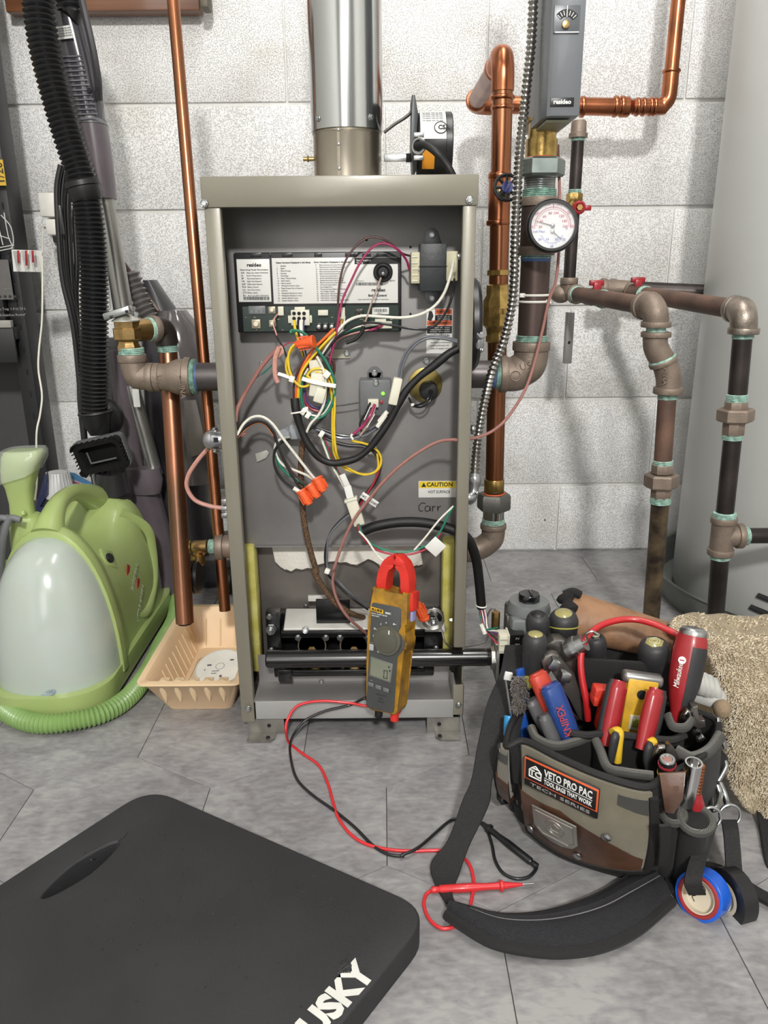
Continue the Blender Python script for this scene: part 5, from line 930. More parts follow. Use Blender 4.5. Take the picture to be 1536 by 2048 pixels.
q = P(392, 1153, 1.16); b = B(); b.lathe(q-V((.010, 0, 0)), q+V((.010, 0, 0)), [(0, .016), (.05, .025), (.3, .028), (.42, .028), (.45, .025), (.55, .025), (.58, .028), (.8, .028), (1, .02)], 36); b.to('round_handle', BLACKP, dv_)
# bx clamp left
cb = thing('conduit_connector', 'silver clamp connector on the left side of the boiler', 'connector', P(425, 905, 1.05)); b = B(); b.cyl(P(448, 880, 1.06), P(422, 880, 1.06), .013, 20, .002); b.ball(P(422, 880, 1.06), (.012, .012, .014)); b.to('connector_body', MATS['die_cast'], cb); screw(P(430, 861, 1.05), (-.2, -.3, 1), .004, STEEL, cb); screw(P(432, 900, 1.05), (-.2, -.5, -1), .004, STEEL, cb); RB(B(), 427, 876, 436, 885, 1.045, .004).to('marking_tag', BLACKP, cb)
b = B(); b.cyl(P(462, 1016, 1.06), P(444, 1016, 1.06), .008, 16, .001); b.box(P(450, 1003, 1.055), (.010, .01, .010), .002); b.box(P(450, 1030, 1.055), (.010, .01, .008), .002); b.to('entry_bushing', MATS['die_cast'], lp)
# ---------------------------------------------------------------- carpet cleaner
GRN = M('cleaner_green', (160, 178, 112), .34, var=(10, .04), coat=.25)
cc = thing('carpet_cleaner', 'lime green portable carpet cleaner with milky front tank and arched handle', 'carpet cleaner', (-.515, 1.2, 0))
CX = -.524
def arch(y, w, h, z0=.03, n=28, e1=.9, e2=.9, cx=CX):
    return [V((cx+w*(1 if math.cos(t) > 0 else -1)*abs(math.cos(t))**e1, y, z0+(h-z0)*math.sin(t)**e2)) for t in [PI*i/n for i in range(n+1)]]
TANKM = M('milky_tank', (192, 202, 196), .22, var=(6, .03), alpha=.80, coat=.4, sss=.3)
def dome(y0, w, d, z0, h, m, name, sgn=-1, e=.62, kk=1):
    rings = []
    for i in range(15):
        t = PI/2*i/14; zz = z0+(h-z0)*math.sin(t)**.92; k = math.cos(t)**.86 if i < 14 else .02
        rings.append([V((CX+w*k*math.sin(a), y0+sgn*d*(k**.9)*max(0, math.cos(a))**.75, zz)) for a in [-PI/2+PI*j/24 for j in range(25)]])
    return B().ring(rings).to(name, m, cc)
dome(1.128, .094, .104, .034, .264, TANKM, 'front_tank')
b = B(); b.box((CX+.028, 1.075, .090), (.055, .06, .085), .012); b.to('tank_float', M('inner_tank', (196, 200, 190), .4), cc)
b = B(); b.box((CX-.02, 1.10, .14), (.004, .03, .20), .001); b.box((CX-.0, 1.09, .075), (.045, .02, .07), .004); b.to('tank_rib', MATS['inner_tank'], cc)
q = V((CX+.012, 1.030, .050)); B().lathe(q, q+V((0, -.004, .0012)), [(0, .015), (.6, .015), (1, .013)], 28, sy=.6).to('tank_badge', M('badge_grey', (136, 148, 158), .4), cc); text('BISSELL', .0045, q+V((0, -.0042, .0012)), XD, V((0, .3, 1)), M('badge_ink', (100, 112, 124), .5), cc, align='CENTER', wid=.022)
def shell(spec, m, name, **k): return B().ring([arch(*s, **k) for s in spec]).to(name, m, cc)
shell([(1.120, .0955, .268, .03), (1.122, .098, .274, .03), (1.135, .0985, .279, .03), (1.150, .096, .276, .03), (1.162, .088, .262, .03)], GRN, 'front_hoop')
shell([(1.155, .090, .222, .03), (1.20, .087, .214, .03), (1.25, .086, .212, .03), (1.29, .087, .222, .03), (1.315, .089, .245, .03), (1.335, .091, .262, .03), (1.365, .091, .264, .03), (1.385, .088, .256, .03)], GRN, 'body', e1=.55)
B().tube([V((CX, 1.135, .262)), V((CX, 1.155, .282)), V((CX, 1.185, .298)), V((CX, 1.225, .301)), V((CX, 1.265, .294)), V((CX, 1.305, .278)), V((CX, 1.345, .258))], .02, 18, 8, rad=lambda t: .026-.013*math.sin(PI*t), flat=1.0).to('handle', GRN, cc)
GREYT = M('grey_tank', (150, 150, 156), .25, alpha=.85, coat=.4)
dome(1.383, .086, .075, .045, .252, GREYT, 'rear_tank', 1)
def slab(y0, y1, w, z0, z1, r=.07):
    o = []
    for (cx, cy, a0) in ((CX+w-r, y1-r, 0), (CX-w+r, y1-r, 90), (CX-w+r, y0+r, 180), (CX+w-r, y0+r, 270)):
        o += [V((cx+r*math.cos(math.radians(a0+i*9)), cy+r*math.sin(math.radians(a0+i*9)), z0)) for i in range(11)]
    return o
B().prism(slab(1.016, 1.475, .096, .010, 0), (0, 0, .034), .004).to('base', GRN, cc)
for x, y in ((-.06, 1.06), (.06, 1.06), (-.06, 1.42), (.06, 1.42)): B().cyl((CX+x, y, 0), (CX+x, y, .012), .012, 14, .001).to('foot', BLACKR, cc)
# right-hand side trim, power button and print
sx = CX+.0775
B().tube([V((CX+.050, 1.32, .240)), V((CX+.084, 1.35, .20)), V((CX+.088, 1.36, .15)), V((CX+.088, 1.35, .10)), V((CX+.088, 1.31, .068)), V((CX+.086, 1.28, .062)), V((CX+.078, 1.26, .072))], .009, 10, 6, flat=.5).to('side_trim', GRN, cc)
def side(y, z, lift=.001):
    zz = max(.0, min(1, (z-.03)/(.213-.03))); t = math.asin(zz**(1/.9)); return V((CX+.086*abs(math.cos(t))**.55+lift, y, z))
pb_ = side(1.215, .192); nrm = V((1, 0, .55)).normalized()
B().cyl(pb_-nrm*.004, pb_+nrm*.0015, .0225, 4, .001, phase=.2).to('button_plinth', GRN, cc)
B().lathe(pb_, pb_+nrm*.0045, [(0, .0115), (.6, .0115), (1, .0095)], 28, sy=.75).to('power_button', BLACKP, cc)
v_up = V((-.2, -.35, .9)); v_rd = V((0, .9, .35))
for k, (cy, cz) in enumerate(((1.255, .155), (1.278, .120))):
    c = side(cy, cz, .0012); b = B(); b.prism([c+V((0, -.010, -.006)), c+V((0, .004, -.012)), c+V((0, .010, .004)), c+V((0, -.002, .012))], (.0006, 0, 0)); b.to('red_chevron', M('logo_red', (190, 44, 48), .5), cc)
text('BISSELL', .011, side(1.268, .137, .003), V((0, .75, .65)), V((0, -.65, .75)), M('logo_grey', (196, 204, 180), .5), cc, align='CENTER', wid=.055, bold=.04)
text('LITTLE GREEN', .011, side(1.262, .088, .003), V((0, .72, .7)), V((0, -.7, .72)), M('logo_silver', (206, 212, 196), .4), cc, align='CENTER', wid=.068)
B().corr([G(x, y, .0158) for x, y in ((335, 1170), (352, 1195), (350, 1235), (325, 1285), (295, 1345), (256, 1395), (204, 1427), (140, 1443), (80, 1447), (28, 1432), (-14, 1395), (-50, 1330), (-70, 1260))], .0122, .0155, .0062, 16, 60).to('suction_hose', M('hose_green', (116, 146, 84), .4, var=(20, .08), coat=.1, rgb2=(130, 162, 96)), label='ribbed green suction hose wrapped round the base on floor', cat='hose')
sh = thing('hand_sprayer', 'green hand spray nozzle with clear cover standing left of carpet cleaner', 'sprayer', P(50, 1080, 1.16)); YN = 1.16
def rq(cx, cy, w, d, Y=YN, n=16, e=.6, tilt=0):
    c = P(cx, cy, Y); u = W(1, c); return [c+V((u*w*(1 if math.cos(a) > 0 else -1)*abs(math.cos(a))**e, d*(1 if math.sin(a) > 0 else -1)*abs(math.sin(a))**e, tilt*u*w*math.cos(a))) for a in [2*PI*i/n for i in range(n)]]
B().ring([rq(46, 901, 36, .016, tilt=.05), rq(46, 908, 40, .020, tilt=.1), rq(46, 925, 41, .024, tilt=.25), rq(42, 948, 36, .022, tilt=.35), rq(40, 975, 26, .016), rq(43, 1005, 22, .013), rq(46, 1035, 23, .012)]).to('head', GRN, sh)
CLR = M('clear_plastic', (225, 232, 225), .06, alpha=.28, coat=.5)
B().ring([rq(47, 897, 41, .022, tilt=.05), rq(47, 906, 45, .026, tilt=.1), rq(47, 925, 45, .029, tilt=.25), rq(43, 952, 39, .027, tilt=.4)]).to('clear_cover', CLR, sh)
B().ring([rq(50, 1030, 24, .020, 1.15), rq(52, 1036, 28, .024, 1.15), rq(58, 1075, 32, .024, 1.15), rq(62, 1130, 30, .022, 1.15), rq(60, 1200, 26, .022, 1.15)]).to('cradle', GRN, sh)
B().tube([P(46, 1022, 1.14), P(46, 1030, 1.138)], .004, 8, 2).to('latch_button', GRN, sh)
pcb = thing('power_cord', 'grey power cord coiled in loops left of carpet cleaner', 'cord', P(5, 1240, 1.18))
for k, dx in enumerate((0, -10, 12)):
    B().tube([P(30+dx, 1040, 1.12-k*.01), P(8+dx, 1038, 1.12-k*.01), P(-6+dx, 1080, 1.12-k*.01), P(-8+dx, 1150, 1.13), P(0+dx, 1210, 1.15), P(14+dx, 1245, 1.16)], .0050, 10).to('cord_loop', M('cord_grey', (106, 108, 110), .45), pcb)
# ---------------------------------------------------------------- seed tray and detector
TRM = M('peach_plastic', (238, 206, 168), .42, var=(12, .03), sss=.15)
ty = thing('plastic_tray', 'peach plastic tray with scalloped end catching drips beside boiler', 'tray', (-.29, 1.15, 0))
def rrect(x0, x1, y0, y1, z, r=.012, n=4):
    o = []
    for cx, cy, a0 in ((x1-r, y1-r, 0), (x0+r, y1-r, 90), (x0+r, y0+r, 180), (x1-r, y0+r, 270)):
        o += [V((cx+r*math.cos(math.radians(a0+i*90/n)), cy+r*math.sin(math.radians(a0+i*90/n)), z)) for i in range(n+1)]
    return o
tx0, tx1, ty0, ty1, tz = -.369, -.2135, 1.004, 1.288, .073
b = B(); b.ring([rrect(tx0+.028, tx1-.026, ty0+.050, ty1-.03, .0005), rrect(tx0+.006, tx1-.006, ty0+.008, ty1-.006, tz-.006), rrect(tx0, tx1, ty0, ty1, tz-.003), rrect(tx0, tx1, ty0, ty1, tz), rrect(tx0+.009, tx1-.009, ty0+.010, ty1-.009, tz), rrect(tx0+.013, tx1-.013, ty0+.014, ty1-.012, tz-.004), rrect(tx0+.016, tx1-.016, ty0+.028, ty1-.016, tz-.018), rrect(tx0+.034, tx1-.032, ty0+.062, ty1-.036, .004)]); b.to('tray_shell', TRM, ty)
for i in range(5):
    x = tx0+.034+i*.0222; b = B(); b.lathe((x, ty0+.030, .026), (x, ty0+.020, tz-.010), [(0, .001), (.5, .0055), (1, .0085)], 14); b.ball((x, ty0+.024, tz-.012), (.0085, .010, .006), 14, 8); b.to('front_scallop', TRM, ty)
    b = B(); b.box((x, ty0+.034, tz-.012), (.0145, .012, .004), .0018); b.to('front_tab', TRM, ty)
for i in range(9):
    y = ty0+.078+i*.021; a0 = V((tx0+.0165, y, tz-.020)); a1 = V((tx0+.0335, y, .006)); B().tube([a0, a0.lerp(a1, .5), a1], .0016, 6, 2, rad=lambda t: .0016).to('side_rib', TRM, ty)
for i in range(4):
    x = tx0+.045+i*.026; B().tube([V((x, ty1-.018, tz-.02)), V((x, ty1-.036, .008))], .0016, 6, 2).to('end_rib', TRM, ty)
B().ring([rrect(tx0+.040, tx1-.038, ty0+.070, ty1-.075, z, .008) for z in (.0045, .0065)]+[rrect(tx0+.043, tx1-.041, ty0+.073, ty1-.078, .0065, .008)], cap1=False).to('floor_ridge', TRM, ty)
dc_ = P(436, 1302, 1.13); dt = thing('smoke_detector', 'round white detector disc resting in the peach tray', 'detector', dc_); dn_ = V((-.08, -.30, .95)).normalized()
dc_ = V((-.268, 1.118, .032)); B().lathe(dc_-dn_*.012, dc_+dn_*.008, [(0, .040), (.08, .043), (.6, .043), (.9, .042), (1, .040)], 48).to('body', WHITEP, dt)
b = B(); b.torus(dc_+dn_*.008, dn_, .039, .0006, 40, 5); b.to('seam', M('seam_grey', (190, 188, 184), .5), dt)
dux = V((1, 0, .08)).normalized(); duy = dn_.cross(dux)
for dx, dy, w, h in ((-.018, .006, .007, .003), (.018, .014, .006, .003), (-.006, -.008, .012, .0012), (-.008, -.013, .009, .0012), (.004, -.020, .004, .004), (-.024, -.004, .002, .002)):
    B().box(dc_+dn_*.0085+dux*dx+duy*dy, (w, h, .0003), 0, Matrix((dux, duy, dn_)).transposed().to_4x4()).to('detector_print', M('grey_print', (90, 92, 96), .5), dt)
b = B(); b.torus(dc_+dn_*.0085+duy*.002, dn_, .007, .0003, 20, 4); b.to('detector_ring', MATS['grey_print'], dt)
# ---------------------------------------------------------------- shelf, box, cord with tag
SHB = M('shelf_black', (30, 30, 32), .45)
sf = thing('shelf_unit', 'black shelf unit at left edge holding a boxed product', 'shelf', (-.85, 1.6, 0))
def pst(y, dx=0, Y=1.3): p = P(y[0], y[1], Y); return p
b = B(); xr_ = (P(110, 811, 1.64).x+P(25, 346, 1.64).x)/2; px_ = xr_-.015; b.box((px_, 1.61, .60), (.030, .060, 1.25), .001); b.to('post', SHB, sf)
for i in range(24): B().box((px_+.004, 1.5797, .10+i*.045), (.004, .001, .012), .0003).to('post_slot', MATS['dark_slot'], sf)
zsh = P(20, 655, 1.555).z
B().box((px_-.20, 1.62, zsh-.012), (.40, .13, .024), .001).to('shelf_board', M('shelf_face', (52, 52, 54), .5), sf)
B().box((px_-.26, 1.72, .31), (.40, .004, .62), .001).to('back_sheet', M('shelf_shade', (62, 62, 62), .6), sf)  # dark sheet added in place of the shade on the wall below the shelf
B().box((px_-.20, 1.556, zsh-.034), (.40, .006, .068), .001).to('shelf_lip', SHB, sf)
B().box((px_-.20, 1.554, zsh+.007), (.40, .012, .014), .001).to('shelf_edge', M('shelf_strip', (150, 148, 142), .5), sf)
bx = thing('product_box', 'dark retail box with line drawing of a dish rack on the shelf', 'box', (px_-.17, 1.6, zsh+.012)); zbx = zsh+.0125
B().box((px_-.17, 1.605, zbx+.33), (.305, .078, .66), .001).to('carton', M('carton_charcoal', (34, 34, 36), .4, coat=.2), bx)
RB(B(), -200, 320, 9, 372, 1.5635, .001).to('yellow_band', M('box_yellow', (206, 168, 52), .5), bx)
RB(B(), -200, 520, 22, 600, 1.5635, .001).to('photo_panel', M('box_grey', (96, 94, 92), .5), bx); b = B()
for l in ([(2, 430), (22, 455), (26, 492), (6, 500)], [(8, 425), (16, 470), (24, 490)], [(-6, 440), (6, 490)], [(-4, 470), (20, 478)], [(-10, 497), (28, 490)], [(-8, 503), (27, 496)]): b.tube([P(x, y, 1.5635) for x, y in l], .0010, 5, 4)
b.to('rack_drawing', M('drawing_white', (196, 196, 192), .5), bx)
for i in range(4): q = P(-2+i*10+2, 593, 1.5632); B().cyl(q, q+V((0, -.0006, 0)), .0028, 14).to('icon', M('icon_dark', (40, 40, 42), .5), bx)
YB_ = 1.5633
for s, y, h in (('Combination Trap 1.4 to 20 L', 617, 5), ("'Stackable Full-Stainless Rower'", 629, 5)): text(s, h*.00098, P(52, y, YB_), V((1, 0, .02)), ZD, M('box_print', (150, 150, 148), .5), bx, align='RIGHT', res=1)
text('1/20', .015, P(0, 346, 1.5628), V((0, 0, 1)), V((-1, 0, 0)), INK, bx, align='CENTER'); text('INCLUDES', .002, P(16, 578, 1.5632), XD, ZD, MATS['box_print'], bx, align='CENTER', res=1)
ad = thing('plug_adapter', 'white plug adapter in wall outlet behind the black vacuum cables', 'plug', P(105, 432, 1.70))
b = B(); b.box(P(108, 411, 1.68), (.042, .05, .046), .004); b.to('adapter_body', WHITEP, ad)
ad2 = thing('charger_plug', 'small white charger plug with thin cord and printed warning tag below adapter', 'plug', P(115, 470, 1.68)); b = B(); b.box(P(116, 455, 1.66), (.034, .04, .030), .003); b.to('plug_body', WHITEP, ad2); b = B(); b.corr([P(104, 453, 1.65), P(95, 453, 1.65), P(88, 453, 1.65)], .0028, .0044, .003, 10, 6); b.to('strain_relief', WHITEP, ad2)
B().box(P(122, 435, 1.735), (.045, .006, .10), .002).to('outlet_plate', M('outlet_dark', (60, 60, 60), .5), label='dark outlet plate on the block wall behind white adapter', cat='outlet')
wc = ad2
B().tube([P(89, 453, 1.65), P(85, 458, 1.62), P(85, 500, 1.50), P(85, 560, 1.45), P(84, 640, 1.42), P(78, 700, 1.40), P(77, 740, 1.38), P(84, 790, 1.36), P(80, 830, 1.34), P(73, 870, 1.32), P(74, 960, 1.32), P(70, 1000, 1.32)], .0017, 8, 6).to('cord', M('cord_white', (214, 212, 200), .45), wc)
tg = [P(23, 499, 1.46), P(84, 501, 1.48), P(84, 544, 1.48), P(27, 543, 1.46)]; B().prism(tg, (0, .0008, 0)).to('warning_tag', LAB, wc)
for x0, y0, y1 in ((36, 501, 526), (52, 501, 531), (65, 501, 525)): B().prism([P(x, y, 1.458) for x, y in ((x0-2, y0), (x0+2.5, y0), (x0+3.5, y1), (x0-1, y1))], (0, .0004, 0)).to('tag_red_bar', REDINK, wc)
for i, x in enumerate((26, 29, 32, 43, 46, 49, 59, 62, 69)): text('Read instructions before use of cord', .0022, P(x+1, 502, 1.458), V((.06, 0, -1)), V((1, 0, 0)), INK, wc, res=1, wid=.042 if i % 2 else .034)
# wood board top left
B().box(((P(20, 10, 1.73).x+P(404, 10, 1.73).x)/2, 1.724, P(200, 24, 1.71).z+.05), (P(404, 10, 1.73).x-P(20, 10, 1.73).x, .036, .10), .003).to('wood_board', M('stained_wood', (124, 80, 48), .45, var=(8, .3), brush=(.3, 1, 6), rgb2=(88, 52, 32), coat=.3), label='brown stained wood board fixed to the wall at top left', cat='board')
b = B(); random.seed(9); q = P(410, 12, 1.69); b.box(q+V((0, .01, .03)), (.016, .04, .07), .004); b.to('pipe_clamp', M('old_metal', (110, 104, 92), .6, .6, bump=(120, 1)), label='small weathered metal fixing on right end of wood board', cat='bracket')
# ---------------------------------------------------------------- vacuums
VPL = M('vacuum_grey_violet', (92, 84, 90), .34, coat=.15); VDK = M('vacuum_charcoal', (44, 42, 46), .36, coat=.2); HOSE = M('vacuum_hose_black', (30, 30, 32), .35, coat=.2)
hs = thing('vacuum_hose', 'thick ribbed black vacuum hose hanging with dusting brush at its end', 'hose', P(200, 960, 1.36)); YV = 1.36
hr = rr(29, 150, 200, YV)
B().corr([P(70, -90, YV), P(76, 0, YV), P(88, 90, YV), P(112, 190, YV), P(138, 280, YV), P(158, 340, YV), P(168, 378, YV)], hr*.86, hr*1.06, .0078, 20, 30).to('hose', HOSE, hs)
b = B(); d = (P(178, 410, YV)-P(166, 368, YV)).normalized(); b.lathe(P(163, 362, YV), P(175, 402, YV), [(0, hr*1.15), (.06, hr*1.25), (.3, hr*1.25), (.34, hr*1.15), (.9, hr*1.1), (1, hr*1.0)], 30); b.to('hose_cuff', BLACKP, hs)
B().corr([P(172, 395, YV), P(180, 450, YV), P(187, 540, YV), P(188, 640, YV), P(188, 730, YV), P(187, 800, YV), P(189, 842, YV)], hr*.86, hr*1.08, .0072, 20, 40).to('hose', HOSE, hs)
b = B(); b.lathe(P(190, 822, YV), P(200, 868, YV), [(0, hr*1.25), (.08, hr*1.32), (.12, hr*1.2), (.6, hr*1.0), (1, hr*.72)], 32); b.ball(P(214, 835, YV+.03), (.030, .034, .034)); b.to('elbow_cuff', BLACKP, hs)
B().corr([P(90, -60, 1.44), P(130, -20, 1.44), P(142, 22, 1.44), P(140, 30, 1.44)], hr*.8, hr*.98, .0078, 20, 20).to('hose', HOSE, hs)
# rectangular dusting brush
bc0 = P(208, 905, YV-.01); bxd = V((.97, -.05, .22)).normalized(); bzd = V((-.16, -.12, .98)); bnd = bxd.cross(bzd).normalized(); bzd = bnd.cross(bxd)*-1
if bnd.y > 0: bnd = -bnd
bm_ = Matrix((bxd, bnd, bxd.cross(bnd))).transposed().to_4x4(); u_ = W(1, bc0)
db = thing('dusting_brush', 'grey rectangular dusting brush with black bristles on hose end', 'brush', bc0)
def bq(x, y, d): return bc0+bm_.to_3x3() @ V((x*u_, d, y*u_))
def brr(w, h, d, r=10): return [bq((w-r)*sx_+r*math.cos(math.radians(a0+i*18)), (h-r)*sy_+r*math.sin(math.radians(a0+i*18)), d) for sx_, sy_, a0 in ((1, 1, 0), (-1, 1, 90), (-1, -1, 180), (1, -1, 270)) for i in range(6)]
b = B(); b.ring([brr(30, 18, -.03), brr(48, 32, -.012), brr(52, 35, 0), brr(52, 35, .010), brr(48, 31, .010), brr(46, 29, 0)], cap1=False); b.to('brush_body', M('brush_grey', (96, 98, 100), .45), db)
b = B(); b.ring([brr(47, 30, .002), brr(48, 31, .022), brr(40, 23, .022), brr(38, 21, .004)], cap0=False, cap1=True); b.to('bristle_band', M('bristle_black', (12, 12, 13), .8, wavy=(900, 1.5, 'X')), db)
random.seed(2); b = B()
for i in range(150):
    a = i/150; o = brr(49, 32, .010); o2 = brr(50, 33, .026); k = int(a*len(o)); f = a*len(o)-k; p0 = o[k].lerp(o[(k+1) % len(o)], f); p1 = o2[k].lerp(o2[(k+1) % len(o2)], f); b.tube([p0, p1+V((random.uniform(-.001, .001), 0, random.uniform(-.001, .001)))], .0011, 4, 1, smooth=False)
b.to('bristles', MATS['bristle_black'], db, kind='stuff')
b = B(); 
for (x0, y0, x1, y1) in ((-26, 12, 28, 12), (-26, 12, -26, -12)): b.tube([bq(x0, y0, .014), bq(x1, y1, .014)], .0016, 6, 1, smooth=False)
b.to('inner_rim', MATS['brush_grey'], db)
b = B(); b.lathe(P(222, 940, YV), P(236, 1040, YV+.02), [(0, .026), (.4, .030), (.42, .026), (1, .024)], 24); b.to('brush_neck', VDK, db)
# wand
wa = thing('vacuum_wand', 'vacuum handle and silver wand leaning against the block wall', 'vacuum', P(240, 1000, 1.46)); YA = 1.46
def sec(x, y, w, d=.03, Y=YA, n=20, e=.8): return rq(x, y, w, d, Y, n, e)
SMK = M('smoked_handle', (66, 64, 70), .14, coat=.6, alpha=.96)
B().ring([sec(120, -60, 26), sec(128, 0, 30), sec(142, 60, 36), sec(160, 140, 38), sec(172, 200, 34), sec(182, 240, 28)]).to('handle_shell', SMK, wa)
for i in range(14): B().ring([[P(140+i*2.8-24, 112+i*9.6, YA-.034+abs(i-6)*.0006), P(140+i*2.8+22, 110+i*9.6, YA-.030)], [P(140+i*2.8-24, 115+i*9.6, YA-.034), P(140+i*2.8+22, 113+i*9.6, YA-.030)]], closed=False).to('cooling_rib', M('rib_grey', (104, 102, 108), .3), wa)
B().ring([sec(183, 236, 25), sec(185, 246, 26), sec(187, 250, 25)]).to('joint_ring', M('ring_grey', (110, 110, 112), .4), wa)
B().ring([sec(187, 251, 25), sec(194, 300, 26), sec(203, 360, 24), sec(210, 398, 20)]).to('lower_grip', VPL, wa)
B().tube([P(150, -60, YA-.03), P(168, 20, YA-.035), P(186, 100, YA-.035), P(196, 160, YA-.03), P(198, 200, YA-.02)], .006, 8, 6).to('handle_strap', VDK, wa)
q = P(178, 180, YA-.036); B().cyl(q, q+V((0, .004, 0)), .0036, 14).to('screw_hole', MATS['dark_slot'], wa)
B().prism([P(x, y, YA-.036) for x, y in ((104, 55), (139, 50), (146, 76), (110, 80))], (0, .0006, 0)).to('rating_label', LAB, wa)
for i in range(4): text('Rated 120V 60Hz 12A service', .0022, P(109+i, 59+i*5, YA-.0365), V((1, 0, .12)), ZD, INK, wa, res=1, wid=.026)
WAND = M('wand_silver', (172, 172, 168), .3, .9, var=(6, .1), brush=(1, 1, .1)); wr = rr(18, 230, 500, YA)
pipe(P(208, 395, YA), P(252, 640, YA), wr, WAND, wa, 'tube'); pipe(P(206, 420, YA+.02), P(240, 640, YA+.02), .009, VDK, wa, 'tube_clip')
vb = thing('upright_vacuum', 'dark grey upright vacuum cleaner standing on floor behind the copper pipes', 'vacuum', P(330, 1120, 1.45)); YU = 1.47
pipe(P(262, 770, YU), P(312, 950, YU), rr(15, 290, 850, YU), WAND, vb, 'tube'); pipe(P(232, 700, YU), P(276, 980, YU), rr(20, 250, 850, YU), VPL, vb, 'side_tube')
B().ring([sec(280, 935, 40, .02, YU-.02), sec(284, 960, 42, .022, YU-.02), sec(292, 985, 30, .02, YU-.02)]).to('collar', VPL, vb)
B().ring([sec(282, 975, 34, .035, YU), sec(300, 1050, 36, .035, YU), sec(318, 1130, 38, .035, YU), sec(326, 1180, 40, .04, YU)]).to('lower_duct', VPL, vb)
B().ring([sec(300, 560, 10, .03, 1.60), sec(325, 640, 40, .05, 1.58), sec(340, 720, 50, .06, 1.56), sec(350, 850, 56, .06, 1.56), sec(355, 1000, 62, .06, 1.56), sec(365, 1090, 66, .07, 1.56)]).to('motor_body', VDK, vb)
BIN = M('smoked_bin', (92, 88, 88), .12, coat=.6, alpha=.88)
B().ring([sec(345, 620, 26, .03, 1.52), sec(356, 655, 42, .05, 1.52), sec(368, 720, 46, .055, 1.52), sec(380, 850, 44, .05, 1.52), sec(392, 960, 38, .045, 1.52)]).to('dust_bin', BIN, vb)
b = B(); b.prism([P(x, y, 1.468) for x, y in ((366, 800), (392, 800), (414, 905), (382, 915))], (0, .006, 0), .002); b.to('bin_panel', M('bin_panel_grey', (112, 106, 100), .3), vb)
B().corr([P(258, 545, 1.52), P(272, 580, 1.52), P(288, 615, 1.52), P(302, 640, 1.52)], .014, .020, .010, 16, 10).to('clear_hose', M('clear_hose', (110, 106, 104), .15, alpha=.8, coat=.5), vb)
B().tube([P(246, 525, 1.56), P(285, 580, 1.55), P(325, 632, 1.54), P(345, 655, 1.52)], .0045, 8).to('bail_wire', M('brown_trim', (84, 62, 52), .4), vb)
b = B(); b.tube([P(310, 650, 1.5), P(335, 640, 1.5), P(352, 662, 1.49), P(345, 690, 1.48), P(330, 700, 1.49)], .006, 8); b.to('bin_latch', BLACKP, vb)
q0, q1 = G(330, 1150), G(450, 1130); b = B(); b.box((-.40, 1.60, .045), (.34, .16, .085), .02, seg=3); b.to('floor_head', VDK, vb)
b = B(); b.box((-.43, 1.512, .06), (.05, .03, .05), .006); b.to('pedal', VPL, vb)
for x in (-.50, -.33): B().cyl((x-.01, 1.51, .028), (x+.01, 1.51, .028), .028, 24, .003).to('wheel', BLACKR, vb)
RB(B(), 266, 778, 279, 814, YU-.03, .001).to('barcode_label', LAB, vb)
# bag of black cables hanging
for k, pts in enumerate(([(122, 330), (114, 380), (118, 470), (126, 560), (148, 660), (162, 800), (172, 900)], [(130, 340), (124, 400), (128, 480), (134, 560), (152, 650), (160, 760), (170, 880)], [(140, 350), (136, 420), (140, 500), (146, 590), (158, 700), (160, 800), (170, 900)], [(154, 390), (150, 440), (154, 520), (152, 600), (160, 720)])):
    o = B().tube([P(x, y, 1.50+.01*k) for x, y in pts], .0055, 10).to('vacuum_cable', HOSE, label=None); tag(o, ('leftmost black cable hanging beside the ribbed vacuum hose', 'second black cable from the left beside the ribbed vacuum hose', 'third black cable from left, close against the vacuum hose', 'short black cable partly hidden behind the vacuum hose')[k], 'cable', 'black vacuum cables hanging beside the hose')
B().box(P(122, 440, 1.49), (.006, .008, .05), .001).to('cable_wrap', HOSE, label='short black wrap holding the hanging vacuum cables', cat='wrap')
for x0, y0, x1, y1, w in ((168, 860, 212, 1090, 5), (186, 930, 214, 1080, 3)): pass
vc = thing('stick_vacuum', 'slim black vacuum pole standing on floor left of the silver wand', 'vacuum', G(232, 1150)); b = B(); b.tube([P(225, 690, 1.55), P(232, 900, 1.52), P(240, 1100, 1.50)], .028, 14, 4); b.to('pole', VDK, vc)
b = B(); b.tube([P(186, 940, 1.48), P(206, 1060, 1.46), P(220, 1150, 1.44)], .004, 8); b.to('rail', STEEL, vc); b = B(); b.tube([P(180, 900, 1.50), P(214, 1080, 1.47)], .009, 8); b.to('side_rail', VDK, vc)
B().box((P(235, 700, 1.53).x, 1.52, P(235, 690, 1.53).z), (.036, .02, .03), .003).to('pole_clamp', M('clamp_grey', (90, 90, 92), .35, .3), vc)
# bottles behind
bo = thing('spray_bottle', 'navy bottle with ribbed white cap behind the spray nozzle', 'bottle', P(118, 1060, 1.53)); q = P(115, 975, 1.53)
c0, c1 = P(120, 992, 1.53), P(115, 944, 1.53); r0 = rr(29, 118, 990, 1.53)
B().lathe(c0, c1, [(0, r0), (.04, r0*1.02), (.9, r0*.72), (1, r0*.62)], 36).to('cap', M('cap_white', (206, 206, 206), .45), bo)
b = B()
for i in range(24): a = i*2*PI/24; d = V((math.cos(a), math.sin(a), 0)); b.tube([c0+d*r0*1.0, c1+d*r0*.74], .0009, 4, 1, smooth=False)
b.to('cap_rib', M('cap_white', (206, 206, 206), .45), bo, kind='stuff')
B().lathe(c0-V((0, 0, .19)), c0, [(0, r0*1.25), (.75, r0*1.25), (.88, r0*.98), (1, r0*.96)], 32).to('bottle_body', M('navy_plastic', (22, 26, 66), .25, coat=.4), bo)
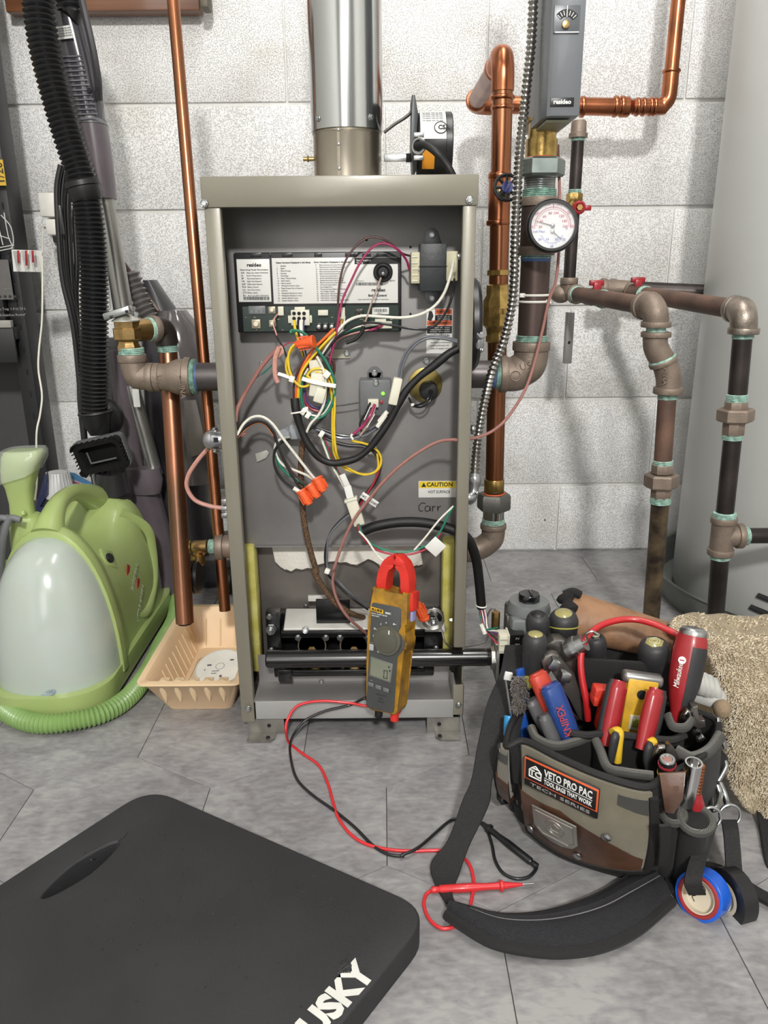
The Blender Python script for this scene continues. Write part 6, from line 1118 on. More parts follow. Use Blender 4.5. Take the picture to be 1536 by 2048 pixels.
cnt = thing('storage_caddy', 'translucent dark blue caddy behind the green cleaner', 'caddy', P(110, 1150, 1.5)); b = B(); b.prism([P(x, y, 1.50) for x, y in ((88, 950), (94, 945), (96, 990), (76, 1015), (150, 1020), (150, 1130), (72, 1130), (72, 1010))], (0, .008, 0), .002); b.to('caddy_wall', M('caddy_blue', (44, 50, 84), .2, alpha=.75), cnt)
zb = thing('zipper_bag', 'clear zipper bag with blue and pink seal lines behind the cleaner', 'bag', P(170, 1010, 1.58))
B().prism([P(x, y, 1.58) for x, y in ((132, 945), (150, 947), (168, 958), (185, 968), (200, 971), (210, 1040), (140, 1050))], (0, .004, 0)).to('bag_film', M('bag_film', (190, 190, 200), .25, alpha=.6), zb)
B().prism([P(x, y, 1.578) for x, y in ((130, 944), (148, 946), (168, 958), (185, 967), (202, 970), (202, 976), (184, 974), (165, 966), (146, 958), (138, 960))], (0, .002, 0)).to('blue_seal', M('seal_blue', (74, 124, 162), .4), zb)
B().tube([P(x, y, 1.576) for x, y in ((138, 962), (155, 966), (172, 973), (190, 978), (202, 979))], .0016, 6).to('pink_seal', M('seal_pink', (186, 70, 110), .4), zb)
# small tangle at far left floor
b = B()
for k in range(4): b.tube([P(-10, 1262+k*9, 1.2), P(4, 1268+k*9, 1.2), P(12, 1290-k*6, 1.19)], .0016, 6)
b.to('thin_cords', M('cord_pale', (170, 168, 160), .5), label='thin pale cords tangled on floor at far left', cat='cord', kind='stuff')
# ---------------------------------------------------------------- kneeling mat
MATM = M('mat_foam', (40, 40, 42), .62, var=(14, .12), bump=(260, .35))
km = thing('kneeling_pad', 'thick black foam kneeling pad with hand slot and white lettering on floor', 'kneeling pad', (-.2, .6, 0))
ZM = .030; A_, C_ = V((-.300, .826, 0)), V((.047, .625, 0)); e1 = (C_-A_).normalized(); e2 = V((e1.y, -e1.x, 0)); 
Dv = V((-.425, .650, 0))-A_; ang_w = Dv.normalized()
A2 = A_; B2 = C_; w_ = .42; 
e2 = V((-.60, -.80, 0)).normalized() if False else e2
print('mat axes', e1, e2, ang_w)
cs = [A2, B2, B2+ang_w*.31, A2+ang_w*.31]
def roundpoly(cs, r, z, n=8):
    o = []
    for i, c in enumerate(cs):
        a = (cs[i-1]-c).normalized(); d = (cs[(i+1) % len(cs)]-c).normalized(); p0 = c+a*r; p1 = c+d*r
        for k in range(n+1):
            t = k/n; o.append(p0*(1-t)**2+c*2*t*(1-t)+p1*t*t+V((0, 0, z)))
    return o
out = roundpoly(cs, .042, 0); s0, s1 = G(84, 1795, ZM), G(238, 1683, ZM); sm = (s0+s1)/2; sd = (s1-s0)/2; sn = V((-sd.y, sd.x, 0)).normalized()*.0135
def oval(z, k=1): return [V((0, 0, z-ZM))+sm+sd*math.cos(a)*(1+.02*(k-1))+sn*math.sin(a)*k*(1-.25*abs(math.cos(a))) for a in [2*PI*i/28 for i in range(28)]]
b = B(); b.prism([p+V((0, 0, .0)) for p in out], (0, 0, ZM), 0, [[V((p.x, p.y, 0)) for p in oval(ZM)]])
sharp = [e for e in b.m.edges if len(e.link_faces) == 2 and abs(e.calc_face_angle(0)) > .9 and e.verts[0].co.z > ZM*.9 and e.verts[1].co.z > ZM*.9]
bmesh.ops.bevel(b.m, geom=sharp, offset=.0028, segments=3, affect='EDGES', profile=.5); b.to('pad', MATM, km)
cr_ = [G(236, 1684, ZM), G(243, 1678, ZM), G(248, 1676, ZM), G(252, 1670, ZM), G(256, 1664, ZM)]
B().ribbon([p+V((0, 0, .0002)) for p in cr_], [V((.0012, .0016, 0)), V((.002, .002, 0)), V((.0012, .001, 0)), V((.001, .0012, 0)), V((.0002, .0002, 0))], .0004, 2).to('tear', MATS['dark_slot'], km)
random.seed(21); b = B()
for i in range(130):
    px, py = random.gauss(420, 190), random.gauss(1800, 90); q = G(px, py, ZM)
    ins = True
    for k in range(4):
        a, c = cs[k], cs[(k+1) % 4]
        if (c-a).cross(q-a).z > -.012*(c-a).length: ins = False
    if ins: b.ball(q+V((0, 0, .0002)), (random.uniform(.0006, .002), random.uniform(.0006, .0016), .0009), 6, 4)
b.to('foam_lumps', MATM, km, kind='stuff')
b = B(); q = G(690, 1932, ZM)
for i in range(7): b.tube([q+V((.006*math.cos(i), .006*math.sin(i*1.7), 0)), q+V((.003, -.001+.002*i, .0012)), q+V((.002*i-.007, -.008, 0))], .0011, 5, 3)
b.to('scuffed_patch', MATM, km)
t0_, t1_ = G(640, 2052, ZM), G(738, 1942, ZM); td = (t1_-t0_).normalized(); tu = V((-td.y, td.x, 0))
text('HUSKY', .0245, t1_-tu*-.004, td, tu, M('mat_lettering', (216, 216, 210), .5), km, align='RIGHT', bold=.07, lift=.0004, wid=.107)
# ---------------------------------------------------------------- gas valve
GVG = M('gas_valve_grey', (122, 126, 126), .42, .2, var=(20, .04))
gv = thing('gas_valve', 'grey gas valve with black square topped knob at end of the manifold', 'gas valve', (P(1040, 1300, 1.0).x, 1.0, ma.z-.03))
vz = ma.z; vx0 = P(990, 1300, .99).x
CAST = M('cast_aluminium', (156, 156, 150), .45, .75, bump=(300, .4))
b = B(); b.box((vx0+.030, 1.0, vz-.004), (.062, .055, .048), .004); b.box((vx0+.012, .995, vz-.006), (.022, .045, .060), .003); b.to('cast_body', CAST, gv)
b = B(); b.cyl((vx0-.006, .99, vz), (vx0+.002, .99, vz), .0165, 6); b.to('inlet_boss', CAST, gv)
zt_ = P(1052, 1262, .99).z
b = B(); b.box((vx0+.052, 1.020, vz+.036), (.062, .072, .052), .006); b.to('regulator_housing', GVG, gv)
tp_ = V((vx0+.050, 1.015, vz+.062)); B().lathe(tp_, tp_+V((0, 0, .016)), [(0, .031), (.3, .031), (1, .028)], 36).to('regulator_dome', GVG, gv)
b = B(); b.lathe(tp_+V((0, 0, .015)), tp_+V((0, 0, .027)), [(0, .014), (.1, .0155), (.9, .0155), (1, .0145)], 8, phase=.3); b.to('knob', M('knob_black', (18, 18, 20), .2, coat=.5), gv)
B().box(tp_+V((.002, -.002, .0275)), (.003, .022, .003), .0008).to('knob_ridge', MATS['knob_black'], gv)
b = B(); b.box((vx0+.0275, .985, vz+.030), (.022, .030, .032), .002); b.to('solenoid', BLACKP, gv)
for i, s in enumerate(('PV', 'MV', 'MV/PV')): text(s, .0034, (vx0+.0275, .9695, vz+.040-i*.009), XD, ZD, WINK, gv, align='CENTER', res=1)
b = B(); b.box((vx0+.009, .982, vz+.030), (.013, .022, .028), .0015); b.box((vx0+.0155, .982, vz+.030), (.003, .026, .031), .0006); b.to('white_plug', CONN, gv)
for i in range(3): B().box((vx0+.009, .9705, vz+.020+i*.009), (.011, .001, .0012)).to('plug_groove', M('groove_cream', (170, 168, 152), .5), gv)
B().lathe((vx0+.004, 1.02, vz+.03), (vx0+.004, 1.02, vz+.058), [(0, .0062), (1, .0062)], 6).to('pilot_fitting', BRASS, gv)
b = B(); b.cyl((vx0+.022, 1.015, vz+.04), (vx0+.022, 1.015, vz+.056), .005, 14, .001); b.to('test_port', STEEL, gv)
b = B(); b.box((vx0+.063, .984, vz+.030), (.005, .004, .045), .001); b.to('side_bracket', STEEL, gv); screw((vx0+.062, .985, vz+.050), (0, 0, 1), .003, M('orange_screw', (180, 110, 50), .4, .5), gv)
vw = thing('valve_wires', 'red, white, green and black wires fanning into white plug on gas valve', 'wiring', P(972, 1230, 1.02))
b_ = P(962, 1216, 1.03)
for c, dx, e in (('green', -.003, (1.0, 1255)), ('white', 0, (1, 1262)), ('red', .003, (1, 1270)), ('black', -.001, (1, 1280)), ('violet', .002, (1, 1268)), ('red', -.002, (1, 1288)), ('white', .004, (1, 1290))):
    wire(c, [b_+V((dx, 0, 0)), P(966+dx*1500, 1235, 1.01), P(972+dx*900, 1258, 1.0), V((vx0+.002, .985, P(990, e[1], .985).z))], .0013, vw)
wire('white', [P(962, 1248, 1.0), P(970, 1268, .995)], .0032, vw, 'wire_tag'); B().torus(P(962, 1211, 1.03), (.1, 0, 1), .0075, .0012, 18, 6).to('cable_tie', WHITEP, vw)
# ---------------------------------------------------------------- tool bag
CANV = M('canvas_olive', (112, 106, 88), .85, var=(30, .12), bump=(1500, .5), sheen=.3); LEA = M('brown_leather', (96, 66, 50), .42, var=(12, .3), bump=(120, .4), rgb2=(66, 46, 36), coat=.2)
NYL = M('black_nylon', (17, 16, 17), .75, bump=(1200, .6), sheen=.05); TRIM = M('grey_webbing', (122, 121, 116), .8, wavy=(700, 1.2)); BIND = M('black_binding', (24, 23, 23), .7, bump=(900, .5))
rim_px = [(1012, 1492, .150), (1050, 1484, .157), (1120, 1518, .157), (1200, 1552, .154), (1288, 1576, .148), (1325, 1558, .148), (1378, 1530, .150), (1418, 1500, .150), (1430, 1440, .152), (1300, 1405, .155), (1130, 1392, .158), (1040, 1425, .155)]
bot_px = [(1026, 1622), (1058, 1662), (1118, 1708), (1190, 1738), (1262, 1756), (1322, 1758), (1352, 1742), (1384, 1705), (1400, 1650), (1300, 1610), (1140, 1585), (1045, 1590)]
rimW = [G(*p) for p in rim_px]; botW = [G(x, y, 0) for x, y in bot_px]; NB = len(rimW)
cen = sum(rimW, V())/NB
def loop_spl(pts, sub=6):
    n = len(pts); out = []
    for i in range(n):
        a, b, c, d = pts[i-1], pts[i], pts[(i+1) % n], pts[(i+2) % n]
        for k in range(sub):
            t = k/sub; out.append(.5*((2*b)+(c-a)*t+(2*a-5*b+4*c-d)*t*t+(3*b-a-3*c+d)*t**3))
    return out
RL_, BL_ = loop_spl(rimW), loop_spl(botW); NR = len(RL_)
def bag(i, t, off=0):
    """i: float index round the loop, t: 0 floor .. 1 rim"""
    k = int(math.floor(i)) % NR; f = i-math.floor(i); k2 = (k+1) % NR
    r_ = RL_[k].lerp(RL_[k2], f); b_ = BL_[k].lerp(BL_[k2], f); p = b_.lerp(r_, t)
    tan = (RL_[(k+2) % NR]-RL_[k-1]).normalized(); n = V((tan.y, -tan.x, 0)).normalized()
    if n.dot(p-cen) < 0: n = -n
    return p+n*(off+.010*math.sin(PI*min(1, t*.9+.08)))
bg = thing('tool_bag', 'olive canvas and brown leather tool bag packed with hand tools on the floor', 'tool bag', V((cen.x, cen.y, 0)))
ts = [0, .03, .15, .3, .45, .6, .75, .9, 1]
rings = [[bag(i, t) for i in range(NR)] for t in ts]
rings += [[bag(i, 1, -.004)+V((0, 0, .001)) for i in range(NR)], [bag(i, .9, -.008) for i in range(NR)], [bag(i, .55, -.014) for i in range(NR)]]
B().ring(rings).to('bag_body', NYL, bg)
def grid(i0, i1, t0f, t1f, off, th, ni=24, nt=8):
    g = B(); R = []
    for o in (off, off+th):
        R.append([[bag(i0+(i1-i0)*a/ni, t0f(a/ni)+(t1f(a/ni)-t0f(a/ni))*c/nt, o) for c in range(nt+1)] for a in range(ni+1)])
    rings = []
    for a in range(ni+1): rings.append(R[0][a]+list(reversed(R[1][a])))
    return g.ring(rings)
fl0, fl1 = -1.0, 25.0; low = lambda a: .10+.22*(abs(a-.55)*1.6)**2.2 if a < .55 else .10+.12*(abs(a-.55)*2)**2
grid(fl0, fl1, low, lambda a: .985, .001, .004, 40, 10).to('front_panel', CANV, bg)
lt = lambda a: .62-.06*math.sin(a*PI*1.5)-(.34*(a-.55)/.45 if a > .55 else 0)
grid(fl0+.5, fl1-.8, lambda a: low(a)+.012, lt, .0052, .0015, 40, 8).to('leather_panel', LEA, bg)
edge = [bag(fl0+(fl1-fl0)*a/30, low(a/30), .005) for a in range(31)]
B().tube([bag(fl0, .95, .004)]+[bag(fl0, low(0)+(.95-low(0))*(1-k/6), .005) for k in range(1, 6)]+edge+[bag(fl1, low(1)+(.95-low(1))*k/6, .006) for k in range(1, 7)], .0052, 8, 2, flat=.7).to('panel_binding', BIND, bg)
B().tube([bag(i*1.0, 1.0, -.001)+V((0, 0, .001)) for i in list(range(NR))+[0]], .0040, 8, 1, smooth=False).to('rim_binding', BIND, bg)
grid(fl0+.6, 3, lambda a: .84, lambda a: .94, .0052, .001, 10, 2).to('webbing_corner', TRIM, bg); grid(20.5, fl1-.6, lambda a: .84-.05*a, lambda a: .93, .0052, .001, 10, 2).to('webbing_corner', TRIM, bg)
# badge
def tangent(i, t, off):
    c = bag(i, t, off); xd = (bag(i+1.5, t, off)-bag(i-1.5, t, off)).normalized(); u = (bag(i, t+.1, off)-bag(i, t-.1, off)).normalized(); n = xd.cross(u).normalized(); u = n.cross(xd); return c, xd, u, n
ic = 13.0; c, bx_, bu, bn = tangent(ic, .82, .0080)
bmx = Matrix((bx_, bu, bn)).transposed().to_4x4()
BDG = B().box(c+bn*-.001, (.086, .040, .003), .0012, bmx).to('badge_base', BLACKP, bg); B().box(c+bu*.0050+bn*.0008, (.0855, .0290, .0012), .0005, bmx).to('badge_border', ORANGE, bg); B().box(c+bu*.0050+bn*.0014, (.082, .0255, .001), .0004, bmx).to('badge_field', BLACKP, bg)
text('VETO PRO PAC', .0092, c+bu*.0102+bx_*-.018+bn*.0021, bx_, bu, WINK, BDG, bold=.035, wid=.055); text('TOOL BAGS THAT WORK', .0058, c+bu*-.0015+bx_*-.018+bn*.0021, bx_, bu, WINK, BDG, bold=.03, wid=.055)
text('TECH SERIES', .0040, c+bu*-.0145+bx_*.0+bn*.0008, bx_, bu, M('silver_print', (150, 150, 146), .5), BDG, align='CENTER', wid=.070)
B().box(c+bx_*.0095+bu*.0038+bn*.0022, (.055, .0005, .0004), 0, bmx).to('badge_rule', WINK, BDG)
lc = c+bx_*-.029+bu*.0045+bn*.0020; b = B(); b.tube([lc+bx_*-.007+bu*-.007, lc+bx_*-.007+bu*.002, lc+bx_*-.004+bu*.0055, lc+bx_*.004+bu*.0055, lc+bx_*.007+bu*.002, lc+bx_*.007+bu*-.007, lc+bx_*-.007+bu*-.007], .0009, 6, 1, smooth=False); b.tube([lc+bx_*-.003+bu*.006, lc+bu*.009, lc+bx_*.003+bu*.006], .0008, 6, 2); b.to('badge_emblem', WINK, BDG)
text('TC', .0070, lc+bu*-.0012, bx_, bu, WINK, BDG, align='CENTER', bold=.05)
# metal plate
c2, px2, pu2, pn2 = tangent(12.8, .42, .0100); pmx = Matrix((px2, pu2, pn2)).transposed().to_4x4()
pts = [c2+px2*x*1.12+pu2*y*1.2 for x, y in ((-.024, .019), (.024, .019), (.024, -.008), (.018, -.016), (.006, -.021), (-.006, -.021), (-.018, -.016), (-.024, -.008))]
B().prism(pts, pn2*.002, .0008).to('steel_plate', M('brushed_plate', (172, 170, 164), .36, .85, var=(10, .1), bump=(300, .2)), bg)
b = B(); b.tube([c2+px2*x*1.12+pu2*y*1.2+pn2*.0022 for x, y in ((-.020, .015), (.020, .015), (.020, -.008), (.014, -.014), (-.014, -.014), (-.020, -.008), (-.020, .015))], .0007, 5, 1, smooth=False); b.torus(c2+pn2*.0022+pu2*.002, pn2, .0115, .0006, 28, 5); b.tube([c2+px2*x+pu2*y+pn2*.0022 for x, y in ((-.005, -.003), (-.005, .005), (0, .009), (.005, .005), (.005, -.003), (-.005, -.003))], .0006, 5, 1, smooth=False); b.to('plate_emboss', MATS['brushed_plate'], bg)
for i, t in ((4.6, .50), (19.6, .52), (8.2, .20), (15.8, .19)):
    c, x_, u__, n_ = tangent(i, t, .0075); B().lathe(c, c+n_*.003, [(0, .0052), (.5, .0050), (1, .003)], 20).to('rivet', STEEL, bg)
# inner pockets
ip = [G(x, y, z) for x, y, z in ((1062, 1455, .155), (1075, 1478, .152), (1112, 1492, .150), (1150, 1484, .153), (1184, 1474, .156), (1200, 1500, .152), (1215, 1535, .149), (1250, 1545, .150), (1306, 1552, .150))]
B().tube(ip, .0052, 10, 6).to('pocket_trim', TRIM, bg); sp_ = spl(ip, 6)
B().ring([sp_, [p-V((0, 0, .06)) for p in sp_], [p-V((0, -.003, .06)) for p in sp_], [p+V((0, .003, 0)) for p in sp_]], closed=False, loop=True).to('pocket_wall', NYL, bg)
ip2 = [G(x, y, z) for x, y, z in ((1075, 1400, .165), (1120, 1455, .160), (1165, 1470, .160), (1210, 1468, .160), (1260, 1472, .158), (1310, 1478, .158), (1345, 1480, .158), (1370, 1470, .16))]
B().tube(ip2, .0045, 8, 6).to('pocket_trim', BIND, bg); sp2 = spl(ip2, 6)
B().ring([sp2, [p-V((0, 0, .07)) for p in sp2], [p-V((0, -.003, .07)) for p in sp2], [p+V((0, .003, 0)) for p in sp2]], closed=False, loop=True).to('pocket_wall', NYL, bg)
B().tube([G(1335, 1430, .17), G(1345, 1452, .17), G(1370, 1455, .17), G(1385, 1440, .17)], .0050, 10, 6, flat=.6).to('tool_loop', TRIM, bg)
B().tube([G(1352, 1500, .152), G(1385, 1515, .150), G(1420, 1500, .152), G(1442, 1470, .155)], .0065, 10, 6, flat=.6).to('tool_loop', TRIM, bg)
B().box(G(1258, 1352, .19)+V((0, .01, -.02)), (.12, .006, .07), .003, Matrix.Rotation(-.15, 4, 'Z')).to('back_divider', NYL, bg)
# side pen pockets
def fcyl(a, b_, r0, r1, m, name, par, sy=.7, n=20): return B().lathe(a, b_, [(0, r0), (1, r1)], n, sy=sy).to(name, m, par)
for (x, y, r_) in ((1346, 1628, .0115), (1392, 1640, .0160)):
    tq = G(x, y, .108); bq_ = G(x-20, y+122, .006)
    fcyl(bq_, tq, r_*.9, r_, NYL, 'pen_pocket', bg, .75); B().torus(tq, (tq-bq_).normalized(), r_, .0040, 24, 8).to('pocket_trim', TRIM, bg)
b = B(); b.prism([G(1318, 1548, .162), G(1372, 1545, .165), G(1366, 1600, .142), G(1348, 1628, .124), G(1330, 1626, .124)], (.001, .003, 0), .0008); b.to('leather_flap', LEA, bg)
for x, y in ((1318, 1640), (1330, 1690)): B().ribbon([G(x, y-40, .13), G(x, y, .09), G(x-5, y+40, .05)], [V((.012, .002, 0))]*3, .003, 3).to('side_webbing', BIND, bg)
# leather sleeve behind the bag
ls = thing('leather_sleeve', 'worn tan leather holster standing at the back of tool bag', 'holster', G(1240, 1450)); YL = .93
a, b2, c, d = P(1146, 1188, YL), P(1372, 1262, YL-.02), P(1360, 1330, YL-.04), P(1150, 1290, YL-.02)
TAN = M('tan_leather', (152, 114, 84), .5, var=(22, .3), bump=(120, .8), rgb2=(106, 76, 54), coat=.15)
rg = []
for k in range(13):
    t = k/12; ang_ = PI*t; top = a.lerp(b2, .0); 
    rg.append([a.lerp(b2, s_)+V((0, -.028*math.sin(ang_)-.006, 0))+(d.lerp(c, s_)-a.lerp(b2, s_))*(1-math.cos(ang_))*.5+V((0, .02, .0)) for s_ in [j/10 for j in range(11)]])
b = B(); b.ring(rg, closed=False); b.to('leather_panel', TAN, ls)
e_ = a+V((-.003, 0, .0)); b = B(); b.tube([P(1130, 1192, YL), P(1136, 1210, YL-.01), P(1140, 1240, YL-.015), P(1142, 1275, YL-.01)], .010, 10, 5, rad=lambda t: .010+.003*math.sin(t*19)); b.tube([P(1128, 1190, YL), P(1145, 1184, YL), P(1160, 1190, YL)], .006, 8); b.to('frayed_edge', M('frayed_black', (30, 28, 28), .95, bump=(500, 2)), ls)
b = B(); b.prism([P(1145, 1285, YL-.01), P(1240, 1300, YL-.02), P(1245, 1360, YL-.02), P(1140, 1360, YL-.01)], (0, .01, 0), .002); b.prism([P(1240, 1296, YL-.02), P(1370, 1325, YL-.03), P(1365, 1400, YL-.03), P(1240, 1380, YL-.02)], (0, .01, 0), .002); b.to('lower_panel', NYL, ls)
# ---------------------------------------------------------------- screwdrivers
GRIP = M('grip_black', (46, 46, 48), .5, bump=(500, .15)); AMB = M('amber_cap', (150, 142, 88), .2, coat=.6)
def driver(name, lab, top, bot, r, capm=AMB, grip=GRIP, emb=None, prof=None):
    top, bot = V(top), V(bot); top = CAMP+(top-CAMP)*((top.y-.025)/top.y); bot = CAMP+(bot-CAMP)*((bot.y+.02)/bot.y); t = thing(name, lab, 'screwdriver', bot); L = (top-bot).length; b = B()
    b.lathe(bot, top, prof or [(0, r*.6), (.05, r*.75), (.3, r*.85), (.5, r*.92), (.72, r*1.0), (.80, r*1.05), (.88, r*1.07), (.95, r*.95), (.985, r*.80), (1, r*.62)], 28); b.to('handle', grip, t)
    ax = (top-bot).normalized(); u = ax.orthogonal().normalized(); v = ax.cross(u)
    for k in range(8):
        a = k*PI/4+.2; d = u*math.cos(a)+v*math.sin(a); B().tube([bot.lerp(top, .25)+d*r*.84, bot.lerp(top, .5)+d*r*.93, bot.lerp(top, .72)+d*r*1.0], .0011, 6, 3).to('grip_rib', grip, t)
    b = B(); b.lathe(top-ax*.002, top+ax*.0015, [(0, r*.60), (.6, r*.62), (1, r*.48)], 6 if emb == 'hex' else 24); b.to('end_cap', capm, t)
    if emb: b = B(); b.torus(top+ax*.0017, ax, r*.36, .0006, 6, 5); b.torus(top+ax*.0017, ax, r*.2, .0005, 6, 5); b.to('end_emblem', M('emblem_pale', (196, 194, 160), .4), t)
    B().cyl(bot+ax*.002, bot-ax*.06, .0035, 10).to('shaft', STEEL, t); return t
driver('screwdriver', 'black screwdriver with amber end, front one of two near bag left', P(1071, 1268, .84), P(1064, 1390, .80), .0138)
driver('screwdriver', 'black screwdriver with dark round end, behind the amber ended one', P(1076, 1228, .88), P(1072, 1350, .85), .0138, BLACKP)
driver('screwdriver', 'stubby thick black screwdriver with yellow ring near the gas valve', P(1127, 1226, .89), P(1126, 1350, .86), .0172)
tt = P(1127, 1252, .866); B().torus(tt, (0, .25, 1), .0178, .0010, 30, 6).to('yellow_ring', M('dim_yellow', (150, 148, 60), .4), bpy.data.objects['screwdriver.002'])
driver('screwdriver', 'black screwdriver with white hexagon mark behind the red cable', P(1191, 1272, .87), P(1188, 1400, .84), .0130, BLACKP, emb='hex')
driver('screwdriver', 'thick black screwdriver with yellow hexagon end left of red one', P(1309, 1284, .85), P(1304, 1420, .82), .0180, AMB, emb='hex')
# red and black screwdriver
RB_ = M('tool_red', (152, 34, 40), .36, coat=.3)
top, bot = P(1386, 1268, .80), P(1352, 1450, .77); t = thing('screwdriver', 'large red and black screwdriver with silver end cap beside the towel', 'screwdriver', bot); ax = (top-bot).normalized(); r = .0176
B().lathe(bot, top, [(0, r*.42), (.04, r*.5), (.16, r*.55), (.30, r*.80), (.45, r*.98), (.65, r*1.06), (.82, r*1.08), (.93, r*1.0), (1, r*.86)], 32).to('handle', RB_, t)
B().lathe(top-ax*.001, top+ax*.008, [(0, r*.88), (.5, r*.88), (.85, r*.74), (1, r*.5)], 32).to('steel_cap', STEEL, t); B().box(top+ax*.0085, (.018, .003, .001), .0004, ax.to_track_quat('Z', 'X').to_matrix().to_4x4()).to('cap_slot', M('cap_shadow', (120, 120, 120), .4, .8), t)
vdir = (CAMP-top); vdir = (vdir-ax*vdir.dot(ax)).normalized(); sdir = ax.cross(vdir); sdir = sdir if sdir.x > 0 else -sdir
def rs(tt_, ang, k=1.02):
    prof = [(0, .42), (.16, .55), (.30, .80), (.45, .98), (.65, 1.06), (.82, 1.08), (.93, 1.0), (1, .86)]
    for (a0, r0), (a1, r1) in zip(prof, prof[1:]):
        if tt_ <= a1: rr_ = r0+(r1-r0)*(tt_-a0)/(a1-a0); break
    a = math.radians(ang); return bot.lerp(top, tt_)+(vdir*math.cos(a)+sdir*math.sin(a))*rr_*r*k
for a0, a1, t0, t1 in ((8, 80, .14, .88), (-78, -120, .12, .92)):
    R_ = [[rs(t0+(t1-t0)*j/12, a0+(a1-a0)*k/8*(1-.25*abs(j/12-.5)*(1 if k > 4 else .4)), 1.035) for j in range(13)] for k in range(9)]
    b = B(); b.ring(R_, closed=False); b.to('rubber_grip', GRIP, t)
text('Milwaukee', .0062, rs(.55, -22, 1.06), ax, -sdir, WINK, t, align='CENTER', wid=.028, shear=.3); q = rs(.72, -18, 1.06); b = B(); b.lathe(q-vdir*.001, q+vdir*.0004, [(0, .0042), (1, .0042)], 20); b.to('slot_symbol', WINK, t); B().box(q+vdir*.0007, (.0012, .0050, .0006), 0, Matrix((ax, sdir, vdir)).transposed().to_4x4()).to('slot_bar', RB_, t)
# ---------------------------------------------------------------- pliers and others
def grip(name, pts, r, m, par, flat=.7, prof=None): return B().tube(pts, r, 14, 6, rad=prof or (lambda t: r*(.72+.45*math.sin(min(1, t*1.25+.12)*PI*.62))*(1 if t < .93 else .8)), flat=flat).to(name, m, par)
DST = M('dark_forged_steel', (128, 124, 120), .34, .85, var=(30, .25), bump=(200, .3))
ORR = M('grip_orange_red', (184, 62, 44), .4, coat=.2); BLU = M('grip_blue', (34, 66, 130), .38, coat=.25); GRR = M('grip_grey', (84, 84, 86), .45); YLW = M('grip_yellow', (208, 172, 44), .4, coat=.2)
k1 = thing('pliers', 'large pliers with orange red and blue dipped grips at bag left', 'pliers', P(1130, 1480, .76))
grip('grip', [P(1135, 1480, .765), P(1120, 1450, .77), P(1098, 1400, .775), P(1082, 1365, .78), P(1072, 1345, .785)], .0118, ORR, k1, .75)
grip('grip', [P(1152, 1500, .745), P(1140, 1470, .75), P(1122, 1425, .755), P(1108, 1390, .76), P(1098, 1368, .765)], .0125, BLU, k1, .75)
B().tube([P(1143, 1500, .752), P(1128, 1468, .756), P(1108, 1425, .762), P(1092, 1388, .766), P(1088, 1374, .768)], .0060, 10, 6).to('grip_edge', ORR, k1)
text('KNIPEX', .0085, P(1129, 1442, .738), (P(1112, 1400, .74)-P(1134, 1460, .74))*-1 if False else (P(1118, 1405, .74)-P(1138, 1465, .74)), V((-1, 0, .35)), M('knipex_red', (190, 70, 80), .5), k1, align='CENTER', wid=.040)
k2 = thing('pliers', 'small pliers with two grey dipped grips leaning at bag left', 'pliers', P(1085, 1490, .75))
grip('grip', [P(1108, 1485, .765), P(1092, 1455, .768), P(1074, 1420, .772), P(1064, 1398, .775)], .0085, GRR, k2); grip('grip', [P(1116, 1500, .742), P(1108, 1478, .745), P(1096, 1450, .748), P(1088, 1428, .752)], .0085, GRR, k2)
k3 = thing('wire_stripper', 'wire stripper with red and black grips either side of yellow level', 'pliers', P(1250, 1500, .74))
grip('grip', [P(1212, 1492, .735), P(1222, 1450, .745), P(1232, 1400, .755), P(1240, 1362, .765)], .0115, RB_, k3, .7); grip('grip_side', [P(1202, 1482, .742), P(1212, 1440, .750), P(1222, 1396, .758), P(1230, 1360, .768)], .0092, GRIP, k3, .7)
grip('grip', [P(1283, 1500, .725), P(1294, 1460, .735), P(1304, 1415, .745), P(1313, 1378, .755)], .0118, RB_, k3, .7); grip('grip_side', [P(1298, 1490, .732), P(1308, 1455, .740), P(1317, 1412, .750), P(1322, 1380, .758)], .0088, GRIP, k3, .7)
k4 = thing('snips', 'small snips with hooked yellow and black grips in the front pocket', 'pliers', P(1265, 1540, .72))
for (x, y) in ((1238, 1462), (1306, 1482)):
    b = B(); s_ = 1 if x < 1250 else -1; grip('grip', [P(x-3, y+62, .715), P(x-1, y+30, .718), P(x+1, y+8, .722), P(x-2, y, .725), P(x-12*1, y+4, .722)], .0058, YLW, k4, .8, prof=lambda t: .0058*(.9+.2*t))
    grip('grip_inner', [P(x-16+(8 if s_ < 0 else 0), y+62, .712), P(x-12, y+35, .714), P(x-8, y+14, .716), P(x-6, y+10, .718)], .0050, GRIP, k4, .8)
lv = thing('torpedo_level', 'yellow level with silver end and clear vial between red grips', 'level', P(1275, 1470, .78)); m_ = Matrix.Rotation(-.12, 4, 'Z') @ Matrix.Rotation(math.radians(-10), 4, 'X') @ Matrix.Rotation(.10, 4, 'Y')
c = P(1276, 1415, .775); R_3 = m_.to_3x3(); YPL = M('level_yellow', (204, 160, 40), .45, var=(60, .2))
b = B(); b.box(c, (.034, .014, .070), .002, m_); b.to('body', YPL, lv)
b = B(); b.box(c+R_3 @ V((0, .003, .034)), (.046, .018, .014), .005, m_, seg=3); b.to('end_frame', M('level_silver', (150, 150, 148), .35, .8), lv)
B().cyl(c+R_3 @ V((0, -.0075, .018)), c+R_3 @ V((0, -.0068, .018)), .0055, 20).to('hole', MATS['dark_slot'], lv)
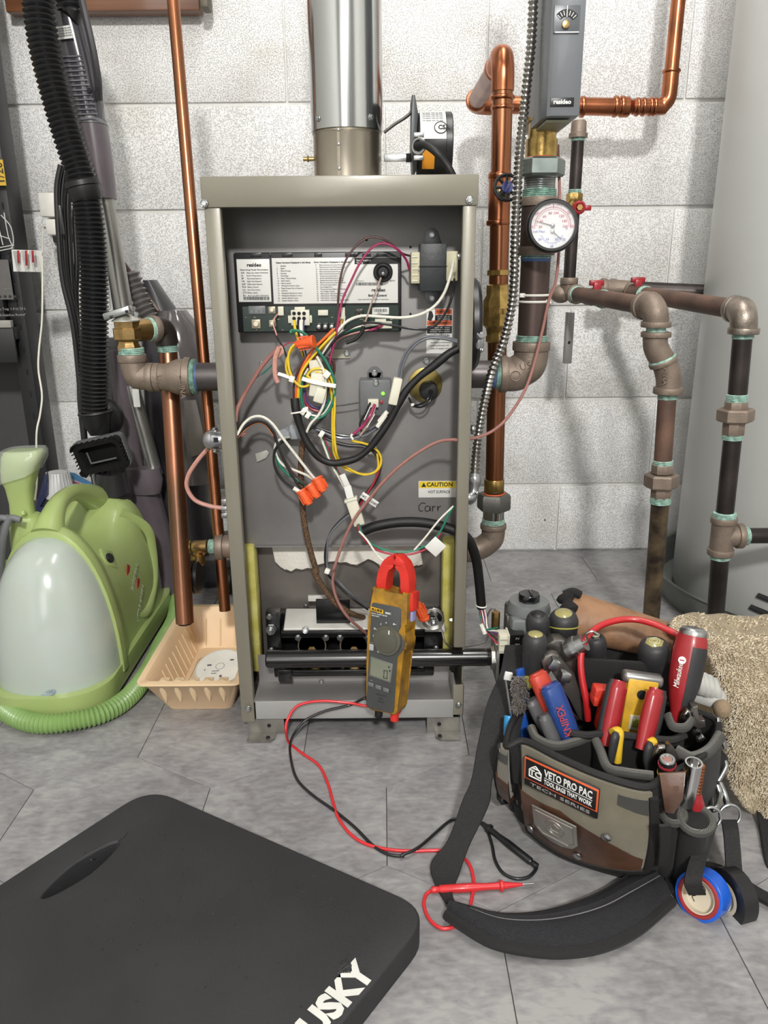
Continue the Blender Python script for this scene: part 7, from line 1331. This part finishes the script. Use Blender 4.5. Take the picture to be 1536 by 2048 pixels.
b = B(); b.box(c+R_3 @ V((.002, -.007, -.016)), (.022, .002, .018), .001, m_); b.to('vial_frame', M('vial_frame', (190, 186, 160), .3), lv); B().box(c+R_3 @ V((.002, -.008, -.016)), (.015, .002, .010), .001, m_).to('vial', M('vial_green', (120, 130, 50), .1, coat=.6), lv)
rc_ = thing('red_clip', 'small red plastic clip tool left of the red grips', 'clip', P(1205, 1450, .78)); b = B(); c = P(1203, 1388, .78); m_ = Matrix.Rotation(.12, 4, 'Y'); b.box(c, (.022, .018, .020), .003, m_); b.box(c+V((.002, .002, -.026)), (.008, .014, .040), .002, m_); b.box(c+V((-.009, -.004, -.004)), (.006, .018, .010), .002, m_); b.to('clip_body', M('clip_red', (196, 56, 40), .35, coat=.3), rc_)
# slip joint wrench jaws
wj = thing('pipe_wrench', 'dark forged adjustable pliers with curved toothed jaws behind orange grip', 'pliers', P(1160, 1450, .80))
b = B(); b.prism([P(x, y, .80) for x, y in ((1083, 1325), (1090, 1313), (1105, 1309), (1118, 1312), (1130, 1330), (1150, 1350), (1160, 1385), (1168, 1425), (1170, 1446), (1158, 1440), (1140, 1400), (1118, 1366), (1104, 1338), (1098, 1340), (1097, 1352), (1090, 1350))], (0, .014, 0), .002); b.to('lower_jaw', DST, wj)
b = B(); b.prism([P(x, y, .79) for x, y in ((1092, 1350), (1105, 1372), (1130, 1408), (1158, 1440), (1150, 1444), (1122, 1412), (1098, 1380), (1086, 1356))], (0, .006, 0), .001); b.to('toothed_edge', STEEL, wj)
b = B(); b.box(P(1107, 1327, .792), (.010, .012, .012), .001, Matrix.Rotation(.5, 4, 'Y')); b.to('jaw_pin', STEEL, wj); b = B(); b.box(P(1130, 1352, .785), (.011, .012, .011), .001, Matrix.Rotation(.2, 4, 'Y')); b.to('jaw_nut', STEEL, wj)
tcu = thing('tubing_cutter', 'heavy dark steel tubing cutter with round silver knob near screwdrivers', 'cutter', P(1140, 1400, .83))
b = B(); b.prism([P(x, y, .83) for x, y in ((1094, 1291), (1108, 1280), (1125, 1280), (1146, 1295), (1160, 1320), (1164, 1350), (1166, 1385), (1156, 1380), (1148, 1352), (1130, 1332), (1106, 1322), (1097, 1306))], (0, .020, 0), .003); b.to('frame', DST, tcu)
q = P(1146, 1296, .82); d = V((.55, -.2, .45)).normalized(); B().lathe(q-d*.008, q+d*.016, [(0, .011), (.3, .0115), (.32, .0130), (.6, .0130), (.62, .0115), (1, .0108)], 24).to('feed_knob', STEEL, tcu)
hk = P(1163, 1288, .81); b = B(); b.tube([hk, hk+V((.006, -.002, .006)), hk+V((.004, -.003, .014)), hk+V((.010, -.004, .018)), hk+V((.016, -.004, .014))], .0016, 8); b.to('hook', STEEL, tcu)
# red flexible cable
B().tube([P(1176, 1440, .79), P(1172, 1400, .79), P(1163, 1350, .80), P(1162, 1310, .81), P(1172, 1278, .82), P(1196, 1254, .84), P(1232, 1241, .85), P(1270, 1239, .85), P(1308, 1248, .84), P(1340, 1262, .83), P(1362, 1276, .82), P(1372, 1300, .82), P(1376, 1350, .82)], .0040, 12, 6).to('red_cable', M('cable_red', (180, 34, 38), .35, coat=.3), label='thick red flexible cable arching over the tools in the bag', cat='cable')
# wire brush
wb = thing('wire_brush', 'blue handled wire brush standing bristles up at bag far left', 'brush', P(1050, 1480, .80))
b = B(); b.tube([P(1050, 1480, .79), P(1048, 1440, .795), P(1044, 1390, .80), P(1041, 1345, .805), P(1040, 1338, .806)], .0065, 10, 6, flat=.7); b.to('handle', M('brush_blue', (36, 84, 170), .35, coat=.2), wb)
random.seed(31); b = B()
for i in range(700):
    y = random.uniform(1352, 1412); p0 = P(1042+random.uniform(-9, 7), y, .787); d = V((random.uniform(-1, .5), random.uniform(-1.4, -.2), random.uniform(-.8, .5)))*.010; b.tube([p0, p0+d*.6, p0+d+V((0, 0, random.uniform(-.003, .003)))], .00055, 3, 1, smooth=False)
b.to('bristles', M('wire_bristle', (130, 124, 120), .5, .3), wb, kind='stuff')
pkn = thing('pocket_file', 'slim steel file with pale tag at far left edge of bag', 'file', P(1025, 1470, .79)); b = B(); b.tube([P(1030, 1475, .785), P(1022, 1420, .79), P(1012, 1355, .80)], .0022, 8); b.to('shaft', STEEL, pkn); B().box(P(1016, 1352, .795), (.009, .004, .010), .001, Matrix.Rotation(.2, 4, 'Y')).to('tag', LAB, pkn)
B().tube([P(1016, 1470, .78), P(1017, 1440, .785), P(1018, 1432, .787)], .0055, 12, 4).to('marker', M('cyan_plastic', (44, 140, 196), .35, coat=.3), label='bright blue marker end poking out at far left of bag', cat='marker')
B().lathe(P(1056, 1375, .80), P(1056, 1352, .805), [(0, .006), (.7, .0065), (1, .005)], 14).to('bit_holder', M('acid_yellow', (180, 176, 40), .2, coat=.6), label='small clear yellow tool end between wire brush and orange grip', cat='tool')
# chrome wrenches
CHR = M('wrench_chrome', (170, 168, 164), .2, 1, bump=(200, .1))
w1 = thing('adjustable_wrench', 'chrome adjustable wrench head standing right of the red screwdriver', 'wrench', P(1380, 1500, .77))
b = B(); b.prism([P(x, y, .755) for x, y in ((1392, 1430), (1386, 1421), (1374, 1420), (1364, 1432), (1358, 1452), (1358, 1474), (1366, 1488), (1374, 1494), (1388, 1492), (1402, 1480), (1406, 1466), (1396, 1464), (1386, 1458), (1386, 1440))], (0, .012, 0), .004, seg=3); b.to('fixed_jaw', CHR, w1)
b = B(); b.prism([P(x, y, .752) for x, y in ((1386, 1416), (1396, 1413), (1398, 1444), (1410, 1440), (1412, 1454), (1398, 1458), (1386, 1452))], (0, .012, 0), .001); b.to('sliding_jaw', DST, w1)
b = B(); b.corr([P(1393, 1478, .750), P(1400, 1477, .750), P(1408, 1472, .750)], .0026, .0040, .0022, 12, 4); b.to('worm_screw', STEEL, w1)
w2 = thing('adjustable_wrench', 'small chrome adjustable wrench head in the right front pocket', 'wrench', P(1318, 1550, .72))
b = B(); b.prism([P(x, y, .705) for x, y in ((1332, 1494), (1318, 1495), (1308, 1508), (1303, 1528), (1308, 1548), (1320, 1552), (1326, 1540), (1322, 1522), (1326, 1508), (1334, 1500))], (0, .010, 0), .003, seg=3); b.to('fixed_jaw', CHR, w2)
b = B(); b.prism([P(x, y, .703) for x, y in ((1340, 1488), (1352, 1502), (1362, 1520), (1352, 1528), (1338, 1520), (1332, 1504))], (0, .010, 0), .001); b.to('sliding_jaw', DST, w2)
ft = thing('tester_tube', 'small black tube tool with red and yellow bands in bag side', 'tool', P(1334, 1570, .70)); a, c = P(1331, 1560, .680), P(1335, 1519, .676); B().lathe(a, c, [(0, .0085), (.3, .0085), (.32, .0088), (1, .0082)], 20).to('tube', BLACKP, ft)
for t_, m_n, rgb in ((.35, 'band_yellow', (214, 170, 40)), (.78, 'band_red', (150, 40, 50))): p = a.lerp(c, t_); B().cyl(p-(c-a).normalized()*.0012, p+(c-a).normalized()*.0012, .0091, 20).to('coloured_band', M(m_n, rgb, .4), ft)
b = B(); d = (c-a).normalized(); b.torus(c, d, .0062, .0018, 20, 6); b.to('end_ring', STEEL, ft); B().cyl(c-d*.001, c+d*.0005, .0045, 16).to('end_lens', M('lens_pink', (150, 110, 100), .2), ft)
nd = thing('nut_driver', 'hollow chrome tube driver standing in the side pen pocket', 'tool', P(1370, 1625, .70)); a, c = P(1366, 1640, .682), P(1388, 1525, .672); d = (c-a).normalized(); b = B(); b.lathe(a.lerp(c, .3), c, [(0, .0088), (1, .0088), (1, .0070), (.8, .0070), (.8, .0001)], 24); b.to('chrome_tube', CHROME, nd); B().lathe(a, a.lerp(c, .3), [(0, .008), (1, .0085)], 20).to('dark_sleeve', BLACKP, nd)
cp = thing('torch_striker', 'thin copper tipped red tool beside chrome tube in side pocket', 'tool', P(1392, 1640, .70)); a, c = P(1388, 1640, .680), P(1404, 1530, .672); B().lathe(a, a.lerp(c, .5), [(0, .008), (.6, .0085), (1, .0035)], 16).to('red_handle', RB_, cp); B().corr([a.lerp(c, .48), a.lerp(c, .8), c], .0028, .0038, .004, 10, 8).to('copper_tip', COPPER, cp)
# glove
gl_ = thing('work_glove', 'grey white work glove tucked behind the red screwdriver', 'glove', P(1415, 1420, .82)); GLV = M('glove_grey', (176, 176, 172), .6, bump=(300, .3), sss=.1); b = B()
b.tube([P(1372, 1370, .84), P(1400, 1385, .83), P(1430, 1395, .82), P(1442, 1402, .82)], .014, 14, 6, flat=.6); b.to('palm', GLV, gl_)
for i, (x, y) in enumerate(((1400, 1362), (1410, 1366), (1420, 1370), (1430, 1376))): B().tube([P(x-4, y-14, .83), P(x, y, .82), P(x+3, y+14, .818), P(x+2, y+20, .82)], .0065, 12, 5).to('finger', GLV, gl_)
B().tube([P(1368, 1338, .84), P(1362, 1352, .835), P(1368, 1372, .83)], .0075, 12, 5).to('thumb', GLV, gl_)
B().ball(P(1444, 1418, .80), (.010, .010, .012), 16, 10).to('leather_tassel', M('suede_beige', (140, 122, 98), .9, bump=(300, .8)), label='small round beige suede knob at edge of the towel', cat='knob')
# ---------------------------------------------------------------- towel
TW = M('terry_beige', (186, 170, 142), .95, var=(60, .2), sheen=.2, rgb2=(204, 190, 162)); TW2 = M('terry_loops', (222, 210, 186), .95, var=(80, .2), sheen=.1, rgb2=(188, 172, 144))
tw = thing('towel', 'shaggy beige terry towel draped behind right side of tool bag', 'towel', G(1500, 1640))
rows = [[(1336, 1250, .90), (1352, 1236, .93), (1400, 1226, .95), (1470, 1232, .96), (1540, 1230, .97), (1620, 1230, .98)],
        [(1340, 1262, .88), (1365, 1258, .88), (1410, 1262, .88), (1480, 1268, .89), (1550, 1270, .90), (1620, 1270, .9)],
        [(1390, 1282, .86), (1410, 1286, .85), (1440, 1290, .845), (1490, 1300, .85), (1550, 1310, .86), (1620, 1320, .86)],
        [(1424, 1318, .85), (1436, 1330, .835), (1460, 1345, .83), (1500, 1350, .83), (1560, 1356, .83), (1620, 1360, .83)],
        [(1432, 1370, .84), (1450, 1385, .825), (1475, 1395, .815), (1510, 1400, .81), (1560, 1405, .81), (1620, 1410, .81)],
        [(1446, 1430, .83), (1462, 1440, .815), (1485, 1450, .805), (1520, 1455, .80), (1560, 1460, .80), (1620, 1465, .80)],
        [(1452, 1490, .82), (1468, 1500, .805), (1490, 1510, .80), (1520, 1515, .795), (1560, 1515, .795), (1620, 1515, .795)],
        [(1458, 1550, .81), (1474, 1565, .80), (1494, 1572, .795), (1520, 1570, .79), (1560, 1600, .785), (1620, 1620, .78)],
        [(1484, 1596, .80), (1494, 1608, .795), (1506, 1612, .792), (1520, 1610, .79), (1548, 1630, .78), (1610, 1660, .77)],
        [(1500, 1615, .80), (1506, 1622, .798), (1512, 1624, .796), (1520, 1622, .795), (1542, 1650, .78), (1600, 1700, .76)]]
gp_ = [[P(x, y, Y) for x, y, Y in r] for r in rows]
gp_ = [[V((p.x+.01, 1.02, .004)) for p in gp_[0]], [V((p.x+.004, 1.0, p.z*.6)) for p in gp_[0]]]+gp_
fine = [spl(r, 6) for r in gp_]; cols = list(zip(*fine)); fine = list(zip(*[spl(list(c), 6) for c in cols]))
random.seed(4); F_ = [[p+V((0, noise.noise(p*45)*.004, noise.noise(p*38+V((5, 5, 5)))*.004)) for p in r] for r in fine]
b = B(); b.ring(F_, closed=False)
sol = bmesh.ops.solidify(b.m, geom=list(b.m.faces), thickness=.008); b.to('cloth', TW, tw)
b = B(); nr, nc = len(F_), len(F_[0]); cnt_ = 0
while cnt_ < 12500:
    i, j = random.randrange(nr-1), random.randrange(nc-1); u, v = random.random(), random.random()
    p = F_[i][j].lerp(F_[i][j+1], u).lerp(F_[i+1][j].lerp(F_[i+1][j+1], u), v); n = (F_[i][j+1]-F_[i][j]).cross(F_[i+1][j]-F_[i][j]).normalized()
    if n.y > 0: n = -n
    q = P(1536, 1400, .8)
    if p.x > .56: cnt_ += 1; continue
    d = (n+V((random.uniform(-.9, .9), random.uniform(-.4, .4), random.uniform(-1.2, .5)))).normalized(); L_ = random.uniform(.0035, .006); s_ = d.orthogonal().normalized()*.0007; s2 = d.cross(s_)
    tip = p+d*L_+V((random.uniform(-.0015, .0015), 0, -.001)); mid = p+d*L_*.55
    vs = [b.m.verts.new(x) for x in (p-s_, p+s_*.5+s2, p+s_*.5-s2, mid+s_*1.2, mid-s_*.6+s2, mid-s_*.6-s2, tip)]
    for f in ((0, 1, 4, 3), (1, 2, 5, 4), (2, 0, 3, 5)): b.m.faces.new([vs[k] for k in f])
    for f in ((3, 4, 6), (4, 5, 6), (5, 3, 6)): b.m.faces.new([vs[k] for k in f])
    cnt_ += 1
b.to('terry_pile', TW2, tw, kind='stuff')
# ---------------------------------------------------------------- shoulder strap
WEB = M('strap_webbing', (24, 24, 25), .72, bump=(900, .9), var=(700, .5)); MESH = M('pad_mesh', (9, 9, 13), .7, var=(1100, .9), bump=(1100, 1.5), rgb2=(42, 42, 48))
ss = thing('shoulder_strap', 'black webbing shoulder strap with padded section curving across the floor', 'strap', G(900, 1790))
sw = .040
def D_(x0, y0, x1, y1, Y0_, Y1_): return P(x1, y1, Y1_)-P(x0, y0, Y0_)
L1 = [(1062, 1290, .86, 1010, 1290, .87), (1052, 1340, .85, 1000, 1345, .86), (1028, 1410, .82, 975, 1405, .83), (1008, 1480, .80, 955, 1490, .80), (985, 1560, .77, 942, 1560, .77), (978, 1610, .75, 925, 1600, .76), (940, 1690, .725, 895, 1680, .735), (918, 1750, .70, 862, 1725, .71), (905, 1790, .675, 868, 1770, .69), (916, 1815, .655, 890, 1805, .66)]
cs_ = [(P(a, b_, c)+P(d, e, f))/2 for a, b_, c, d, e, f in L1]; ws_ = [P(a, b_, c)-P(d, e, f) for a, b_, c, d, e, f in L1]
cs_ = [V((c.x, c.y, max(c.z, .004))) for c in cs_]
B().ribbon(cs_, ws_, .0022, 7).to('webbing', WEB, ss)
pad = [((905, 1805), (893, 1815)), ((950, 1812), (925, 1838)), ((1010, 1822), (985, 1872)), ((1080, 1818), (1060, 1888)), ((1150, 1800), (1130, 1892)), ((1210, 1775), (1205, 1880)), ((1260, 1745), (1275, 1848)), ((1300, 1735), (1345, 1790))]
rings = []; up_ = [G(*p[0], .018) for p in pad]; dn_2 = [G(*p[1], .018) for p in pad]; us, ds = spl(up_, 6), spl(dn_2, 6)
for k, (u, d) in enumerate(zip(us, ds)):
    r_ = []; n_p = 10
    for j in range(n_p+1): t = j/n_p; q = u.lerp(d, t); r_.append(V((q.x, q.y, .006+.019*math.sin(PI*min(1, max(0, .06+.88*t)))**.5-.004*math.exp(-((t-.42)/.05)**2))))
    for j in range(n_p, -1, -1): t = j/n_p; q = u.lerp(d, t); r_.append(V((q.x, q.y, .001)))
    rings.append(r_)
B().ring(rings).to('shoulder_pad', MESH, ss)
B().tube([V((d.x, d.y, .010)) for d in ds], .0062, 8, 1, smooth=False).to('pad_edge', NYL, ss); B().tube([V((d.x, d.y, .010)) for d in us], .0042, 8, 1, smooth=False).to('pad_edge', NYL, ss)
B().tube([V((u.lerp(d, .44).x, u.lerp(d, .44).y, .0225)) for u, d in list(zip(us, ds))[6:]], .0009, 5, 1, smooth=False).to('seam', M('seam_thread', (120, 120, 122), .7), ss)
B().ribbon([G(1330, 1765, .010), G(1400, 1745, .008), G(1470, 1760, .008), G(1540, 1800, .008), G(1600, 1830, .008)], [V((.012, .035, 0)), V((0, .036, 0)), V((-.004, .036, 0)), V((-.010, .034, 0)), V((-.012, .034, 0))], .004, 6).to('webbing', WEB, ss)
B().ribbon([P(1536, 1600, .80), P(1545, 1640, .78), P(1560, 1720, .72), P(1580, 1790, .69)], [V((.035, 0, 0))]*4, .0025, 5).to('webbing', WEB, ss)
random.seed(8); b = B(); q = G(903, 1835, .004)
for i in range(7): b.tube([G(905, 1812, .004), q+V((random.uniform(-.004, .004), random.uniform(-.002, .006), 0)), q+V((random.uniform(-.008, .008), random.uniform(-.006, 0), 0))], .0008, 4, 2)
b.to('frayed_threads', NYL, ss)
# ---------------------------------------------------------------- tape straps
def clip(name, lab, pts, ringc, ringr, strap, widv, sm=WEB):
    t = thing(name, lab, 'strap', ringc); B().tube(pts, .0032, 10, 5).to('snap_hook', STEEL, t); B().torus(ringc, (0, -1, .25), ringr, .0016, 28, 8).to('d_ring', STEEL, t)
    B().ribbon(strap, widv, .003, 6).to('webbing', sm, t); return t
c1 = clip('tape_strap', 'black webbing strap on snap hook passing through the blue tape', [P(1428, 1560, .745), P(1424, 1590, .735), P(1426, 1618, .70), P(1434, 1612, .70), P(1440, 1592, .730), P(1434, 1570, .74)], P(1422, 1634, .686), W(20, P(1422, 1634, .686)), [P(1420, 1644, .682), P(1412, 1665, .676), P(1402, 1700, .666), P(1391, 1735, .652), P(1386, 1765, .642), P(1394, 1788, .646)], [V((.019, 0, 0))]*6)
c2_ = clip('tape_strap', 'black webbing strap on snap hook holding the black tape roll', [P(1434, 1560, .75), P(1446, 1585, .74), P(1455, 1612, .728), P(1450, 1590, .732), P(1440, 1566, .742)], P(1460, 1630, .715), W(21, P(1460, 1630, .715)), [P(1458, 1640, .710), P(1462, 1665, .705), P(1465, 1700, .69), P(1468, 1740, .675), P(1472, 1770, .665)], [V((.018, 0, 0))]*5)
B().tube([P(1436, 1562, .745), P(1446, 1545, .75), P(1452, 1530, .755), P(1446, 1520, .76), P(1436, 1528, .76), P(1432, 1545, .755)], .0030, 10, 5).to('carabiner', STEEL, label='dark steel carabiner linking both strap hooks to bag', cat='carabiner')
B().tube([P(1436, 1435, .77), P(1438, 1460, .765), P(1446, 1480, .76), P(1450, 1495, .76)], .0028, 8, 5).to('key_clip', STEEL, label='small steel clip hanging between bag rim and the towel', cat='clip')
b = B(); b.ball(P(1428, 1520, .765), (.016, .012, .014), 14, 8); b.ball(P(1418, 1560, .755), (.013, .012, .026), 14, 8); b.to('cloth_scrap', M('black_cloth', (24, 24, 24), .9, bump=(200, 1.5)), bg)
def tape(name, lab, c, ax, R, w, m, core, corem, rr2=None):
    c = V(c); ax = V(ax).normalized(); t = thing(name, lab, 'tape', c-V((0, 0, R))); h = ax*w/2
    B().lathe(c-h, c+h, [(0, core), (0, R), (.02, R+.0005), (.98, R+.0005), (1, R), (1, core), (0, core)], 56).to('tape', m, t)
    B().lathe(c-h*1.0, c+h*1.02, [(0, core-.004), (0, core), (1, core), (1, core-.004), (0, core-.004)], 48).to('core', corem, t); return t
BT = M('tape_blue', (28, 92, 200), .3, coat=.3); tax = V((-.72, -.62, .30)).normalized(); tcn = P(1396, 1790, .655); RT = W(47, tcn)
tpb = tape('tape_roll', 'blue roll of thread sealing tape with white core on strap', tcn+V((.005, 0, .001)), tax, RT, .022, BT, RT*.82, M('core_cream', (206, 196, 176), .6))
B().torus(tcn+V((.005, 0, .001))+tax*.0114, tax, RT*.80, .0022, 48, 6).to('red_core_ring', M('core_red', (150, 44, 44), .5), tpb)
q = tcn+V((.005, 0, .001))+tax*.0035; B().cyl(q-tax*.0010, q+tax*.0010, RT*.76, 40).to('core_disc', MATS['core_cream'], tpb); tu_ = (ZD-tax*ZD.dot(tax)).normalized(); tr_ = tu_.cross(tax)
b = B(); b.torus(q+tax*.0012+tu_*RT*.25-tr_*RT*.05, tax, .0042, .0005, 20, 5); b.to('core_mark', INK, tpb); text('N', .004, q+tax*.0013+tu_*RT*.25-tr_*RT*.05, tr_, tu_, INK, tpb, align='CENTER', res=1); text('tape roll', .0036, q+tax*.0013-tr_*RT*.22-tu_*RT*.2, -tu_, tr_, INK, tpb, align='CENTER', res=1) if False else None
b = B(); b.tube([q+tax*.0012-tr_*RT*.3+tu_*RT*.0, q+tax*.0014-tr_*RT*.2-tu_*RT*.12, q+tax*.0012-tr_*RT*.32-tu_*RT*.25, q+tax*.0012-tr_*RT*.18-tu_*RT*.40], .0005, 5, 6); b.to('core_mark', INK, tpb)
wt = thing('tape_roll', 'narrow white tape roll showing between blue and black rolls', 'tape', P(1440, 1830, .66)); b = B(); b.lathe(tcn-tax*.014+V((.014, 0, -.008)), tcn-tax*.024+V((.014, 0, -.008)), [(0, RT*.6), (0, RT*.95), (1, RT*.95), (1, RT*.6), (0, RT*.6)], 40); b.to('tape', M('white_tape', (214, 212, 202), .4), wt)
b = B(); b.ball(P(1425, 1838, .655), (.012, .012, .014), 16, 10); b.to('loose_tail', MATS['white_tape'], wt)
bkx = V((-.93, -.30, .10)).normalized(); tape('tape_roll', 'black roll of electrical tape at right of the blue roll', P(1462, 1792, .662), bkx, W(54, P(1462, 1792, .662)), .019, M('tape_black', (22, 22, 24), .4, coat=.2), .018, MATS['core_cream'])

for o in bpy.data.objects:
    if 'w' in o: del o['w']
